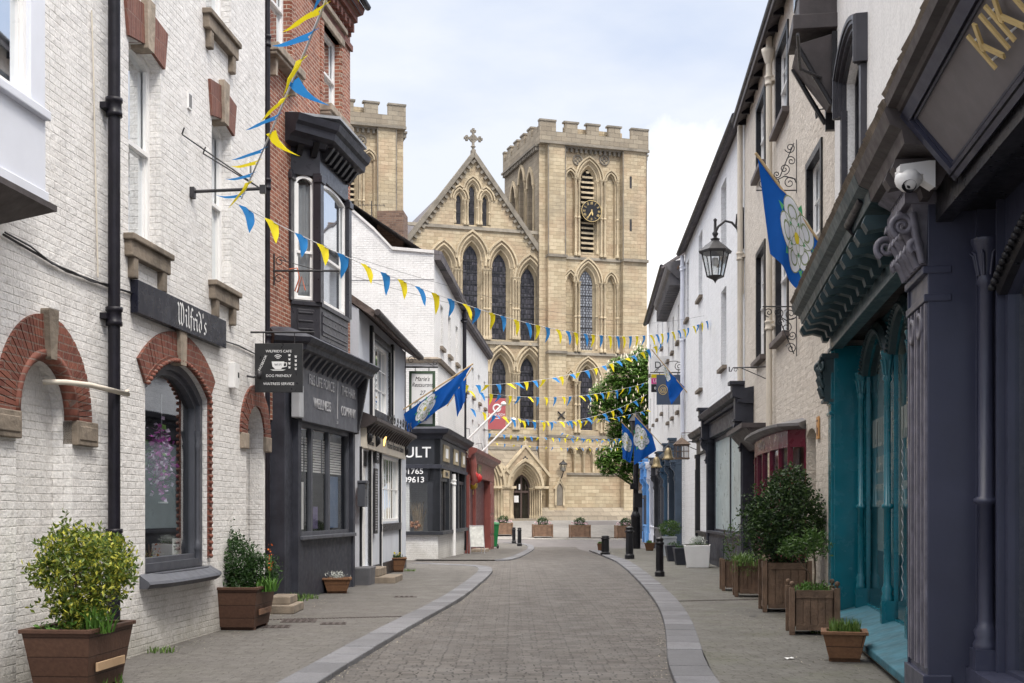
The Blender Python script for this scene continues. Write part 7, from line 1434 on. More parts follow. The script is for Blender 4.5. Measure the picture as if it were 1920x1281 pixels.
m = MB(); m.tube([(-.25, 0, Hh + .09), (W_ + .1, 0, Hh + .09)], .022, 5); m.tube(scroll(W_ - .06, Hh + .32, .2, 1.8), .014, 5); m.tube([(-.1 + .95 * i / 10, 0, Hh + .12 + .42 * math.sin(i / 10 * 1.9)) for i in range(11)], .014, 5); m.tube(scroll(W_ + .08, Hh + .68, .06, 1.3), .01, 4); m.tube(scroll(.02, Hh + .18, .08, 1.3), .01, 4)
for x_ in (.12, W_ - .12): m.tube([(x_, 0, Hh), (x_, 0, Hh + .09)], .012, 5)
m.build('bracket', BLACKM, t)
Ys = 56; p = P3(1221, 720, Ys); t = thing('letting_board', 'white and magenta letting board on the far white house behind the oval sign', 'sign', p); m = MB(); m.box(0, .85, -.03, .0, .45, 1.25); m.build('white_panel', WHITE, t); m = MB(); m.box(0, .85, -.03, .0, .27, .44); m.build('yellow_panel', FY, t); m = MB(); m.box(0, .55, -.03, 0, 0, .26); m.build('magenta_panel', plain('magenta_panel', (.55, .015, .2), .5), t); m = MB(); m.box(0, .5, -.03, 0, -.38, -.01); m.build('black_panel', BLACK, t)
text('D', t, .3, .85, .42, BLACK, -.035, .002); text('LET', t, .24, .13, .2, TXTW, -.035, .002); text('01', t, .22, -.2, .17, TXTW, -.035, .002)
m = MB(); m.box(.92, 1.02, -.02, .05, -3.4, 1.0); m.build('green_post', plain('lime_green_post', (.25, .55, .03), .5), t)
# scroll brackets on the cream house
Yb = H.Y(hu(1494)); 
for i, (x0, y0, x1, y1) in enumerate(((1418, 262, 1494, 357), (1430, 575, 1494, 668))):
    p = P3(x1, y1 if i == 0 else y0, Yb); W_ = p.x - P3(x0, y1, Yb).x; Hh = P3(x1, y0, Yb).z - P3(x1, y1, Yb).z; t = thing('scroll_bracket', ('wrought iron scroll bracket on the cream house behind the big flag, upper one', 'wrought iron scroll bracket on the cream house beside the cornice end, lower one')[i], 'bracket', p, 0, 'scroll brackets on the cream house'); s_ = 1 if i == 0 else -1; m = MB()
    m.tube([(0, 0, -.05 * s_), (0, 0, Hh * s_)], .014, 5); m.tube([(.02, 0, 0), (-W_, 0, 0)], .012, 5)
    for cx_, cz_, r_, sg, a0 in ((-.13, .14, .115, 1, 0), (-.40, .12, .10, -1, 90), (-.60, .11, .085, 1, 90), (-.10, .55, .09, -1, 180), (-.22, .40, .10, 1, 270), (-.12, .80, .10, 1, 200), (-.36, .30, .07, -1, 0)): m.tube([(x_, 0, z_ * s_) for x_, y_, z_ in scroll(cx_ * W_ / .73, cz_ * Hh / .95, r_, 1.5, R(a0), sg)], .009, 5)
    m.tube([(-.02, 0, .2 * s_), (-.3 * W_, 0, .28 * Hh * s_), (-.45 * W_, 0, .22 * Hh * s_), (-.5 * W_, 0, .05 * s_)], .012, 5); m.tube([(-.3, 0, .25 * s_), (-.2, 0, .5 * s_), (-.05, 0, .85 * s_)], .010, 5)
    m.build('scrollwork', BLACKM, t)
Yb = 31.5; p = P3(1437, 688, H.Y(hu(1437))); t = thing('sign_bracket', 'plain black iron sign arm with a hooked end on the cream house', 'bracket', p); m = MB(); m.tube([(0, 0, 0), (-.72, 0, -.02), (-.76, 0, -.1), (-.80, 0, -.1), (-.80, 0, .0)], .014, 5); m.tube([(0, 0, -.26), (-.55, 0, -.02)], .01, 5); m.tube(scroll(-.66, -.07, .05, 1.2), .008, 4); m.build('arm', BLACKM, t)
# big lantern on a swan neck
Yl = I_.Y(I_.L - .2); pl_ = P3(1341, 520, Yl); t = lantern('street_lantern', 'large black hexagonal street lantern on a swan neck bracket', pl_, 1.0); wx = P3(1398, 470, Yl).x - pl_.x
m = MB(); m.tube([(0, 0, 1.06), (0, 0, 1.42)], .035, 8); m.lathe([(.06, 1.05), (.08, 1.1), (.04, 1.16), (.035, 1.4), (.05, 1.45), (0, 1.5)], n=8); m.tube([(.0, 0, 1.12), (.08, 0, 1.28), (.25, 0, 1.42), (.42, 0, 1.38), (.58, 0, 1.2), (.66, 0, .95), (wx - .04, 0, .75)], .03, 7); m.tube([(wx - .1, 0, 1.62), (wx - .22, 0, 1.58), (wx - .24, 0, 1.3), (wx - .18, 0, 1.1)], .025, 6); m.box(wx - .08, wx + .04, -.06, .06, .72, 1.75); m.build('swan_neck', BLACKM, t)
m = MB(); m.lathe([(0, .5), (.07, .48), (.09, .36), (.05, .28), (0, .27)], n=10); m.build('bulb', TXTW, t)
t = thing('conduit_box', 'cream painted box and conduit under the swan neck bracket', 'box', (pl_.x + wx, pl_.y, 0)); m = MB(); z1, z2 = P3(1400, 480, Yl).z, P3(1400, 551, Yl).z; m.box(-.10, .14, -.1, .1, z2, z1); m.build('box', CREAMP, t, bevel=.01); m = MB(); m.tube([(.05, 0, z2), (.05, 0, 4.5)], .04, 6); m.build('conduit', CREAMP, t)
# bells and cage lantern on brackets
BR_ = plain('aged_brass', (.24, .19, .11), .4, .3, 6, metal=.75)
for i, (px, py, Y_) in enumerate(((1231, 877, 46), (1253, 862, 42))):
    p = P3(px, py, Y_); t = thing('hanging_bell', ('brass bell hung over the blue shopfronts, lower and further of two', 'brass bell hung over the blue shopfronts, higher and nearer of two')[i], 'bell', p, 0, 'brass bells over the shopfronts'); m = MB(); m.lathe([(.21, 0), (.215, .03), (.17, .08), (.135, .18), (.115, .30), (.08, .38), (.03, .41), (0, .42)], n=18); m.build('bell', BR_, t); m = MB(); m.lathe([(0, -.05), (.03, -.03), (.03, 0), (.012, .03), (.012, .3)], n=8); m.build('clapper', BLACKM, t)
    xw = ((J1 if Y_ > 47 else I_).x0 + (J1 if Y_ > 47 else I_).k * Y_) - p.x; m = MB(); m.tube([(0, 0, .42), (0, 0, .6), (xw, 0, .62)], .018, 5); m.tube([(xw, 0, .3), (.35, 0, .6)], .012, 5); m.lathe([(.035, .42), (.05, .46), (.035, .5)], n=8); m.build('bracket', BLACKM, t)
p = P3(1278, 859, 40); t = thing('cage_lantern', 'rusty house shaped cage lantern hung beside the bells', 'lantern', p); RU = plain('rusty_metal', (.12, .08, .055), .7, .4, 9); m = MB()
for x_ in (-.21, -.07, .07, .19):
    for y_ in (-.2, .18): m.box(x_, x_ + .025, y_, y_ + .025, 0, .42)
m.box(-.23, .23, -.22, .22, -.04, .01); m.box(-.23, .23, -.22, .22, .40, .44); m.box(-.22, .22, -.21, -.19, .2, .22); m.build('cage', RU, t); m = MB(); m.hexa([(-.27, -.26, .44), (.27, -.26, .44), (.27, .26, .44), (-.27, .26, .44)], [(-.03, -.03, .66), (.03, -.03, .66), (.03, .03, .66), (-.03, .03, .66)]); m.tube([(0, 0, .64), (0, 0, .82), (.95, 0, .84)], .014, 5); m.build('cage_roof', RU, t)
# lamp post in the distance
p = (P3(1192, 900, 61).x, 61, gz(61)); t = thing('lamp_post', 'tall black lamp post at the far end of the right pavement', 'street lamp', p); m = MB(); m.lathe([(.24, 0), (.24, 1.6), (.26, 1.65), (.2, 1.8), (.16, 1.9)], n=12); m.tube([(0, 0, 1.8), (0, 0, 5.6)], [.15, .11], 10); m.build('post', BLACK, t); m = MB(); m.lathe([(.12, 5.6), (.2, 5.75), (.3, 6.35), (.36, 6.4), (.15, 6.7), (.05, 6.8), (0, 7.0)], n=8, smooth=False); m.build('lamp_head', BLACKM, t); m = MB(); m.box(-.3, .05, -.25, -.12, 3.0, 3.3); m.box(-.08, .3, -.25, -.1, 2.1, 2.8); m.build('control_box', BLACK, t)
pw_ = C.w(cu(1052, -.6), -1.1, cz(1052, 884)); lantern('cathedral_lantern', 'small black lantern on the tower buttress right of the church door', pw_, .85, False, 0, [(0, 0, -.1), (-.1, .1, -.5), (-.2, .4, -.6), (-.2, .4, -1.2)])
# ================================================================ bollards
def bollard(label, px, Y, h, r, group='black cast iron bollards'):
    x = (px - CX) / FP * Y; t = thing('bollard', label, 'bollard', (x, Y, gz(Y) + .03), 0, group); m = MB()
    m.lathe([(r * 1.35, 0), (r * 1.35, h * .13), (r * 1.15, h * .15), (r * 1.05, h * .17), (r, h * .19)], n=12, smooth=False); m.build('base', BLACK, t)
    m = MB(); m.lathe([(r, h * .18), (r * .92, h * .82)], n=12, smooth=False); 
    for k in range(6): a_ = R(60 * k + 15); m.tube([(r * .97 * math.cos(a_), r * .97 * math.sin(a_), h * .2), (r * .9 * math.cos(a_), r * .9 * math.sin(a_), h * .8)], r * .16, 5)
    m.build('shaft', BLACK, t)
    m = MB(); m.lathe([(r * .9, h * .80), (r * 1.25, h * .82), (r * 1.25, h * .86), (r * .95, h * .88), (r * .98, h * .93), (r * 1.15, h * .935), (r * 1.1, h * .96), (r * .5, h * .995), (0, h)], n=12); m.build('cap', BLACK, t); return t
bollard('nearest black bollard on the right pavement, beside the white cube planter', 1237, 29.2, .96, .088); bollard('second black bollard on the right pavement', 1180.5, 40.4, 1.10, .12)
bollard('stout short black bollard by the small clay pot on the right kerb', 1135, 46.5, .76, .14); bollard('left one of the two slim far bollards on the left kerb', 963.5, 71, .95, .095); bollard('right one of the two slim far bollards on the left kerb', 974, 66, 1.02, .10)
# ================================================================ leaves
def leaves(m, pts, size, up=.35, fold=.25, asp=.45):
    for p in pts:
        d = Vector((random.gauss(0, 1), random.gauss(0, 1), random.gauss(up, .8))).normalized(); s = d.cross(Vector((random.gauss(0, 1), random.gauss(0, 1), random.gauss(0, 1)))).normalized(); n_ = d.cross(s); L_ = size * random.uniform(.6, 1.25); p = Vector(p); w_ = L_ * asp
        m.add([p, p + d * L_ * .5 + s * w_ * .5 + n_ * L_ * fold * .3, p + d * L_, p + d * L_ * .5 - s * w_ * .5 + n_ * L_ * fold * .3], [(0, 1, 2), (0, 2, 3)])
def blob(c, r, n, sq=(1, 1, 1), shell_=.55, low=-1):
    out = []
    while len(out) < n:
        v = Vector((random.gauss(0, 1), random.gauss(0, 1), random.gauss(0, 1))).normalized()
        if v.z < low: continue
        k = r * random.uniform(shell_, 1) ** .6 * (1 + .12 * math.sin(v.x * 7 + c[0]) * math.sin(v.z * 6 + c[2]) + .1 * math.sin(v.y * 9)); out.append((c[0] + v.x * k * sq[0], c[1] + v.y * k * sq[1], c[2] + v.z * k * sq[2]))
    return out
LF = {'euonymus': leafmat('variegated_leaves', (.04, .085, .012), (.16, .21, .03), (.46, .45, .06)), 'box': leafmat('dark_box_leaves', (.014, .042, .010), (.04, .09, .02)), 'camellia': leafmat('glossy_camellia_leaves', (.010, .028, .010), (.03, .065, .016), (.06, .11, .03)), 'bay': leafmat('bay_leaves', (.03, .075, .015), (.08, .15, .03)), 'herb': leafmat('fresh_green_leaves', (.05, .13, .02), (.12, .24, .04)), 'silver': leafmat('silver_leaves', (.45, .47, .44), (.62, .64, .6)), 'chestnut': leafmat('chestnut_leaves', (.035, .10, .014), (.10, .20, .03), (.17, .27, .06)), 'grass': leafmat('grass_blades', (.06, .13, .025), (.14, .22, .05))}
SOIL = plain('dark_soil', (.03, .022, .016), .95, .4, 12, .02, 20); WOOD = brick('brown_stained_planks', (.078, .040, .027), (.10, .053, .035), (.045, .022, .014), bw=3, bh=.17, ms=.006, rough=.6, bd=.006, nb=.004, ns=18, dark=(.06, .03, .02), dsc=5, df=.5, streak=.3)
WOODO = brick('orange_stained_planks', (.165, .082, .042), (.20, .105, .055), (.07, .035, .02), bw=3, bh=.17, ms=.006, rough=.6, bd=.004, dark=(.10, .05, .03), dsc=6, df=.5)
WOODV = plain('weathered_oak', (.135, .085, .055), .8, .4, 5, .01, 30, streak=.5); WOODG = plain('grey_brown_oak', (.20, .12, .075), .8, .35, 5, .01, 30, streak=.4)
def trough(name, label, loc, w, d, h, rz, mat, taper=.78, lipmat=None, plaque=None, group=None, kind='planter'):
    t = thing(name, label, kind, loc, rz, group); m = MB(); k = taper; th = .03
    b = [(-w / 2 * k, -d / 2 * k, .04), (w / 2 * k, -d / 2 * k, .04), (w / 2 * k, d / 2 * k, .04), (-w / 2 * k, d / 2 * k, .04)]; u = [(-w / 2, -d / 2, h), (w / 2, -d / 2, h), (w / 2, d / 2, h), (-w / 2, d / 2, h)]
    bi = [(x * .93, y * .93, z) for x, y, z in b]; ui = [(x * (1 - 2 * th / w), y * (1 - 2 * th / d), h) for x, y, z in u]
    m.add(b + u + ui + bi, [(3, 2, 1, 0), (0, 1, 5, 4), (1, 2, 6, 5), (2, 3, 7, 6), (3, 0, 4, 7), (4, 5, 9, 8), (5, 6, 10, 9), (6, 7, 11, 10), (7, 4, 8, 11), (8, 9, 13, 12), (9, 10, 14, 13), (10, 11, 15, 14), (11, 8, 12, 15)]); m.build('box', mat, t, bevel=.004)
    m = MB(); m.prismz([(x * 1.04, y * 1.03) for x, y, z in u], h - .035, h + .005); m.v = []; m.f = []; m.sm = []
    for a_, b_, c_, d_ in ((-w / 2 - .02, w / 2 + .02, -d / 2 - .02, -d / 2 + .04), (-w / 2 - .02, w / 2 + .02, d / 2 - .04, d / 2 + .02), (-w / 2 - .02, -w / 2 + .04, -d / 2 + .04, d / 2 - .04), (w / 2 - .04, w / 2 + .02, -d / 2 + .04, d / 2 - .04)): m.box(a_, b_, c_, d_, h - .01, h + .025)
    m.build('rim', mat, t, bevel=.005); m = MB(); m.box(-w / 2 * k, w / 2 * k, -d / 2 * k + .05, -d / 2 * k + .12, 0, .05); m.box(-w / 2 * k, w / 2 * k, d / 2 * k - .12, d / 2 * k - .05, 0, .05); m.build('feet', mat, t)
    m = MB(); m.box(-w / 2 + .03, w / 2 - .03, -d / 2 + .03, d / 2 - .03, h - .1, h - .03); m.build('soil', SOIL, t)
    if plaque:
        x_ = w / 2 * (k + (1 - k) * .45); m = MB(); m.box(x_ + .012, x_ + .032, -d / 2 * plaque[0], d / 2 * plaque[0], h * .36, h * .50); m.build('rail', plaque[1], t, bevel=.004)
    return t
def plant(name, parent_loc, label, kind, builder, mat, stem=None, group=None, rz=0):
    t = thing(name, label, kind, parent_loc, rz, group); m = MB(); builder(m); m.build('foliage', mat, t)
    if stem: s_ = MB(); stem(s_); s_.build('stem', plain('woody_stem', (.10, .07, .045), .9, .3), t)
    return t
def tuft(m, x0, x1, y0, y1, n, h, sp=.4, w_=.012):
    for _ in range(n):
        x, y = random.uniform(x0, x1), random.uniform(y0, y1); a_ = random.uniform(0, 6.28); l_ = h * random.uniform(.5, 1.1); dx, dy = math.cos(a_) * l_ * sp * random.random(), math.sin(a_) * l_ * sp * random.random(); q = Vector((math.cos(a_ + 1.6), math.sin(a_ + 1.6), 0)) * w_ / 2
        P_ = [Vector((x, y, 0)), Vector((x + dx * .4, y + dy * .4, l_ * .6)), Vector((x + dx, y + dy, l_ * .95))]; m.add([P_[0] - q, P_[0] + q, P_[1] + q, P_[1] - q, P_[2]], [(0, 1, 2, 3), (3, 2, 4)])
random.seed(21)
# big tapered planters on the left
X1 = (138 - CX) / FP * 10.75; trough('planter', 'large brown plank planter with a pale rail at the bottom left corner', (X1, 10.9, .05), .60, .95, .55, R(-5), WOOD, plaque=(.62, plain('pale_wood_rail', (.40, .27, .16), .6, .2)), group='tapered plank planters')
def b1(m):
    for c_, r_, n_ in (((.05, -.02, 1.05), .42, 2000), ((-.10, .0, 1.25), .28, 1000), ((.22, .0, 1.15), .28, 1000), ((-.02, .0, .82), .28, 1200), ((.06, 0, .64), .22, 700), ((.40, -.05, 1.08), .14, 260), ((-.30, 0, 1.05), .16, 300)): leaves(m, blob(c_, r_, n_, (1, 1, .95), .35), .058, .7, asp=.40)
    for _ in range(46):
        v = Vector((random.gauss(0, 1), random.gauss(0, .8), random.gauss(.8, .7))).normalized(); b0 = Vector((.03, 0, 1.0)) + Vector((v.x * .34, v.y * .34, v.z * .30)); leaves(m, [b0 + v * .014 * k + Vector((random.gauss(0, .012), random.gauss(0, .012), 0)) for k in range(14)], .055, .8)
    leaves(m, [(-.14 + random.gauss(0, .02), random.gauss(0, .02), 1.35 + i * .008) for i in range(34)], .055, .8)
plant('euonymus_shrub', (X1 + .02, 10.85, .02), 'bushy yellow variegated shrub in the large planter at the bottom left', 'shrub', b1, LF['euonymus'], lambda s: [s.tube([(random.uniform(-.06, .06), random.uniform(-.06, .06), .5), (a_ * .4, b_ * .4, .8), (a_, b_, 1.15)], [.016, .012, .005], 5) for a_, b_ in ((-.2, .1), (.2, 0), (.0, -.15), (.1, .2), (-.1, -.1))])
def b2(m): leaves(m, blob((-.05, 0, .60), .18, 220, (1.5, 2, .5)), .05); tuft(m, -.25, .3, -.45, .4, 200, .18, 1.0); m.v = m.v; 
o = plant('ground_herbs', (X1, 10.85, .0), 'low green herbs and grass spilling over the rim under the yellow shrub', 'plant', lambda m: (b2(m), m.xf(Matrix.Translation((0, 0, .0)))), LF['herb'])
o = thing('strap_plant', 'fresh green strap leaved plant at the right rim of the bottom left planter', 'plant', (X1 + .30, 10.6, .58)); m = MB(); tuft(m, -.12, .08, -.08, .12, 60, .24, 1.1, .018); m.build('foliage', LF['herb'], o)
X2 = (456 - CX) / FP * 16.6; trough('planter', 'large brown plank planter with a dark shrub below the arched shop window', (X2, 16.55, .05), .66, .95, .55, R(-4), WOOD, plaque=(.6, plain('dark_rail', (.16, .085, .05), .6, .2)), group='tapered plank planters')
def b3(m):
    for c_, r_, n_ in (((-.12, 0, .90), .36, 3200), ((-.38, .0, .76), .28, 1700), ((.20, .1, .76), .30, 1700), ((-.05, -.1, .62), .26, 1000), ((-.14, 0, 1.22), .14, 200), ((.28, 0, .64), .14, 250)): leaves(m, blob(c_, r_, n_, (1, 1, .95), .3), .055, .5, asp=.4)
    leaves(m, [(-.25 + random.gauss(0, .07), random.gauss(0, .03), 1.25 + random.random() * .32) for i in range(60)], .04, .8)
plant('dark_shrub', (X2, 16.6, .02), 'dense dark green shrub in the planter below the arched shop window', 'shrub', b3, LF['box'], lambda s: [s.tube([(0, 0, .5), (a_, 0, .9)], [.015, .006], 5) for a_ in (-.2, 0, .2)])
t = thing('wallflower', 'tall orange flower spike at the right of the dark shrub', 'flower', (X2 + .38, 16.4, .55)); m = MB(); m.tube([(0, 0, 0), (.02, 0, .25), (.04, .02, .5)], .008, 5); m.tube([(.02, 0, .2), (-.02, 0, .42)], .006, 5); tuft(m, -.14, .1, -.1, .1, 90, .22, .8, .02); m.build('foliage', LF['herb'], t); m = MB(); leaves(m, [(.03 + random.gauss(0, .025), random.gauss(0, .025), .28 + random.random() * .35) for i in range(30)], .03, .2, asp=.9); m.build('blossom', plain('orange_petals', (.60, .13, .02), .6, .3), t)
def small_trough(label, px, py, w, d, h, rz, mat=WOODO, veg='silver', group='small orange plank troughs'):
    x, y = G(px, py); t = trough('planter', label, (x, y, gz(y) + .05), w, d, h, rz, mat, .72, group=group)
    m = MB(); 
    if veg == 'silver': leaves(m, [(random.gauss(0, w * .18), random.gauss(0, .06), h + random.random() * .12) for i in range(120)], .07, .6, asp=.3); mat_ = LF['silver']
    elif veg == 'grass': tuft(m, -w * .35, w * .35, -d * .3, d * .3, 320, .22, .5, .014); m.xf(Matrix.Translation((0, 0, h - .06))); mat_ = LF['grass']
    elif veg == 'herb': leaves(m, blob((0, 0, h + .04), w * .36, 260, (1, .8, .5), .1), .06, .6); mat_ = LF['herb']
    else: leaves(m, blob((0, 0, h + .03), w * .36, 240, (1, .8, .45), .1), .055, .6); mat_ = LF['box']
    p_ = thing('potted_plant', {'silver': 'silvery leaved plant in the ', 'grass': 'grassy chives in the ', 'herb': 'leafy green plant in the ', 'pansy': 'yellow and dark pansies in the '}[veg] + label, 'plant', (x, y, gz(y) + .05), rz); m.build('foliage', mat_, p_)
    if veg == 'pansy': m = MB(); leaves(m, [(random.uniform(-w * .3, w * .3), random.uniform(-.1, .1), h + .08 + random.random() * .06) for i in range(16)], .06, .1, asp=1); m.build('blossom', FY, p_)
    return t
small_trough('small orange trough against the charcoal shop', 632, 1117, .52, .40, .27, R(8)); small_trough('small orange trough in front of the restaurant window', 743, 1076, .48, .42, .34, R(8), veg='pansy')
small_trough('tiny orange trough by the white downpipe of the black shop', 872, 1036, .40, .35, .36, R(8), veg='silver'); small_trough('small orange trough below the teal window sill', 1583, 1248, .44, .40, .30, R(-14), veg='grass')
small_trough('small orange box beside the sky blue shopfront', 1218, 1035, .45, .4, .33, R(-5), veg='herb'); small_trough('tiny clay box beside the stout short bollard', 1125, 1035, .24, .24, .3, 0, veg='herb')
# Versailles boxes on the right
def vbox(label, x, y, w, h, rz=0, mat=WOODV, fin=True, group='square oak planters on the right pavement', name='planter'):
    t = thing(name, label, 'planter', (x, y, gz(y) + .05), rz, group); m = MB()
    for k in range(4):
        rot = Matrix.Rotation(R(90 * k), 4, 'Z'); q = MB(); n_ = 5
        for i in range(n_): a_ = -w / 2 + .05 + (w - .1) * i / n_; q.box(a_, a_ + (w - .1) / n_ - .006, -w / 2 + .012, -w / 2 + .04, .08, h - .04)
        q.box(-w / 2 + .05, w / 2 - .05, -w / 2, -w / 2 + .035, .06, .14); q.box(-w / 2 + .05, w / 2 - .05, -w / 2, -w / 2 + .035, h - .13, h - .03); m.merge(q, rot)
    m.build('panel', mat, t)
    for sx in (-1, 1):
        for sy in (-1, 1): m = MB(); m.box(sx * w / 2 - .035, sx * w / 2 + .035, sy * w / 2 - .035, sy * w / 2 + .035, 0, h); m.build('corner_post', mat, t, bevel=.006)
    if fin:
        for sx in (-1, 1):
            for sy in (-1, 1): m = MB(); m.lathe([(.015, h), (.012, h + .02), (.03, h + .035), (.035, h + .055), (.025, h + .08), (0, h + .088)], (sx * w / 2, sy * w / 2, 0), 8); m.build('ball_finial', mat, t)
    m = MB(); m.box(-w / 2 + .04, w / 2 - .04, -w / 2 + .04, w / 2 - .04, h - .2, h - .06); m.build('soil', SOIL, t); return t
vbox('oak box planter with ball finials beside the teal pilaster', 3.88, 15.85, .56, .60, R(-8)); vbox('tall oak box planter holding the big dark shrub', 4.30, 19.35, .68, .80, R(-6), fin=False)
vbox('oak box planter left of the tall one, smothered in trailing grass', 4.36, 22.6, .48, .66, R(-6), fin=False); vbox('furthest of the oak box planters on the right pavement, half hidden', 4.42, 24.3, .5, .62, R(-5), fin=False)
def cam_(m):
    for c_, r_, n_ in (((0, 0, 1.45), .62, 2600), ((-.25, -.1, 1.20), .42, 1100), ((.22, -.1, 1.35), .46, 1300), ((.08, 0, 1.95), .34, 900), ((.0, 0, .98), .34, 600), ((-.35, 0, 1.55), .26, 400)): leaves(m, blob(c_, r_, int(n_ * 1.3), (1, 1, 1), .45), .072, .15, .35, asp=.5)
    for _ in range(60):
        v = Vector((random.gauss(0, 1), random.gauss(0, .8), random.gauss(.4, .8))).normalized(); b0 = Vector((0, 0, 1.42)) + Vector((v.x * .58, v.y * .5, v.z * .62)); leaves(m, [b0 + v * .02 * k + Vector((random.gauss(0, .02), random.gauss(0, .02), 0)) for k in range(9)], .07, .3)
random.seed(12)
plant('camellia', (4.28, 19.3, .05), 'large dark glossy evergreen shrub in the tall oak box', 'shrub', cam_, LF['camellia'], lambda s: [s.tube([(a_ * .2, b_, .7), (a_ * .5, b_, 1.0), (a_, b_ * 2, 1.5)], [.02, .015, .006], 5) for a_, b_ in ((-.3, .05), (.0, -.05), (.25, .1), (.1, -.1))])
def bay_(m):
    leaves(m, blob((0, 0, 1.18), .22, 420, (1, 1, 1), .2), .075, .6, asp=.35); leaves(m, blob((-.26, .1, 1.12), .18, 300, (1, 1, .9), .2), .07, .6, asp=.35)
plant('bay_tree', (3.90, 15.85, .02), 'little bay tree with twin crowns on thin stems in the box with ball finials', 'small tree', bay_, LF['bay'], lambda s: (s.tube([(0, 0, .5), (.02, 0, .8), (0, 0, 1.1)], .012, 6), s.tube([(0, 0, .5), (-.05, .03, .8), (-.24, .08, 1.05)], .010, 6)))
o = thing('box_herbs', 'leafy green herbs around the foot of the little bay tree', 'plant', (3.88, 15.85, .52)); m = MB(); leaves(m, blob((0, 0, .07), .25, 700, (1, 1, .5), .1), .05, .7, asp=.35); tuft(m, -.2, .2, -.2, .2, 60, .2, .8); m.build('foliage', LF['herb'], o)
o = thing('trailing_grass', 'untidy trailing grass spilling from the oak box left of the tall one', 'plant', (4.34, 22.5, .62)); m = MB(); tuft(m, -.25, .25, -.28, .25, 260, .28, 1.2, .012); leaves(m, blob((-.05, -.1, .0), .3, 500, (1, 1, .7), .3), .035, 0); m.build('foliage', LF['grass'], o)
o = thing('thin_shrub', 'straggly thin shrub with pale shoots in the furthest oak box', 'shrub', (4.36, 24.2, .55)); m = MB(); leaves(m, blob((-.02, 0, .45), .34, 260, (.7, 1, 1.3), .1), .06, .6); leaves(m, blob((0, 0, .1), .25, 240, (1, 1, .5), .1), .04, .3); m.build('foliage', LF['bay'], o); m = MB(); [m.tube([(0, 0, 0), (a_, 0, .8)], .006, 4) for a_ in (-.2, 0, .15)]; m.build('stem', WOODV, o)
# white cube, grey cube, dark pots
x, y = G(1312, 1068); t = thing('planter', 'white leaning cube planter on the right pavement', 'planter', (x, y + .3, .05), R(-10)); m = MB(); m.hexa([(-.30, -.30, 0), (.30, -.30, 0), (.30, .30, 0), (-.30, .30, 0)], [(-.38, -.36, .60), (.34, -.36, .62), (.34, .36, .62), (-.38, .36, .60)]); m.build('box', WHITE, t, bevel=.01); m = MB(); m.box(-.33, .30, -.31, .31, .605, .625); m.build('soil', SOIL, t)
o = thing('silver_plant', 'silver leaved plant in the white leaning cube planter', 'plant', (x, y + .3, .66), 0); m = MB(); leaves(m, blob((0, 0, .08), .22, 260, (1, 1, .7), .1), .09, .8, asp=.3); m.build('foliage', LF['silver'], o); m = MB(); leaves(m, blob((0, 0, .0), .3, 260, (1, 1, .3), .1), .05, .5); m.build('low_foliage', LF['herb'], o)
x, y = G(1257, 1048); t = thing('planter', 'pale grey cube planter with a clipped round shrub', 'planter', (x, y + .3, .03), R(-6)); m = MB(); m.box(-.24, .24, -.24, .24, 0, .66); m.box(-.26, .26, -.26, .26, .6, .665); m.build('box', plain('pale_zinc', (.33, .35, .37), .5, .2), t, bevel=.01)
plant('clipped_shrub', (x, y + .3, .03), 'round light green shrub in the pale grey cube planter', 'shrub', lambda m: leaves(m, blob((0, 0, .95), .38, 1400, (1.05, 1, .75), .5), .07, .5), LF['bay'])
for px, py, s_, lb in ((1265, 1056, .26, 'dark square pot between the grey cube and the white cube, further one'), (1280, 1063, .24, 'dark square pot close behind the white cube planter, nearer one')):
    x, y = G(px, py); t = thing('planter', lb, 'planter', (x, y + .2, .04), 0, 'dark square pots'); m = MB(); m.hexa([(-s_ * .7, -s_ * .7, 0), (s_ * .7, -s_ * .7, 0), (s_ * .7, s_ * .7, 0), (-s_ * .7, s_ * .7, 0)], [(-s_, -s_, .5), (s_, -s_, .5), (s_, s_, .5), (-s_, s_, .5)]); m.build('pot', CHAR, t, bevel=.01); m = MB(); leaves(m, blob((0, 0, .52), s_ * .8, 160, (1, 1, .35), .1), .06, .5); m.build('foliage', LF['box'], t)
# far plank planters with ball shrubs on the square
for i, (px, lb) in enumerate(((943, 'leftmost of the four oak planters on the square, beside the green bin'), (1017, 'second oak planter from the left on the square, below the church door'), (1087, 'third oak planter from the left on the square'), (1173, 'rightmost oak planter on the square, behind the second bollard'))):
    Y_ = 80.5 - i * .9 + (1 if i == 0 else 0); x = (px - CX) / FP * Y_; t = vbox(lb, x, Y_, 1.22, .84, R(3), WOODG, False, 'oak planters in a row on the square'); m = MB(); leaves(m, blob((0, 0, .98), .36, 700, (1, 1, .85), .6), .10, .4); m.build('ball_shrub', LF['box'], t); m = MB(); leaves(m, [(random.uniform(-.55, .55), random.uniform(-.5, .5), .88 + random.random() * .1) for i in range(90)], .09, .3, asp=.8); m.build('blossom', plain('pink_white_petals', (.55, .35, .38), .7, .5, 30), t)
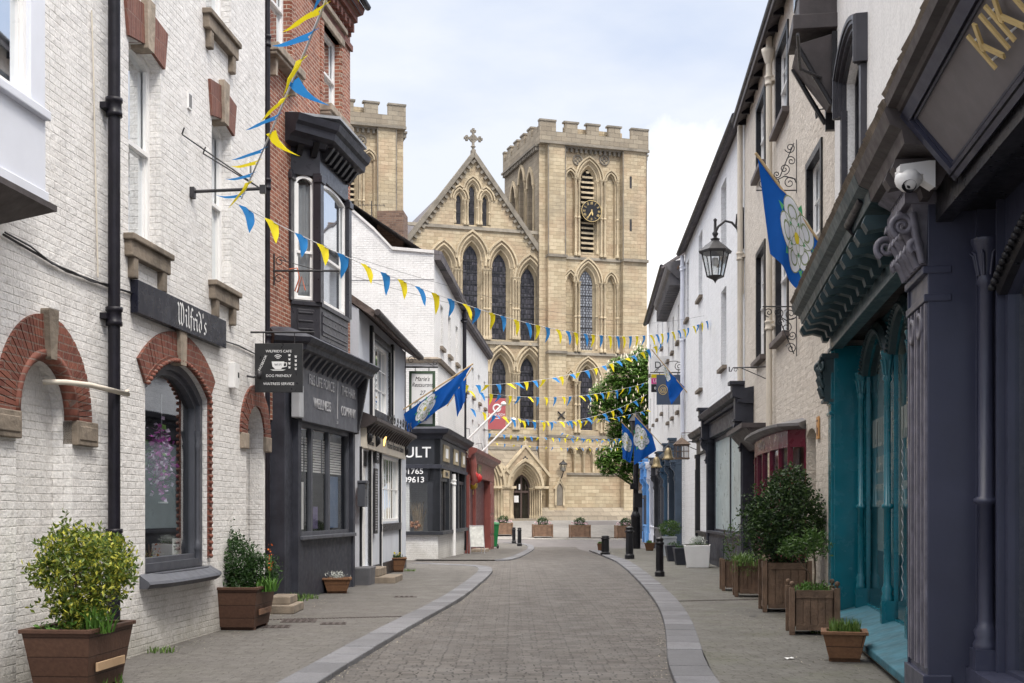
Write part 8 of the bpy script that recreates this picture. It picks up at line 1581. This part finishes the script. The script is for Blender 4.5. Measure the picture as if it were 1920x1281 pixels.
# green bin and A-board
p = G(922, 1030); t = thing('wheelie_bin', 'green wheeled bin at the end of the oxblood shop', 'bin', (p[0], p[1], gz(p[1]) + .03), R(20)); GR = plain('green_plastic', (.01, .17, .05), .45, .1); m = MB(); m.hexa([(-.2, -.25, .1), (.2, -.25, .1), (.2, .25, .1), (-.2, .25, .1)], [(-.28, -.36, 1.22), (.28, -.36, 1.22), (.28, .36, 1.22), (-.28, .36, 1.22)]); m.build('body', GR, t, bevel=.03); m = MB(); m.hexa([(-.31, -.4, 1.22), (.31, -.4, 1.22), (.31, .4, 1.22), (-.31, .4, 1.22)], [(-.27, -.36, 1.32), (.27, -.36, 1.32), (.27, .36, 1.36), (-.27, .36, 1.36)]); m.build('lid', GR, t, bevel=.02)
for sx in (-1, 1): m = MB(); m.lathe([(0, -.03), (.11, -.03), (.12, 0), (.11, .03), (0, .03)], n=14); m.xf(Matrix.Translation((sx * .24, -.22, .12)) @ Matrix.Rotation(R(90), 4, 'Y')); m.build('wheel', BLACK, t)
for sx in (-1, 1): m = MB(); m.lathe([(0, -.035), (.06, -.035), (.06, .035), (0, .035)], n=12); m.xf(Matrix.Translation((sx * .24, -.22, .12)) @ Matrix.Rotation(R(90), 4, 'Y')); m.build('hub', WHITE, t)
p = ((893 - CX) / FP * 48.6, 48.6); t = thing('pavement_sign', 'white framed pavement sign leaning by the oxblood doorway', 'sign', (p[0], p[1], gz(p[1]) + .05), R(18)); t.scale = (.72, .72, .8); m = MB(); m.hexa([(-.38, -.25, .35), (.38, -.25, .35), (.38, -.22, .35), (-.38, -.22, .35)], [(-.38, -.02, 1.35), (.38, -.02, 1.35), (.38, .01, 1.35), (-.38, .01, 1.35)]); m.build('poster', plain('pale_poster', (.55, .55, .52), .6, .2, 6), t); m = MB()
for sx in (-.4, .4): m.tube([(sx, -.30, 0), (sx, .0, 1.38)], .02, 6); m.tube([(sx, .35, 0), (sx, .0, 1.38)], .02, 6)
m.tube([(-.4, 0, 1.38), (.4, 0, 1.38)], .02, 6); m.tube([(-.4, -.23, .34), (.4, -.23, .34)], .02, 6); m.build('frame', TXTG, t)
m = MB(); m.box(-.9, .9, -.35, .3, 0, .16); o = m.build('doorstep', SILLC); o.location = Ew.w(4.0, -.35, gz(53)); o.rotation_euler = (0, 0, Ew.rz); tag(o, 'low stone doorstep at the oxblood doorway', 'step')
t = thing('stone_steps', 'two worn stone steps at the left end of the charcoal shop', 'steps', (P3(538, 1100, 19.0).x, 19.2, .05)); m = MB(); m.box(-.28, .16, -.5, .4, 0, .13); m.build('lower_step', SILL, t, bevel=.015); m = MB(); m.box(-.28, .06, -.3, .4, .13, .25); m.build('upper_step', SILL, t, bevel=.015)
# wreath and twigs inside the arched shop window
cW = (SH[0] + SH[1]) / 2; t = A.at('flower_wreath', 'hanging purple and pink artificial flowers inside the arched shop window', 'flowers', au(303, .3), .30, 2.15); random.seed(4)
for nm, mt, n_, sz in (('purple_flowers', plain('purple_petals', (.36, .05, .32), .6, .4, 20), 320, .075), ('pale_flowers', plain('lilac_petals', (.55, .42, .60), .6, .3, 20), 240, .065), ('leaves', LF['herb'], 60, .09)):
    m = MB(); leaves(m, [(random.gauss(0, .12), random.uniform(-.05, .08), random.gauss(.12, .17)) for i in range(n_)], sz, 0, asp=.8); m.build(nm, mt, t)
m = MB(); m.tube([(0, 0, .2), (0, 0, .9)], .006, 4); m.lathe([(0, -.01), (.06, -.01), (.06, .01), (0, .012)], (0, -.02, -.42), 12); m.build('hanging_cord', TXTG, t)
t = A.at('dry_twigs', 'dry twigs and leaves on the floor of the arched shop window', 'plant', cW - .1, .5, .78); m = MB()
for i in range(60): a_ = random.uniform(-.7, .7); m.tube([(a_, 0, 0), (a_ + random.uniform(-.2, .2), random.uniform(-.1, .1), random.uniform(.1, .45))], .006, 4)
m.build('twigs', plain('dry_twig_brown', (.20, .12, .07), .9, .3), t); m = MB(); leaves(m, [(random.uniform(-.7, .7), random.uniform(-.12, .12), random.uniform(.02, .35)) for i in range(160)], .05); m.build('leaves', LF['euonymus'], t)
t = A.at('window_notice', 'white notice card standing in the lower right of the arched window', 'notice', au(332, .35), .35, .90); m = MB(); m.box(-.14, .14, 0, .01, 0, .38); m.build('card', WHITE, t); [strokes(t, -.10, .10, z_, .022, 12, -.003, BLACKM, i_) for i_, z_ in enumerate((.31, .27, .23))]
# weeds and litter of the wall foot
random.seed(31); m = MB()
for (px, py, s_) in ((560, 1132, .16), (548, 1138, .1), (690, 1094, .12), (270, 1215, .14), (236, 1230, .12), (765, 1075, .08), (1398, 1118, .1), (1545, 1195, .1), (580, 1128, .1), (300, 1232, .08), (1500, 1160, .08)):
    x, y = G(px, py); q = MB(); tuft(q, -.18, .18, -.1, .1, 60, s_, 1.0, .012); m.merge(q, Matrix.Translation((x, y, .05)))
tag(m.build('weeds', LF['grass']), 'short weeds growing along the foot of the walls', 'weeds', None, 'stuff')
# petals, grit and scraps blown against the kerbs and wall feet
random.seed(44); m = MB()
def speck(x, y, z, r_): a_ = random.random() * 6.28; m.add([(x + r_ * math.cos(a_ + k * 1.57) * (1 if k % 2 else .6), y + r_ * math.sin(a_ + k * 1.57) * (1 if k % 2 else .6), z + (.006 if k == 1 else 0)) for k in range(4)], [(0, 1, 2, 3)])
for i in range(420):
    y = 11 + random.random() ** 1.5 * 26; rx = interp(RE, y)
    if random.random() < .5: speck(rx - abs(random.gauss(0, .07)) - .01, y, .008, random.uniform(.006, .016))
    else: speck(interp(LE, min(y, 27)) + abs(random.gauss(0, .07)) + .01, min(y, 27), .008, random.uniform(.006, .016))
for i in range(260): y = 12 + random.random() ** 1.3 * 16; speck(random.uniform(2.9, 4.2) + (y - 12) * .04, y, .056, random.uniform(.005, .014))
for i in range(200): y = 13 + random.random() * 10; speck(A.w(0, 0).x + .09 * (y - 6) + abs(random.gauss(.02, .25)), y, .056, random.uniform(.005, .015))
tag(m.build('litter', plain('pale_grit', (.40, .36, .28), .9, .5, 30)), 'pale petals and grit along kerbs and wall feet', 'litter', None, 'stuff')
random.seed(45)
for i, (px, py, lb) in enumerate(((1480, 1245, 'small torn scrap of white paper on the right pavement near the teal shop'), (1412, 1163, 'tiny crumpled dark scrap on the right pavement by the tall oak box'))):
    x, y = G(px, py); q = MB(); q.grid(lambda a, b: ((a - .5) * .12, (b - .5) * .07, .004 + .012 * abs(math.sin(a * 5 + b * 3))), 4, 3); o = q.build('paper_scrap', TXTW if i == 0 else BLACKM); o.location = (x, y, .052); o.rotation_euler = (0, 0, .5); tag(o, lb, 'litter')
# roof aerials
for (x, y, z, lb) in ((D.w(5, 3).x, D.w(5, 3).y, 11.6, 'thin television aerial on the tall white house'),):
    t = thing('roof_aerial', lb, 'aerial', (x, y, z)); q = MB(); q.tube([(0, 0, 0), (0, 0, 1.6)], .02, 5); q.tube([(-.5, 0, 1.45), (.5, 0, 1.45)], .012, 4)
    for k in range(7): q.tube([(-.45 + k * .15, -.2, 1.45), (-.45 + k * .15, .2, 1.45)], .008, 4)
    q.build('mast', BLACKM, t)
# ================================================================ chestnut tree
random.seed(77); tr = thing('chestnut_tree', 'horse chestnut tree in cream blossom beside the cathedral tower', 'tree', (9.9, 87, gz(87))); O = Vector(tr.location)
BL_ = [(1178, 832, 1.2), (1158, 815, .8), (1188, 798, 1.5), (1172, 845, 1.1), (1180, 702, 1.5), (1150, 738, 1.5), (1190, 758, 1.9), (1132, 765, 1.0), (1122, 742, .7), (1165, 792, 1.1), (1200, 825, 1.5), (1165, 862, 1.3), (1142, 852, .9), (1140, 880, .5), (1185, 885, .9), (1215, 700, 1.9), (1240, 742, 2.8), (1240, 830, 2.8), (1275, 705, 3.2), (1290, 790, 3.4), (1320, 740, 3.2), (1128, 866, .5), (1205, 668, .9), (1158, 684, .7)]
m = MB(); fl = MB(); bc = MB(); tk = MB(); tk.tube([(0, 0, -.3), (.1, 0, 1.5), (-.1, 0, 4), (.2, 0, 7), (.3, 0, 10)], [.45, .36, .3, .2, .08], 9)
for px, py, r_ in BL_:
    c_ = P3(px, py, 86 + random.uniform(-.8, .8)) - O; n_ = int(330 * r_ * r_) + 40; tk.tube([(0, 0, max(2.0, c_.z - 3)), (c_.x * .5, c_.y * .5, c_.z - 1.0), tuple(c_)], [.12, .07, .03], 6)
    for p in blob(c_, r_, n_, (1, 1, .85), .45):
        base = Vector(p); a0 = random.random() * 6.28
        for k in range(5):
            a_ = a0 + k * 1.257; d = Vector((math.cos(a_), math.sin(a_), -.55 + random.uniform(-.2, .2))).normalized(); s = Vector((-math.sin(a_), math.cos(a_), 0)); L_ = random.uniform(.16, .27); m.add([base, base + d * L_ * .65 + s * L_ * .22, base + d * L_, base + d * L_ * .65 - s * L_ * .22], [(0, 1, 2, 3)])
    for p in blob(c_, r_ * 1.04, int(26 * r_ * r_) + 4, (1, 1, .88), .93):
        if p[2] > c_.z - r_ * .5: fl.lathe([(0, -.03), (.045, .02), (.04, .09), (.02, .17), (0, .22)], p, 5)
m.build('crown', LF['chestnut'], tr); fl.build('blossom_candles', plain('cream_blossom', (.72, .64, .50), .8, .2, 8), tr); tk.build('trunk', plain('chestnut_bark', (.10, .08, .06), .9, .3, 4, .02, 12), tr)
